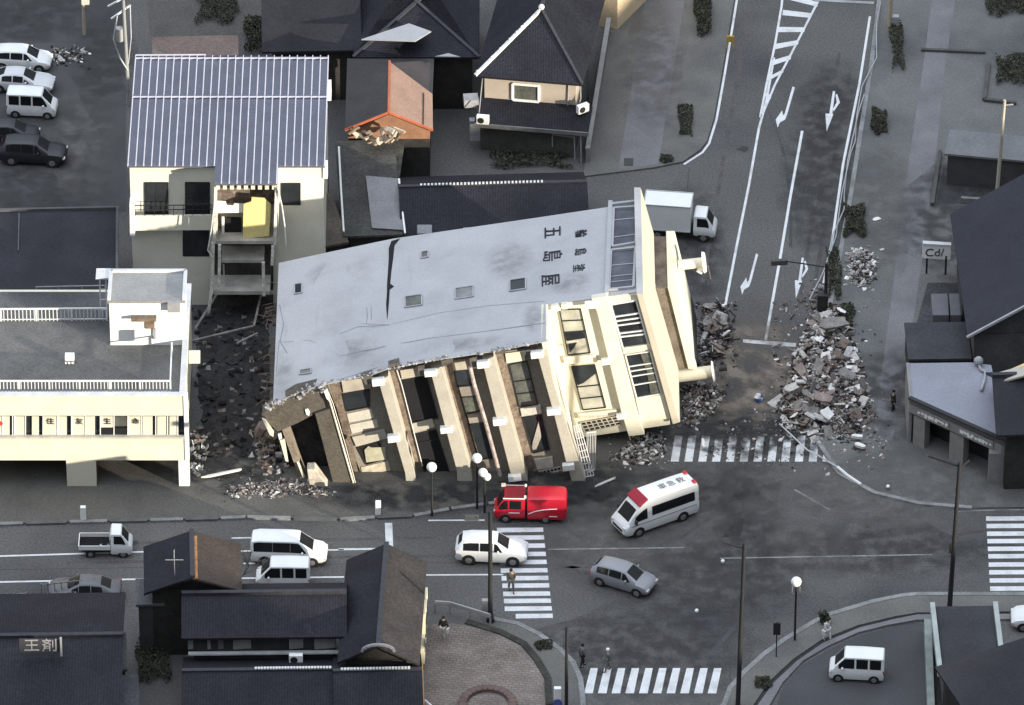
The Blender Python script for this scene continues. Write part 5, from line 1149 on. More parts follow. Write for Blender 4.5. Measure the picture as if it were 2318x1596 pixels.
# ambulance ---------------------------------------------------------------
AMB = [(-2.8, .42, 1.15, 2.28, .82, .88, .72), (-2.7, .3, 1.15, 2.46, .88, .95, .77), (-1.5, .27, 1.15, 2.50, .88, .95, .78), (1.0, .27, 1.15, 2.50, .88, .95, .78), (1.35, .27, 1.15, 2.34, .88, .95, .77), (1.72, .27, 1.15, 2.02, .88, .95, .75), (2.42, .28, 1.08, 1.2, .87, .94, .76), (2.66, .32, .92, 1.0, .82, .9, .66), (2.78, .42, .72, .78, .72, .8, .55)]
amb = thing('ambulance', 'white ambulance with red roof light bars turning at the junction', 'ambulance')
LA = Loft(AMB); LA.body('body', pw, amb)
for sg in (1, -1):
    LA.side(-2.45, .75, .12, .62, sg).build('side_window', cglass, amb, recalc=False)
    LA.side(1.1, 1.98, .06, .66, sg).build('door_window', cglass, amb, recalc=False)
    mb = MB(); mb.box((-.1, sg*.953, .98), (4.9, .012, .06)); mb.build('side_stripe', M('stripe_grey', (.25, .25, .27), .5), amb)
    mb = MB(); mb.box((-2.78, sg*.78, 1.15), (.1, .15, .5)); mb.build('tail_light', lampr, amb)
    mb = MB(); mb.box((2.66, sg*.68, .82), (.26, .3, .2)); mb.build('headlight', lampw, amb, bevel=.04)
    mb = MB(); mb.box((2.05, sg*1.06, 1.3), (.12, .22, .28)); mb.build('wing_mirror', darkm, amb)
LA.top(1.78, 2.40, .95, .97).build('windscreen', cglass, amb)
lb = MB(); q = [Vector((.95, -.74, 2.5)), Vector((1.62, -.76, 2.16)), Vector((1.62, .76, 2.16)), Vector((.95, .74, 2.5))]
lb.prism(q, (.06, 0, .14)); lb.build('light_bar', M('red_lens', (.30, .006, .03), .25, .1), amb, bevel=.04)
for sg in (1, -1):
    lb = MB(); lb.box((-2.58, sg*.55, 2.53), (.22, .34, .12)); lb.build('rear_lamp', lampr, amb, bevel=.03)
mb = MB(); mb.box((-2.815, 0, 1.75), (.03, 1.3, .6)); mb.build('rear_window', cglass, amb)
mb = MB(); mb.box((2.79, 0, .62), (.04, 1.1, .16)); mb.build('grille', darkm, amb)
wheels(amb, (-1.55, 1.75), .95, .34)
for ch, x in (('救', -1.8), ('急', -1.1), ('車', -.45)):
    m = Matrix.Rotation(R(180), 4, 'Z'); m.translation = Vector((x-.1, 0, 2.535)); text_mesh('roof_lettering', ch, M('grey_lettering', (.10, .10, .11), .7), .6, m, amb, .004)
put(amb, 1482, 1180, 211)

# red fire truck ------------------------------------------------------------
ft = thing('fire_truck', 'small red fire truck with an open cab and rounded rear body by the toppled building', 'fire truck')
BOX = [(-2.35, .5, 1.3, 1.62, .62, .70, .60), (-2.28, .38, 1.3, 1.82, .74, .82, .70), (-2.1, .32, 1.3, 1.9, .80, .86, .74), (-1.0, .32, 1.3, 1.9, .80, .86, .76), (.05, .32, 1.3, 1.88, .80, .86, .76), (.16, .36, 1.25, 1.82, .78, .84, .74)]
LB = Loft(BOX); LB.body('rear_body', pred, ft)
CABR = [(.30, .34, .98, 1.80, .74, .80, .68), (1.35, .32, .98, 1.84, .74, .80, .68), (1.62, .32, .98, 1.80, .74, .80, .67), (2.1, .34, .95, 1.05, .74, .80, .68), (2.28, .42, .78, .85, .68, .74, .58)]
LC = Loft(CABR); LC.body('cab', pred, ft)
for sg in (1, -1):
    LC.side(.55, 1.3, .1, .85, sg).build('door_window', cglass, ft, recalc=False); LC.side(1.4, 1.95, .08, .85, sg).build('quarter_window', cglass, ft, recalc=False)
    mb = MB(); mb.bar((.3, sg*.72, 1.86), (1.7, sg*.72, 1.86), .05); mb.build('roof_rail', white, ft)
    mb = MB(); mb.box((1.0, sg*.812, .8), (.7, .02, .08)); mb.build('door_stripe', white, ft)
    mb = MB(); mb.path([Vector((x, sg*.872, z)) for x, z in ((.1, .78), (-.3, .98), (-.8, 1.12), (-1.3, 1.19), (-1.75, 1.22))], .03); mb.build('side_stripe', white, ft)
    mb = MB(); mb.box((-1.5, sg*.872, .62), (.5, .02, .06)); mb.build('small_lettering', white, ft)
    mb = MB(); mb.box((-2.33, sg*.62, .95), (.08, .14, .3)); mb.build('tail_light', lampr, ft)
    mb = MB(); mb.box((2.24, sg*.55, .78), (.14, .24, .16)); mb.build('headlight', lampw, ft, bevel=.03)
    mb = MB(); mb.box((.3, sg*.62, 1.95), (.14, .16, .14)); mb.build('work_lamp', white, ft, bevel=.02)
mb = MB(); mb.prism([Vector((.32, -.66, 1.87)), Vector((1.6, -.66, 1.87)), Vector((1.6, .66, 1.87)), Vector((.32, .66, 1.87))], (0, 0, .03)); mb.build('roof_deck', M('dark_red', (.20, .012, .02), .6, .15), ft)
LC.top(1.66, 2.08, .94, .94).build('windscreen', cglass, ft)
mb = MB(); mb.box((1.55, -.62, 1.95), (.3, .22, .14)); mb.box((1.0, .1, .38), (1.6, 1.3, .12)); mb.build('beacon', M('amber_lens', (.6, .35, .12), .4), ft) if 0 else None
mb = MB(); mb.box((1.72, -.66, 1.93), (.28, .24, .12)); mb.build('beacon', M('ivory_lens', (.7, .6, .45), .4), ft)
mb = MB(); mb.box((.2, 0, .38), (3.9, 1.2, .16)); mb.build('chassis', darkm, ft)
wheels(ft, (-1.0, 1.55), .80, .29)
put(ft, 1200, 1168, 178)

# kei truck ---------------------------------------------------------------------
kt = thing('kei_truck', 'small white pickup truck with an empty dark bed on the left street', 'truck')
CAB = [(.35, .3, 1.0, 1.72, .66, .71, .60), (.42, .26, 1.0, 1.80, .68, .735, .62), (1.0, .25, 1.0, 1.78, .68, .735, .61), (1.48, .25, .96, 1.06, .68, .73, .62), (1.65, .28, .85, .9, .64, .69, .55), (1.7, .38, .7, .74, .58, .63, .46)]
LK = Loft(CAB); LK.body('cab', pw, kt)
for sg in (1, -1):
    LK.side(.55, 1.28, .08, .85, sg).build('door_window', cglass, kt, recalc=False)
    mb = MB(); mb.box((-.68, sg*.70, .78), (2.0, .05, .32)); mb.build('bed_side', pw, kt)
    mb = MB(); mb.box((1.62, sg*.5, .66), (.14, .24, .14)); mb.build('headlight', lampw, kt)
mb = MB(); mb.box((-1.68, 0, .78), (.05, 1.4, .32)); mb.build('tailgate', pw, kt)
mb = MB(); mb.box((.30, 0, 1.0), (.05, 1.3, .75)); mb.build('cab_guard', greym, kt)
mb = MB(); mb.box((-.68, 0, .62), (1.98, 1.38, .05)); mb.build('bed_floor', M('bed_dark', (.014, .014, .015), .95, .2, spec=.1), kt)
mb = MB(); mb.box((0, 0, .42), (3.0, .9, .2)); mb.build('chassis', darkm, kt)
LK.top(1.06, 1.46, .93, .93).build('windscreen', cglass, kt); wheels(kt, (-.95, 1.12), .70, .26)
put(kt, 240, 1248, 0)
rg = random.Random(2); mb = MB()
for i in range(5): mb.chunk(G(236+rg.uniform(-8, 10), 1236+rg.uniform(-2, 3), .7)+Z*.05, (.16, .12, .08), rg)
tag(mb.build('scraps', M('pale_scrap', (.4, .4, .4), .8, .2)), 'few pale scraps lying in the bed of the small white pickup', 'scraps')

# box truck -------------------------------------------------------------------
bt = thing('box_truck', 'white box truck standing behind the roof end of the toppled building', 'truck')
mb = MB(); mb.prism([Vector((-2.45, -.88, .78)), Vector((.72, -.88, .78)), Vector((.72, .88, .78)), Vector((-2.45, .88, .78))], (0, 0, 2.0)); bx = mb.build('cargo_box', pw, bt, bevel=.03)
mb = MB()
for y in (-.89, .89): mb.bar((-2.45, y, 2.79), (.72, y, 2.79), .06); mb.bar((-2.45, y, .8), (.72, y, .8), .06)
for x in (-2.45, .72): mb.bar((x, -.89, 2.79), (x, .89, 2.79), .06)
mb.build('box_edge', M('edge_alloy', (.4, .4, .4), .5), bx)
CB = [(.92, .5, 1.15, 1.92, .74, .82, .70), (1.0, .45, 1.15, 2.0, .76, .84, .70), (1.75, .42, 1.15, 1.98, .76, .84, .69), (2.2, .42, 1.08, 1.2, .76, .84, .72), (2.34, .45, .95, 1.0, .74, .81, .66), (2.4, .55, .78, .82, .66, .72, .55)]
LT = Loft(CB); LT.body('cab', pw, bt)
for sg in (1, -1):
    LT.side(1.15, 1.95, .08, .85, sg).build('door_window', cglass, bt, recalc=False)
    mb = MB(); mb.box((2.32, sg*.6, .78), (.14, .26, .18)); mb.build('headlight', lampw, bt)
LT.top(1.80, 2.18, .94, .94).build('windscreen', cglass, bt)
mb = MB(); mb.box((-.2, 0, .55), (4.4, 1.0, .3)); mb.build('chassis', darkm, bt); wheels(bt, (-1.5, 1.6), .80, .34)
put(bt, 1541, 530, -7)
# ------------------------------------------------------------------ tiled houses in the foreground
# gable house, sun on the right slope painted as browner tiles
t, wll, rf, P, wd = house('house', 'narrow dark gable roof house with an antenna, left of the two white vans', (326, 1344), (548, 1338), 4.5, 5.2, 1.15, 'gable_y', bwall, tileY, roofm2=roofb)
mb = MB(); m0 = P(wd/2-1.1, .6, 6.1); mb.bar(m0-Z*.6, m0+Z*1.9, .05); mb.bar(m0+Z*1.2+Vector((-.55, 0, 0)), m0+Z*1.2+Vector((.55, 0, 0)), .04); mb.bar(m0+Z*1.7+Vector((0, -.4, 0)), m0+Z*1.7+Vector((0, .4, 0)), .04); mb.bar(m0+Vector((-.6, -.1, -.35)), m0+Vector((.6, -.1, -.35)), .07)
tag(mb.build('roof_antenna', greym), 'thin roof antenna on the narrow dark gable roof', 'antenna')
mb = MB(); a, b = P(wd/2+.16, -.2, 6.42), P(wd/2+.16, 4.2, 6.42); mb.bar(a, b, .32, .1); mb.build('ridge_side', M('sunlit_rust_flashing', (.34, .17, .07), .8, .35, 1.4, .3, 5), rf)  # rusty ridge strip with its sunlight painted into the colour
# long house with pale window strip
t, wll, rf, P, wd = house('house', 'long dark tiled house with a strip of pale windows facing the viewer', (418, 1450), (778, 1446), 5.6, 4.0, 1.35, 'gable_x', M('dark_strip_wall', (.035, .035, .04), .9, .2), tileX, base=1.6)
zw0, zw1 = 2.95, 3.8
def fw(x0, x1, mat, nm='window_panel'):
    mb = MB(); a = V(x0, 1479, P(0, .5, 0).y-.03); b = V(x1, 1478, P(wd, .5, 0).y-.03)
    mb.prism([Vector((a.x, a.y, zw0)), Vector((b.x, b.y, zw0)), Vector((b.x, b.y, zw1)), Vector((a.x, a.y, zw1))], (0, .04, 0)); return mb.build(nm, mat, wll)
gp1 = M('pale_window_panel', (.21, .215, .215), .7, .12, 1); gp2 = M('mid_window_panel', (.11, .115, .12), .7, .12, 1)
for x0, x1, m in ((426, 468, gp1), (470, 492, gp1), (494, 524, gp2), (528, 598, gp1), (655, 690, gp1), (712, 760, gp1)): fw(x0, x1, m)
mb = MB(); a = P(.2, .2, zw0-.12); b = P(wd-.3, .2, zw0-.12); mb.bar(a, b, .3, .1); mb.build('sill_rail', M('sill_white', (.42, .42, .43), .7), wll)
c = V(670, 1492, P(0, -.2, 0).y); ac('pale air conditioner unit under the window strip of the long tiled house', Vector((c.x, c.y, 2.45)), 0)
t, wll, rf, P2, wd2 = house('house', 'lower dark roof in front of the long house with a white dotted ridge', (418, 1640), (778, 1636), 6.6, 1.7, 1.5, 'gable_x', bwall, tiles('roof_tile_lower', (.0145, .0145, .02)), ridge=False)
mb = MB(); r0, r1 = P2(-.2, 3.3, 3.32), P2(wd2+.2, 3.3, 3.32); mb.bar(r0, r1, .28, .2, 0)
for i in range(26): mb.box(r0.lerp(r1, .45+.45*i/25)+Z*.13, (.14, .2, .1), 0, 1)
mb.build('ridge_tiles', [MATS['ridge_tile'], MATS['plaster_white']], rf)
# hip roof house at the plaza
t, wll, rf, P, wd = house('house', 'tall dark roofed house beside the brick plaza with a bright cream side wall', (764, 1500), (950, 1504), 10.2, 3.8, 1.35, 'gable_y', bwall, tileY, roofm2=M('sunlit_tile_rows', (.036, .031, .03), .75, .25, .6, .3, 5))  # faint sun on the right slope painted as browner tiles
mb = MB(); c = P(wd/2, -.25, 5.3)
for i in range(8):
    a0, a1 = math.pi*i/8, math.pi*(i+1)/8; mb.bar(c+Vector((1.0*math.cos(a0), 0, .55*math.sin(a0)-.4)), c+Vector((1.0*math.cos(a1), 0, .55*math.sin(a1)-.4)), .14, .14)
mb.build('ridge_end_tile', M('ridge_end_grey', (.22, .22, .24), .6, .1), rf)
mb = MB(); p = P(wd*.98, 6.8, 5.2)
for y0, y1, z0, z1 in ((5.4, 8.2, 1.2, 3.6), (3.7, 5.2, 1.0, 2.2)): mb.prism([P(wd-.52, y0, z0), P(wd+.12, y0, z0), P(wd+.12, y1, z0), P(wd-.52, y1, z0)], Z*(z1-z0))
mb.build('cream_oriel', M('cream_oriel_wall', (.68, .62, .46), .8, .08), wll)
mb = MB()
for i, (yy, z0, z1) in enumerate(((5.4, 1.8, 3.2), (6.7, 1.8, 3.2), (3.9, 1.8, 2.6))): mb.prism([P(wd+.125, yy, z0), P(wd+.125, yy+.8, z0), P(wd+.125, yy+.8, z1), P(wd+.125, yy, z1)], (.03, 0, 0))
mb.build('oriel_window', glass, wll)
t, wll, rf, P, wd = house('house', 'lower dark roof beside the brick plaza with a dotted ridge and orange wall', (764, 1640), (952, 1636), 6.8, 2.2, 1.4, 'gable_x', M('orange_wall', (.5, .27, .12), .85, .15), tileX, ridge=False)
mb = MB(); r0, r1 = P(-.2, 3.4, 3.72), P(wd+.2, 3.4, 3.72); mb.bar(r0, r1, .28, .2, 0)
for i in range(22): mb.box(r0.lerp(r1, .1+.75*i/21)+Z*.13, (.15, .2, .1), 0, 1)
mb.build('ridge_tiles', [MATS['ridge_tile'], MATS['plaster_white']], rf)
mb = MB(); mb.prism([P(wd-.49, .6, .3), P(wd+.3, .6, .3), P(wd+.3, 6.2, .3), P(wd-.49, 6.2, .3)], Z*1.8); mb.build('orange_oriel', M('orange_oriel_wall', (.55, .28, .12), .85, .12), wll)
mb = MB(); mb.path([P(wd+.3, 2.0, 2.4), P(wd+.9, 1.5, 2.1), P(wd+1.6, .9, 1.6)], .08); mb.bar(P(wd+.1, .7, 1.9), P(wd+1.6, .6, 1.7), .12, .3); tag(mb.build('awning_frame', whitem), 'white bent awning frame at the plaza side of the orange walled house', 'awning frame')
# left house
t, wll, rf, P, wd = house('house', 'large dark tiled house at the bottom left with pale roof lettering', (-40, 1640), (268, 1636), 13.0, 5.0, 1.6, 'gable_x', bwall, tiles('roof_tile_left', (.015, .015, .0205)))
c = G(92, 1467, 7.15)
mb = MB(); mb.box(c+Vector((0, .12, .1)), (2.6, .08, 1.0)); sb_ = mb.build('roof_sign', M('roof_sign_dark', (.05, .05, .06), .8), rf)
for ch, dx in (('王', -.55), ('剤', .55)):
    m = Matrix.Rotation(R(90), 4, 'X'); m.translation = c+Vector((dx, .06, .1)); text_mesh('lettering', ch, M('pale_lettering', (.33, .33, .34), .7), 1.0, m, sb_, .02)
mb = MB(); mb.bar(c+Vector((1.25, 0, -.6)), c+Vector((1.25, 0, .8)), .12); mb.build('sign_post', MATS['pale_lettering'], sb_)
t, wll, rf, P, wd = house('shed', 'dark lean-to roof between the bottom left house and the antenna house', (308, 1374), (372, 1372), 2.6, 3.9, .1, 'mono', gwall, M('faded_sheet', (.082, .082, .09), .8, .2, .8, .2, 6), over=.15, cat='shed')
house('shed', 'small grey shed roof right of the pale roof lettering', (226, 1522), (288, 1520), 3.4, 3.0, .3, 'mono', bwall, M('worn_grey_sheet', (.07, .07, .078), .85, .25, .8, .25, 5), over=.15, cat='shed')
house('shed', 'grey shed roof at the bottom edge below the bushy yard', (222, 1640), (318, 1636), 4.4, 2.8, .2, 'mono', bwall, M('worn_grey_sheet2', (.066, .066, .074), .85, .25, .8, .25, 5), over=.15, cat='shed')
house('shed', 'pale grey flat roof strip at the bottom edge beside the long house', (424, 1640), (470, 1640), 4.6, 4.9, 0, 'flat', bwall, M('worn_grey_sheet3', (.09, .09, .098), .85, .2, .8, .2, 5), over=.1, cat='shed') if 0 else None
# slatted fence by the street
f1 = thing('fence', 'pale slatted fence along the street at the lower left', 'fence', tuple(G(80, 1372)))
mb = MB()
a, b = G(-40, 1390), G(62, 1384); c, d = G(95, 1364), G(215, 1352)
for p, q in ((a, b), (c, d)):
    n = int((q-p).length/.38)
    for i in range(n+1):
        x = p.lerp(q, i/n); mb.bar(x, x+Z*1.5, .13, .05)
    mb.bar(p+Z*1.4, q+Z*1.4, .06); mb.bar(p+Z*.4, q+Z*.4, .06)
mb.build('slats', M('slat_grey', (.17, .17, .175), .8, .25, 2), f1)
# ------------------------------------------------------------------ rubble
def P0(px, py, z=0): return G(px, py, z)
rubm = [M('rubble_grey', (.20, .185, .175), .95, .25, 2, .2, 8), M('rubble_pale', (.44, .42, .405), .95, .2, 2, .15, 8), M('rubble_brown', (.13, .10, .085), .95, .3, 2, .2, 8), M('rubble_dark', (.03, .028, .029), .95, .3, 2, .2, 8), M('rubble_white', (.66, .64, .62), .9, .1, 2, .1, 8), M('rubble_pink', (.22, .175, .16), .95, .25, 2, .2, 8)]
def inpoly(x, y, poly):
    c = False; n = len(poly)
    for i in range(n):
        x0, y0 = poly[i]; x1, y1 = poly[i-1]
        if (y0 > y) != (y1 > y) and x < (x1-x0)*(y-y0)/(y1-y0)+x0: c = not c
    return c
def heap(name, label, poly, h, n, seed, wts=(30, 14, 22, 16, 5, 13), smin=.08, smax=.55, base=True, plates=0):
    rg = random.Random(seed); mb = MB()
    xs = [p[0] for p in poly]; ys = [p[1] for p in poly]
    cx, cy = sum(xs)/len(xs), sum(ys)/len(ys)
    def hh(x, y):
        # distance to edge, as a share of the way to the middle
        m = 1e9
        for i in range(len(poly)):
            x0, y0 = poly[i]; x1, y1 = poly[i-1]; dx, dy = x1-x0, y1-y0
            t = max(0, min(1, ((x-x0)*dx+(y-y0)*dy)/(dx*dx+dy*dy+1e-9))); m = min(m, math.hypot((x-x0-t*dx), (y-y0-t*dy)*1.75))
        return h*min(1, m/55)**.8
    if base:
        st = 9
        grid = {}
        x = min(xs)
        nx = int((max(xs)-min(xs))/st)+1; ny = int((max(ys)-min(ys))/(st*.6))+1
        for i in range(nx+1):
            for j in range(ny+1):
                x, y = min(xs)+i*st, min(ys)+j*st*.6
                if inpoly(x, y, poly): grid[i, j] = G(x+rg.uniform(-2, 2), y+rg.uniform(-1, 1))+Z*(hh(x, y)*rg.uniform(.45, .85)-.03)
        for (i, j) in grid:
            if (i+1, j) in grid and (i, j+1) in grid and (i+1, j+1) in grid: mb.poly([grid[i, j+1], grid[i+1, j+1], grid[i+1, j], grid[i, j]], rg.choices((0, 2, 3, 5), wts[0:1]+wts[2:4]+wts[5:6])[0])
    k = 0
    while k < n:
        x, y = rg.uniform(min(xs)-12, max(xs)+12), rg.uniform(min(ys)-8, max(ys)+8)
        ins = inpoly(x, y, poly)
        if not ins and rg.random() > .10: continue
        k += 1
        s = smin+(smax-smin)*rg.random()**2.6
        z = (hh(x, y) if ins else 0)*rg.uniform(.5, 1.0)+s*.15
        kind = rg.random(); mi = rg.choices(range(6), wts)[0]
        if kind < .55: sz = (s, s*rg.uniform(.5, 1), s*rg.uniform(.25, .7))
        elif kind < .85: sz = (s*1.6, s*rg.uniform(.5, 1.1), .06)
        else: sz = (s*2.8, .07, .06)
        mb.chunk(G(x, y)+Z*z, sz, rg, mi)
    while plates > 0:
        x, y = rg.uniform(min(xs), max(xs)), rg.uniform(min(ys), max(ys))
        if not inpoly(x, y, poly): continue
        plates -= 1; mb.chunk(G(x, y)+Z*(hh(x, y)*.95+.12), (rg.uniform(.5, 1.2), rg.uniform(.3, .9), .09), rg, rg.choices((0, 1, 2, 4, 5), (8, 5, 6, 2, 4))[0])
    return stuff(mb.build(name, rubm), label, 'rubble')
big_poly = [(1862, 700), (1905, 690), (1925, 740), (1945, 800), (1965, 880), (1985, 945), (1960, 985), (1900, 1000), (1830, 985), (1775, 970), (1755, 920), (1780, 860), (1795, 800), (1825, 745)]
heap('rubble', 'long heap of grey and brown rubble on the road and pavement right of the stop line', big_poly, .85, 3000, 1, (26, 18, 20, 24, 6, 7), smin=.06, smax=.42, plates=70)
heap('rubble', 'dark tangled rubble heap against the roof end of the toppled building', [(1590, 690), (1635, 690), (1655, 740), (1640, 800), (1600, 830), (1585, 800)], 1.0, 900, 2, (14, 6, 24, 46, 3, 7), smin=.05, smax=.4, plates=18)
heap('rubble', 'low rubble between the lower roof vent and the crosswalk', [(1545, 870), (1600, 865), (1645, 890), (1625, 930), (1570, 970), (1545, 960)], .45, 520, 3, (24, 16, 22, 24, 8, 6), smin=.05, smax=.32)
heap('rubble', 'pale scattered rubble under the overhanging front of the toppled building', [(1425, 990), (1500, 975), (1515, 1030), (1460, 1055), (1390, 1045)], .3, 420, 4, (36, 30, 8, 16, 10, 0), smin=.05, smax=.32)
heap('rubble', 'round heap of pale rubble on the kerb beside the traffic signal', [(1915, 575), (1955, 560), (1985, 590), (1985, 635), (1950, 655), (1915, 640)], .8, 700, 5, (24, 26, 12, 18, 16, 4), smin=.05, smax=.38)
heap('rubble', 'tan rubble spread along the kerb under the torn ground floor', [(500, 1110), (560, 1092), (640, 1085), (700, 1090), (760, 1118), (740, 1128), (600, 1132), (520, 1130)], .4, 1100, 6, (26, 18, 26, 14, 3, 13), smin=.05, smax=.32)
heap('rubble', 'brown masonry rubble at the left end of the toppled building', [(575, 970), (625, 975), (640, 1040), (625, 1080), (585, 1060)], 1.3, 320, 7, (14, 18, 34, 14, 4, 20), smax=.6)
heap('rubble', 'wreckage darkened with painted shade, filling the gap between the office block and toppled building', [(440, 720), (600, 640), (612, 700), (618, 900), (600, 960), (575, 1040), (470, 1080), (445, 900)], .35, 240, 8, (3, .5, 3, 93, .3, .2), smax=.5)  # nearly all chunks take the darkest colour to paint the gap's shade
heap('rubble', 'grey fragments scattered beyond the big rubble heap near the shop', [(1925, 900), (1990, 930), (2030, 1020), (1980, 1075), (1880, 1030)], .12, 330, 9, (36, 20, 14, 16, 8, 6), smax=.35, base=False)
heap('rubble', 'thin grit and splinters strewn over the crosswalk beside the heap', [(1640, 960), (1800, 900), (1880, 1010), (1760, 1060), (1560, 1040)], .03, 260, 10, (30, 14, 20, 26, 6, 4), smin=.04, smax=.2, base=False)
heap('rubble', 'debris along the left side of the office block end wall', [(432, 975), (462, 985), (468, 1060), (445, 1090), (430, 1050)], .5, 160, 11, (24, 20, 16, 18, 14, 8), smax=.5)
heap('rubble', 'fine grit along the kerb beside the right lane', [(1840, 640), (1880, 640), (1870, 760), (1820, 770)], .25, 160, 12, (24, 10, 16, 34, 6, 10), smax=.35, base=False)
heap('clutter', 'pale clutter lying beside the white cars in the top left lot', [(105, 118), (150, 105), (195, 112), (190, 138), (140, 150), (112, 140)], .3, 130, 13, (20, 18, 16, 34, 8, 2), smin=.08, smax=.4, base=False)
# large single pieces
rg = random.Random(21)
def piece(name, label, px, py, size, z, rz, tilt=(0, 0), mat=0, cat='debris', group=None, seed=0):
    q = Matrix.Rotation(R(rz), 3, 'Z') @ Matrix.Rotation(R(tilt[0]), 3, 'X') @ Matrix.Rotation(R(tilt[1]), 3, 'Y')
    g = random.Random(seed+int(px)); c = G(px, py)+Z*z; hx, hy = size[0]/2, size[1]/2
    n = 9; pts = []
    for i in range(n):
        t = 2*math.pi*i/n; cs, sn = math.cos(t), math.sin(t); k = 1/max(abs(cs), abs(sn)); pts.append(c+q @ Vector((hx*cs*k*g.uniform(.75, 1.05), hy*sn*k*g.uniform(.75, 1.05), 0)))
    mb = MB(); mb.prism(pts, q @ Vector((0, 0, size[2]))); return tag(mb.build(name, rubm[mat], bevel=.02), label, cat, group)
piece('concrete_slab', 'broad grey broken slab at the top of the big rubble heap', 1882, 765, (2.2, 1.0, .2), 1.1, 20, (15, 5), 0)
piece('concrete_slab', 'pale broken slab near the road side of the big rubble heap', 1790, 905, (1.0, .6, .2), .9, 25, (20, -10), 1)
piece('concrete_slab', 'grey tilted slab in the middle right of the big rubble heap', 1915, 896, (1.1, 1.2, .2), 1.6, 60, (25, 10), 0)
piece('concrete_slab', 'pinkish broken slab low in the middle of the big rubble heap', 1862, 945, (1.3, .7, .2), 1.5, -20, (22, 0), 5)
piece('concrete_slab', 'whitish broken slab leaning in the lower half of the big rubble heap', 1870, 975, (.8, .9, .18), 1.3, 50, (30, -15), 4)
piece('white_panel', 'white panel lying flat on the pavement right of the big heap', 1930, 857, (1.7, .35, .08), .3, -14, (0, 5), 4)
piece('white_panel', 'short white panel on the pavement nearest the shop', 1946, 1020, (.8, .35, .2), .3, -35, (0, 0), 4)
piece('white_panel', 'white block lying between the big heap and the crosswalk end', 1940, 1000, (.75, .3, .22), .3, -12, (0, 0), 4)
piece('white_panel', 'white scrap sheet on the dark hedge above the big heap', 1903, 728, (.8, .3, .05), .9, -35, (0, 10), 4)
piece('white_panel', 'pale sheet with a hole lying right of the rubble heap top', 1927, 822, (1.0, .9, .08), .4, 30, (20, 0), 1)
piece('broken_board', 'pale board lying alone on the junction below the toppled building', 1368, 1097, (1.9, .22, .08), .12, 36, (0, 0), 1)
piece('broken_board', 'pale board lying beside the left gap debris', 500, 1084, (2.8, .25, .12), .35, 12, (0, -6), 4)
piece('broken_board', 'short white post fallen on the upper crosswalk edge', 1592, 1012, (.25, 1.2, .15), .2, 5, (0, 0), 4)
piece('white_panel', 'white paper scrap lying on the right pavement below the hedge', 1984, 500, (.6, .4, .03), .15, 30, (0, 0), 4)
piece('masonry_block', 'brown masonry block thrown left of the torn ground floor', 590, 1000, (1.0, .8, .9), .7, 30, (25, 10), 5)
piece('masonry_block', 'reddish masonry block beside the torn white panels', 612, 1018, (.9, .8, .7), .8, -20, (20, 15), 2)
for lb, px, py, ln, rz, tl in (('thin dark beam sticking out of the wreckage by the stair hut', 500, 790, 4.5, 15, -6), ('long pale pole lying across the dark gap', 470, 735, 3.2, 58, -25), ('bent pale bar in the middle of the dark gap', 560, 800, 1.6, 30, -10), ('dark beam leaning near the toppled wall', 585, 730, 3.0, 80, -20)):
    q = Matrix.Rotation(R(rz), 3, 'Z') @ Matrix.Rotation(R(tl), 3, 'Y'); c = G(px, py)+Z*1.2; mb = MB(); mb.bar(c-q @ Vector((ln/2, 0, 0)), c+q @ Vector((ln/2, 0, 0)), .14, .1); tag(mb.build('broken_beam', rubm[0] if 'dark' in lb else rubm[1]), lb, 'debris')
# blue sheet
rgb_ = random.Random(4); mb = MB()
for i in range(8): mb.chunk(G(1717+rgb_.uniform(-6, 6), 908+rgb_.uniform(-4, 4))+Z*rgb_.uniform(.05, .4), (.35, .3, .2), rgb_, i % 2)
tag(mb.build('crumpled_tarp', [M('blue_tarp', (.05, .10, .30), .7, .2), rubm[4]]), 'small crumpled blue and white tarp on the road above the crosswalk', 'tarp')

# ------------------------------------------------------------------ poles, signals, lamps
def pole(name, label, px, py, h, r, mat, cat='pole', lean=(0, 0), group=None):
    b = G(px, py); t = thing(name, label, cat, tuple(b), group); mb = MB(); mb.tube(b-Z*.1, b+Vector((lean[0], lean[1], h)), r, r*.75, 10); mb.build('shaft', mat, t, smooth=40)
    return t, b
t, b = pole('signal_pole', 'dark signal pole standing in front of the white suv', 1110, 1408, 8.6, .16, darkm)
mb = MB(); mb.box(b+Z*.2, (.5, .5, .4)); mb.build('footing', darkm, t)
mb = MB(); mb.bar(b+Z*8.2, b+Vector((-.9, -.2, 8.3)), .1); mb.build('arm', darkm, t)
mb = MB(); mb.box(b+Vector((-1.15, -.1, 8.2)), (.9, .25, .35)); mb.build('signal_head', M('signal_grey', (.07, .07, .07), .6), t, bevel=.04)
t, b = pole('utility_pole', 'tall dark pole with a short arm beside the right crosswalk', 2148, 1394, 11.9, .17, darkm, lean=(.3, 0))
mb = MB(); mb.bar(b+Vector((.28, 0, 11.6)), b+Vector((-1.6, .8, 11.8)), .12); mb.bar(b+Vector((.28, 0, 11.4)), b+Vector((.9, .2, 11.9)), .1); mb.build('top_arm', darkm, t)
mb = MB(); mb.bar(b+Vector((.2, 0, 6.3)), b+Vector((2.2, .5, 6.3)), .08); mb.build('side_arm', darkm, t)
mb = MB(); mb.box(b+Vector((0, 0, 5.3)), (.3, .2, .7)); mb.build('sign_back', darkm, t)
t, b = pole('utility_pole', 'slim dark pole on the corner pavement left of the bottom crosswalk', 1282, 1612, 6.6, .12, darkm)
t, b = pole('utility_pole', 'long dark pole at the end of the curved kerb right of the bottom crosswalk', 1670, 1600, 12.6, .16, darkm, lean=(.2, 0))
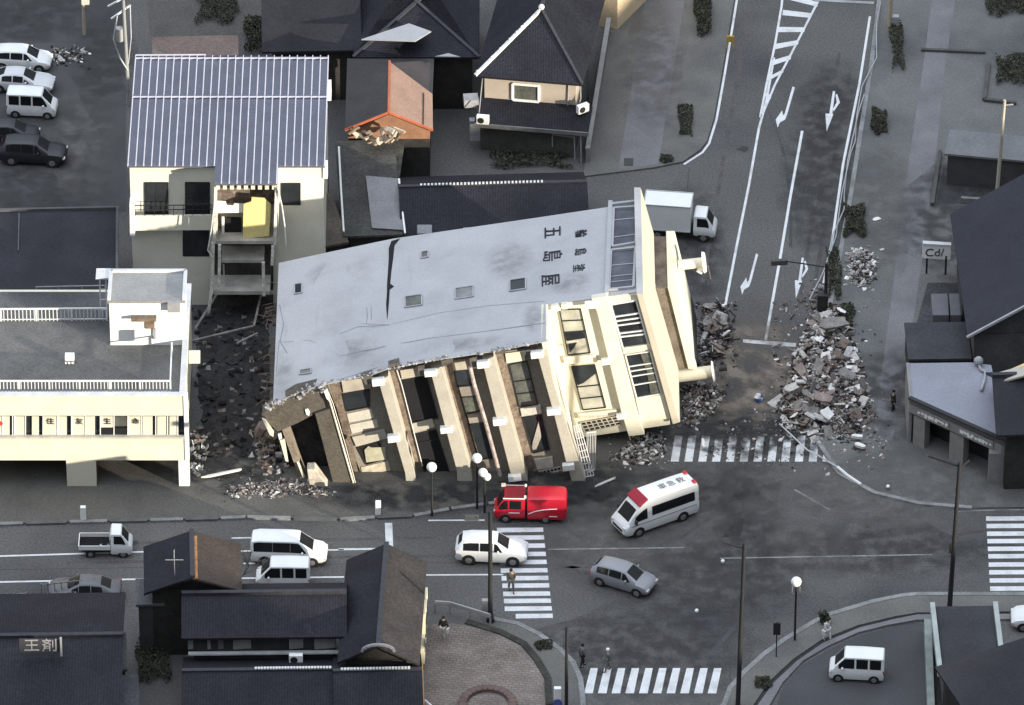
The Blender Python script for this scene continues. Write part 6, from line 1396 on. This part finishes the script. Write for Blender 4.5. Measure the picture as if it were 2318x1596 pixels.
mb = MB(); mb.bar(b+Vector((.15, 0, 12.2)), b+Vector((-1.1, .3, 12.4)), .09); mb.build('arm', darkm, t)
globe = M('lamp_globe_glass', (.82, .82, .80), .3, .02)
def globe_lamp(label, px, py, h, twin=False, pm=darkm):
    t, b = pole('street_lamp', label, px, py, h, .08, pm, 'street lamp', group='globe street lamps')
    mb = MB()
    if twin:
        mb.ball(b+Vector((-.1, 0, h+.25)), .3); mb.ball(b+Vector((.16, -.05, h-.05)), .26)
    else: mb.ball(b+Z*(h+.25), .33)
    mb.build('globe', globe, t, smooth=60); mb = MB(); mb.tube(b+Z*(h-.1), b+Z*(h+.02), .14, .16, 10); mb.build('globe_base', pm, t)
    return t, b
globe_lamp('globe street lamp in front of the second dark bay of the toppled building', 978, 1168, 3.6)
globe_lamp('globe street lamp in front of the third bay behind the red fire truck', 1080, 1152, 3.75)
globe_lamp('twin lobed lamp just left of the red fire truck', 1097, 1160, 2.9, True)
t, b = globe_lamp('globe street lamp on the curved pavement right of the bottom crosswalk', 1799, 1452, 4.4)
mb = MB(); mb.path([b+Vector((-.22, 0, 4.3)), b+Vector((-.25, 0, 3.8)), b+Vector((0, 0, 3.6)), b+Vector((.25, 0, 3.8)), b+Vector((.22, 0, 4.3))], .03); mb.build('globe_bracket', greym, t)
globe_lamp('low globe lamp lying on the road near the grey hatchback', 1634, 1285, .1) if 0 else None
# pale round objects on the road
for lb, px, py in (('white ball shaped lamp globe lying on the junction right of the grey hatchback', 1636, 1279), ('white ball shaped globe lying on the road above the bottom crosswalk', 1577, 1391), ('white globe lying in the dark rubble at the roof end', 1640, 742), ('small white globe at the top of the dark rubble heap', 1637, 701), ('white round cap on the pavement left of the shop pillar', 2010, 1110), ('white globe lying on the low rubble by the lower vent', 1615, 900)):
    mb = MB(); mb.ball(G(px, py)+Z*.3, .13); tag(mb.build('lamp_globe', globe, smooth=60), lb, 'lamp globe')
t, b = pole('utility_pole', 'pale slim pole on the upper right beside the low flat shed', 2254, 468, 8.6, .14, M('pole_cream', (.40, .37, .31), .7, .1), lean=(.3, 0))
mb = MB(); mb.bar(b+Vector((.28, 0, 8.2)), b+Vector((.9, .1, 8.2)), .07); mb.build('arm', greym, t)
t, b = pole('utility_pole', 'pale utility pole at the top edge beside the right pavement', 2014, 70, 9.0, .17, M('pole_tan', (.42, .36, .27), .7, .1))  # warm tan pole colour
mb = MB(); mb.box(b+Vector((.35, 0, .9)), (.5, .4, .7)); mb.build('meter_box', greym, t)
t, b = pole('utility_pole', 'pale utility pole with a crossarm behind the ribbed metal roof', 292, 238, 10.8, .15, M('pole_grey', (.26, .26, .26), .7, .15), lean=(-.2, 0))
for z, a in ((8.6, .9), (7.6, .7)):
    mb = MB(); mb.bar(b+Vector((-a-.3, -.4, z-.3)), b+Vector((a-.4, .4, z+.3)), .1); mb.build('crossarm', whitem, t)
mb = MB(); mb.tube(b+Vector((-.5, 0, 5.3)), b+Vector((-.5, 0, 6.3)), .28, .28, 12); mb.build('transformer', greym, t, smooth=40)
tcab = MB(); tcab.path([b+Vector((-.6, 0, 7.3)), b+Vector((-.9, -.2, 5.5)), b+Vector((-.5, -.2, 4.0)), b+Vector((.0, -.2, 3.0))], .05); tcab.path([b+Vector((.3, 0, 8.2)), b+Vector((.3, 0, 5.5)), b+Vector((.05, 0, 3.4))], .04)
tag(tcab.build('power_cable', M('cable_white', (.45, .45, .47), .6)), 'looped pale cables hanging beside the pole behind the ribbed roof', 'cable')
t, b = pole('utility_pole', 'pale pole with a box near the top left edge of the lot', 191, 78, 5.8, .12, MATS['pole_tan'])
mb = MB(); mb.box(b+Vector((.15, 0, 3.0)), (.55, .4, .9)); mb.build('box', M('box_cream', (.5, .47, .4), .7), t, bevel=.03)
# traffic signal gantry at the right kerb
t, b = pole('traffic_signal', 'dark traffic signal pole with a long arm reaching over the right lane', 1868, 706, 3.9, .13, darkm, 'traffic signal')
mb = MB(); mb.bar(b+Z*3.6, b+Vector((-3.2, .6, 3.75)), .07); mb.build('arm', darkm, t)
mb = MB(); mb.box(b+Vector((-3.1, .58, 3.6)), (1.1, .3, .4), .1); mb.build('signal_head', MATS['signal_grey'], t, bevel=.05)
mb = MB(); mb.box(b+Vector((-.2, -.1, .8)), (.7, .6, 1.5)); mb.build('control_box', darkm, t, bevel=.03)
# fallen cables along the right lane edge
cb = M('cable_pale', (.34, .34, .35), .6, .1)
for lb, pts in (('long pale fallen cable beside the right edge line', [A3(1350, 40), A3(1322, 200), A3(1325, 400), A3(1290, 470), A3(1225, 620), A3(1190, 800), A3(1180, 960), A3(1150, 1060), A3(1090, 1330), A3(1050, 1600), B2(960, 280), B2(870, 470)]),
                ('thin fallen cable hugging the right kerb', [A3(1240, 660), A3(1200, 800), A3(1130, 1090), A3(1105, 1330), A3(1105, 1450), A3(1030, 1600), B2(985, 200)])):
    mb = MB(); mb.path([G(x, y)+Z*(.28+.22*math.sin(i*1.9)) for i, (x, y) in enumerate(pts)], .045); tag(mb.build('fallen_cable', cb), lb, 'cable')
mb = MB(); mb.path([G(*B2(670, 1300))+Z*.4, G(*B2(860, 1470))+Z*.3, G(*B2(930, 1500))+Z*.25, G(*B2(1100, 1600))+Z*.2], .05); tag(mb.build('fallen_cable', MATS['cable_white']), 'pale cable across the upper crosswalk corner', 'cable')
mb = MB(); mb.path([G(*B5(1060, 10))+Z*.3, G(*B5(1130, 60))+Z*.2, G(*B5(1220, 120))+Z*.2], .1); tag(mb.build('fallen_rail', whitem), 'white bent rail lying beside the corner of the right pavement', 'debris')
mb = MB(); mb.bar(G(1843, 1), G(1978, 8), .3, .12); tag(mb.build('wheel_stop', M('stop_line_conc', (.3, .3, .3), .8)), 'pale concrete strip across the right lane at the top edge', 'kerb block')
# white posts on the left pavement, guard rail, sign board, hydrant
for lb, px, py in (('white bollard in front of the toppled building front', 856, 1166), ('white bollard on the pavement before the office block', 189, 1178)):
    mb = MB(); c = G(px, py); mb.box(c+Z*.55, (.36, .3, 1.1)); o = tag(mb.build('bollard', white, bevel=.05), lb, 'bollard', 'white bollards on the left pavement')
gr = thing('guard_rail', 'pale guard rail at the plaza corner left of the signal pole', 'guard rail', tuple(G(1050, 1400)))
pts = [G(985, 1386), G(1018, 1388), G(1110, 1416)]
mb = MB()
for a, b_ in zip(pts[:-1], pts[1:]): mb.bar(a+Z*.75, b_+Z*.75, .1, .3)
mb.build('beam', M('rail_grey', (.30, .30, .31), .5, .1), gr)
for p in (pts[0], pts[1], pts[1].lerp(pts[2], .5), pts[2]): mb = MB(); mb.tube(p, p+Z*.8, .06, .06, 8); mb.build('post', greym, gr)
mb = MB(); mb.box(G(1098, 1392)+Z*.6, (.4, .3, 1.2)); tag(mb.build('cabinet', greym, bevel=.03), 'narrow grey cabinet beside the dark signal pole', 'cabinet')
sg_ = thing('sign_board', 'white roadside sign board on two dark legs at the right', 'sign', tuple(G(2120, 624)))
a, b_ = G(2097, 622), G(2140, 624)
for p in (a, b_): mb = MB(); mb.tube(p, p+Z*1.6, .07, .07, 8); mb.build('leg', darkm, sg_)
yy = a.y; q = [V(2088, 584, yy-.12), V(2151, 588, yy-.12), V(2153, 557, yy-.12), V(2089, 553, yy-.12)]
mb = MB(); mb.prism(q, (0, .25, 0)); pn = mb.build('panel', M('sign_grey_white', (.80, .80, .80), .6, .08), sg_)
mb = MB(); mb.bar(q[3]+Vector((0, .1, .06)), q[2]+Vector((0, .1, .06)), .35, .1); mb.build('cap', M('sign_cap', (.5, .5, .52), .6), pn)
m = Matrix.Rotation(R(90), 4, 'X'); m.translation = q[0].lerp(q[2], .42)+Vector((0, -.03, .02)); text_mesh('lettering', 'Cd/', M('sign_ink', (.06, .06, .07), .7), .85, m, pn, .015)
tk = thing('warning_light', 'yellow road works stand beside the left edge line at the top', 'sign', tuple(G(1653, 106)))
b_ = G(1653, 110)
for dx in (-.25, .25): mb = MB(); mb.bar(b_+Vector((dx, 0, 0)), b_+Vector((dx*.4, 0, .9)), .08); mb.build('leg', M('stand_yellow', (.50, .33, .06), .6, .1), tk)
mb = MB(); mb.box(b_+Z*.8, (.5, .12, .5)); mb.build('board', MATS['stand_yellow'], tk, bevel=.03)
wb = thing('post_sign', 'round signed white post on the plaza corner at the bottom edge', 'sign', tuple(G(1262, 1596)))
b_ = G(1262, 1600); mb = MB(); mb.box(b_+Z*.9, (.45, .3, 1.2)); mb.build('post', white, wb, bevel=.04)
mb = MB(); c = b_+Vector((0, -.2, 1.0-.55)); mb.tube(c, c+Vector((0, -.04, 0)), .3, .3, 16); mb.build('disc', M('sign_blue', (.10, .12, .35), .5), wb)
ms = G(1104, 1600); mb = MB()
for i in range(24):
    a0, a1 = 2*math.pi*i/24, 2*math.pi*(i+1)/24; mb.bar(ms+Vector((1.55*math.cos(a0), 1.55*math.sin(a0), .24)), ms+Vector((1.55*math.cos(a1), 1.55*math.sin(a1), .24)), .5, .28)
pl = tag(mb.build('planter', M('red_brown_stone', (.13, .09, .08), .9, .15)), 'round reddish planter ring on the brick plaza', 'planter')

# ------------------------------------------------------------------ plants
leafm = [M('leaf_dark', (.034, .038, .026), .9, .3), M('leaf_mid', (.055, .058, .038), .9, .3), M('leaf_dry', (.085, .072, .05), .9, .3)]
def shrub(name, label, px, py, size, n, seed, cat='bush', wts=(6, 3, 1), z=0, group=None):
    rg = random.Random(seed); b = G(px, py, z); t = thing(name, label, cat, tuple(b), group)
    size = (size[0]*1.15, size[1]*1.1, size[2]*.72); mb = MB(); lobes = [(rg.uniform(-.35, .35)*size[0], rg.uniform(-.35, .35)*size[1], rg.uniform(.35, .7)*size[2], rg.uniform(.12, .34)) for _ in range(13)]
    for i in range(int(n*1.6)):
        lx, ly, lz, lr = rg.choice(lobes); d = Vector((rg.gauss(0, 1), rg.gauss(0, 1), rg.gauss(0, 1))).normalized()*rg.uniform(.5, 1)
        p = b+Vector((lx+d.x*lr*size[0], ly+d.y*lr*size[1], max(.05, lz+d.z*lr*size[2])))
        u = Vector((rg.gauss(0, 1), rg.gauss(0, 1), rg.gauss(0, 1))).normalized(); v_ = u.orthogonal().normalized(); s = rg.uniform(.05, .15)
        mb.poly([p-u*s, p+v_*s*.6, p+u*s, p-v_*s*.6], rg.choices((0, 1, 2), wts)[0])
    mb.build('crown', leafm, t, recalc=False)
    mb = MB(); mb.tube(b-Z*.05, b+Z*size[2]*.5, .07, .04, 6)
    for _ in range(4): mb.tube(b+Z*size[2]*.2, b+Vector((rg.uniform(-.3, .3)*size[0], rg.uniform(-.3, .3)*size[1], size[2]*.7)), .035, .015, 5)
    mb.build('trunk', wood, t); return t
def hedge(label, x0, y0, x1, y1, h, n, seed, cat='hedge'):
    rg = random.Random(seed); a = G(x0, y1); c = G(x1, y0); b = (a+c)/2; t = thing('hedge', label, cat, tuple(b)); mb = MB()
    sx_, sy_ = abs(c.x-a.x), abs(c.y-a.y); ph = [rg.uniform(0, 6.3) for _ in range(4)]
    k = 0
    while k < n:
        u, v = rg.uniform(-.5, .5), rg.uniform(-.5, .5); e = max(abs(u), abs(v))*2
        if e > .8+.2*math.sin(9*u+ph[0])*math.sin(8*v+ph[1]): continue
        k += 1; top = h*(.75+.25*math.sin(7*u*sx_/2+ph[2])*math.sin(5*v*sy_/2+ph[3]))*(1-.45*e**4)
        p = b+Vector((u*sx_, v*sy_, top*rg.random()**.45))
        d = Vector((rg.gauss(0, 1), rg.gauss(0, 1), rg.gauss(0, 1))).normalized(); w_ = d.orthogonal().normalized(); q = rg.uniform(.05, .13)
        mb.poly([p-d*q, p+w_*q*.6, p+d*q, p-w_*q*.6], rg.choices((0, 1, 2), (6, 3, 1.4))[0])
    mb.build('foliage', leafm, t, recalc=False); mb = MB()
    for i in range(1): q = b+Vector((rg.uniform(-.3, .3)*sx_, rg.uniform(-.3, .3)*sy_, 0)); mb.tube(q, q+Vector((rg.uniform(-.2, .2), rg.uniform(-.2, .2), h*.7)), .03, .015, 5)
    mb.build('stems', wood, t)
for i, (lb, x0, y0, x1, y1, h, n) in enumerate((
    ('dark kerbside hedge beside the upper right arrows', 1972, 250, 2008, 312, .8, 1500), ('dark kerbside hedge below the arrows beside the lane line', 1908, 468, 1962, 545, .8, 2000),
    ('dark hedge between the traffic signal and the big rubble heap', 1872, 692, 1936, 752, .7, 1700), ('narrow dark hedge strip at the kerb by the round rubble heap', 1876, 560, 1902, 690, .6, 1100),
    ('tall leafy hedge on the plaza at the top edge', 1572, -10, 1612, 98, 1.4, 2200), ('dark low hedge on the plaza beside the edge line bend', 1534, 236, 1570, 318, .6, 900),
    ('small hedge at the plaza corner near the edge line end', 1492, 354, 1526, 374, .4, 300), ('dark narrow hedge at the top beside the pale pole', 2018, 50, 2044, 170, .9, 900),
    ('dark hedge at the right edge near the top', 2250, 130, 2345, 205, 1.0, 1700), ('dark hedge filling the top right corner', 2222, -20, 2345, 45, 1.0, 1900),
    ('overgrown yard hedge at the top edge behind the ribbed roof', 440, -10, 545, 60, .9, 1500), ('dark overgrowth right of the rust red shed', 545, 40, 605, 130, 1.0, 1100),
    ('dark low overgrowth between the two dark roofs at the bottom left', 300, 1440, 395, 1560, .8, 1800), ('dark hedge under the hip roof house porch', 1090, 345, 1300, 385, .6, 1500),
    ('dark shrub bed on the plaza verge by the corner', 1208, 1455, 1255, 1478, .5, 420), ('dark shrub on the curved pavement end by the long pole', 1705, 1535, 1748, 1565, .5, 420))):
    hedge(lb, x0, y0, x1, y1, h, n, 40+i)
shrub('bush', 'dark shrub behind the person in white on the curved pavement', 1866, 1412, (.7, .6, 1.5), 260, 81)
mp = thing('post_sign', 'dark small sign on a thin post left of the globe lamp on the curved pavement', 'sign', tuple(G(1757, 1452)))
mb = MB(); c = G(1757, 1490); mb.tube(c, c+Z*2.8, .04, .04, 6); mb.build('post', darkm, mp); mb = MB(); mb.box(c+Z*2.3, (.45, .1, .9)); mb.build('board', darkm, mp)
# bare tree beside the antenna house
def bare_tree(label, px, py, h, seed, z=0.0):
    rg = random.Random(seed); b = G(px, py, z); t = thing('bare_tree', label, 'tree', tuple(b)); mb = MB(); m2 = MB()
    def grow(p, d, l, r, k):
        q = p+d*l; (mb if k > 1 else m2).tube(p, q, r, r*.65, 5)
        if k == 0: return
        for _ in range(3):
            dd = (d+Vector((rg.gauss(0, .5), rg.gauss(0, .5), rg.gauss(.1, .3)))).normalized(); grow(q, dd, l*rg.uniform(.6, .85), r*.6, k-1)
    grow(b, Vector((.05, 0, 1)), h*.32, .11, 4)
    mb.build('trunk', M('bark_grey', (.14, .12, .11), .9, .3), t); m2.build('twigs', M('twig_brown', (.12, .10, .09), .9, .3), t)
bare_tree('leafless tree beside the narrow gable roof, in front of the street', 530, 1370, 4.6, 5)
bare_tree('leafless small tree at the kerb left of the person in white', 1700, 1500, 2.2, 6) if 0 else None
# ------------------------------------------------------------------ people
skin = M('skin', (.45, .30, .22), .7, .05)
def skinmesh(name, verts, edges, radii, mat, parent, sub=1):
    me = bpy.data.meshes.new(name); me.from_pydata([tuple(v) for v in verts], edges, []); me.materials.append(mat)
    o = bpy.data.objects.new(name, me); COL.objects.link(o); o.parent = parent
    sk = o.modifiers.new('skin', 'SKIN'); sk.use_smooth_shade = True
    for i, r in enumerate(radii): me.skin_vertices[0].data[i].radius = (r, r) if not isinstance(r, tuple) else r
    me.skin_vertices[0].data[0].use_root = True
    s = o.modifiers.new('subsurf', 'SUBSURF'); s.levels = sub; s.render_levels = sub
    return o
def person(label, px, py, ang, top, legs, hair, stride=.18, arm=.12, bag=None, helmet=False, bend=0.0):
    b = G(px, py); t = thing('person', label, 'person', (0, 0, 0))
    s = stride
    J = {'pel': (0, 0, .95), 'waist': (.0, 0, 1.10), 'chest': (bend*.4, 0, 1.32), 'neck': (bend*.7, 0, 1.48), 'head': (bend*.9+.02, 0, 1.60), 'crown': (bend*1.0+.01, 0, 1.72)}
    for sg, n in ((1, 'l'), (-1, 'r')):
        f = sg*s
        J['hip'+n] = (0, sg*.10, .90); J['kne'+n] = (f*.5+.03, sg*.11, .50); J['ank'+n] = (f, sg*.11, .09); J['toe'+n] = (f+.17, sg*.12, .04)
        g = -sg*arm
        J['sho'+n] = (bend*.6, sg*.19, 1.42); J['elb'+n] = (bend*.6+g*.5-.02, sg*.25, 1.14); J['wri'+n] = (bend*.7+g+.06, sg*.24, .90); J['pal'+n] = (bend*.7+g+.09, sg*.235, .83)
        for k in range(5):
            J['fin'+n+str(k)] = (bend*.7+g+.075+.016*k, sg*(.235 if k else .205), .745-.008*(2-abs(k-2)) if k else .79)
    rad = {'pel': .135, 'waist': .125, 'chest': (.13, .16), 'neck': .055, 'head': .098, 'crown': .085}
    for n in 'lr': rad.update({'hip'+n: .09, 'kne'+n: .06, 'ank'+n: .042, 'toe'+n: .038, 'sho'+n: .06, 'elb'+n: .042, 'wri'+n: .03, 'pal'+n: .034}); rad.update({'fin'+n+str(k): .009 for k in range(5)})
    keys = list(J); E = [('pel', 'waist'), ('waist', 'chest'), ('chest', 'neck'), ('neck', 'head'), ('head', 'crown')]
    for n in 'lr':
        E += [('pel', 'hip'+n), ('hip'+n, 'kne'+n), ('kne'+n, 'ank'+n), ('ank'+n, 'toe'+n), ('chest', 'sho'+n), ('sho'+n, 'elb'+n), ('elb'+n, 'wri'+n), ('wri'+n, 'pal'+n)]+[('pal'+n, 'fin'+n+str(k)) for k in range(5)]
    def part(name, ks, es, mat, grow):
        idx = {k: i for i, k in enumerate(ks)}
        return skinmesh(name, [J[k] for k in ks], [(idx[a], idx[c]) for a, c in es], [(tuple(x+grow for x in rad[k]) if isinstance(rad[k], tuple) else rad[k]+grow) for k in ks], mat, t)
    part('body', keys, E, skin, 0)
    ks = ['chest', 'waist', 'pel', 'shol', 'elbl', 'wril', 'shor', 'elbr', 'wrir']
    part('jacket', ks, [('chest', 'waist'), ('waist', 'pel'), ('chest', 'shol'), ('shol', 'elbl'), ('elbl', 'wril'), ('chest', 'shor'), ('shor', 'elbr'), ('elbr', 'wrir')], top, .035)
    ks = ['pel', 'hipl', 'knel', 'ankl', 'hipr', 'kner', 'ankr']
    part('trousers', ks, [('pel', 'hipl'), ('hipl', 'knel'), ('knel', 'ankl'), ('pel', 'hipr'), ('hipr', 'kner'), ('kner', 'ankr')], legs, .025)
    for n in 'lr':
        p = Vector(J['ank'+n]); mb = MB(); mb.ball(p+Vector((.07, 0, -.045)), .1, 8, 6, sq=(1.4, .5, .5)); mb.build('shoe', darkm, t, smooth=60)
    hd = Vector(J['head']); mb = MB(); mb.ball(hd+Vector((-.012, 0, .055)), .118, 12, 8, sq=(1.02, .98, .9)); mb.build('helmet' if helmet else 'hair', hair, t, smooth=60)
    mb = MB(); mb.ball(hd+Vector((.105, 0, .0)), .022, 6, 4, sq=(1, .7, 1.1)); mb.build('nose', skin, t, smooth=60)
    for sg in (1, -1): mb = MB(); mb.ball(hd+Vector((.09, sg*.036, .03)), .012, 6, 4); mb.build('eye', ink, t)
    if bag: mb = MB(); mb.box((-.02, -.32, .78), (.3, .12, .38)); mb.build('bag', bag, t, bevel=.03)
    t.location = b; t.rotation_euler = (0, 0, R(ang)); return t
cl = lambda n, c: M(n, c, .9, .1)
dk, gy, wt_, bl, olive, tan = cl('cloth_dark', (.025, .025, .03)), cl('cloth_grey', (.14, .14, .14)), cl('cloth_white', (.62, .62, .62)), cl('cloth_blue', (.06, .10, .25)), cl('cloth_olive', (.10, .095, .075)), cl('cloth_tan', (.2, .16, .12))
hairk = cl('hair_black', (.015, .013, .012))
person('person in white trousers and dark jacket standing on the brick plaza', 1004, 1446, 60, dk, wt_, hairk, .1, bag=wt_)
person('person in grey olive clothes walking on the left crosswalk', 1157, 1338, -80, olive, gy, hairk, .22)
person('person in dark clothes at the left end of the bottom crosswalk', 1318, 1508, 20, gy, dk, hairk, .15)
person('person with a white head covering walking on the bottom crosswalk', 1376, 1518, 200, gy, gy, white, .2, helmet=True)
person('person dressed in white on the curved right pavement', 1872, 1450, -40, wt_, wt_, hairk, .18, bag=wt_)
person('person in dark clothes standing by the shop corner left wall', 2022, 932, 180, dk, dk, hairk, .06)
# ------------------------------------------------------------------ repeats carry a common group
GROUPS = {'hedge': 'hedges and planting beds by the roads', 'utility_pole': 'poles round the junction', 'kei_van': 'small white vans', 'hatchback': 'small hatchback cars', 'sedan': 'sedan cars', 'suv': 'suv cars',
          'house': 'tiled and metal roofed houses', 'shed': 'sheds and lean-tos', 'air_conditioner': 'air conditioner units', 'concrete_slab': 'broken slabs on the rubble heap', 'white_panel': 'white panels thrown on the pavement',
          'lamp_globe': 'lamp globes lying about', 'person': 'people in the street', 'low_wall': 'low walls on the upper right lots', 'rooftop_box': 'grey boxes on the crushed roof', 'storage_box': 'grey storage boxes', 'roof_vent': 'vents on the toppled roof',
          'broken_board': 'loose boards', 'broken_beam': 'beams in the dark gap', 'fallen_cable': 'fallen cables', 'masonry_block': 'masonry blocks by the torn floor', 'pale_roof_patch': 'painted sunlit patches on the dark roof'}
for o in scene.objects:
    if o.parent is None and 'label' in o and 'group' not in o:
        g = GROUPS.get(o.name.split('.')[0])
        if g: o['group'] = g
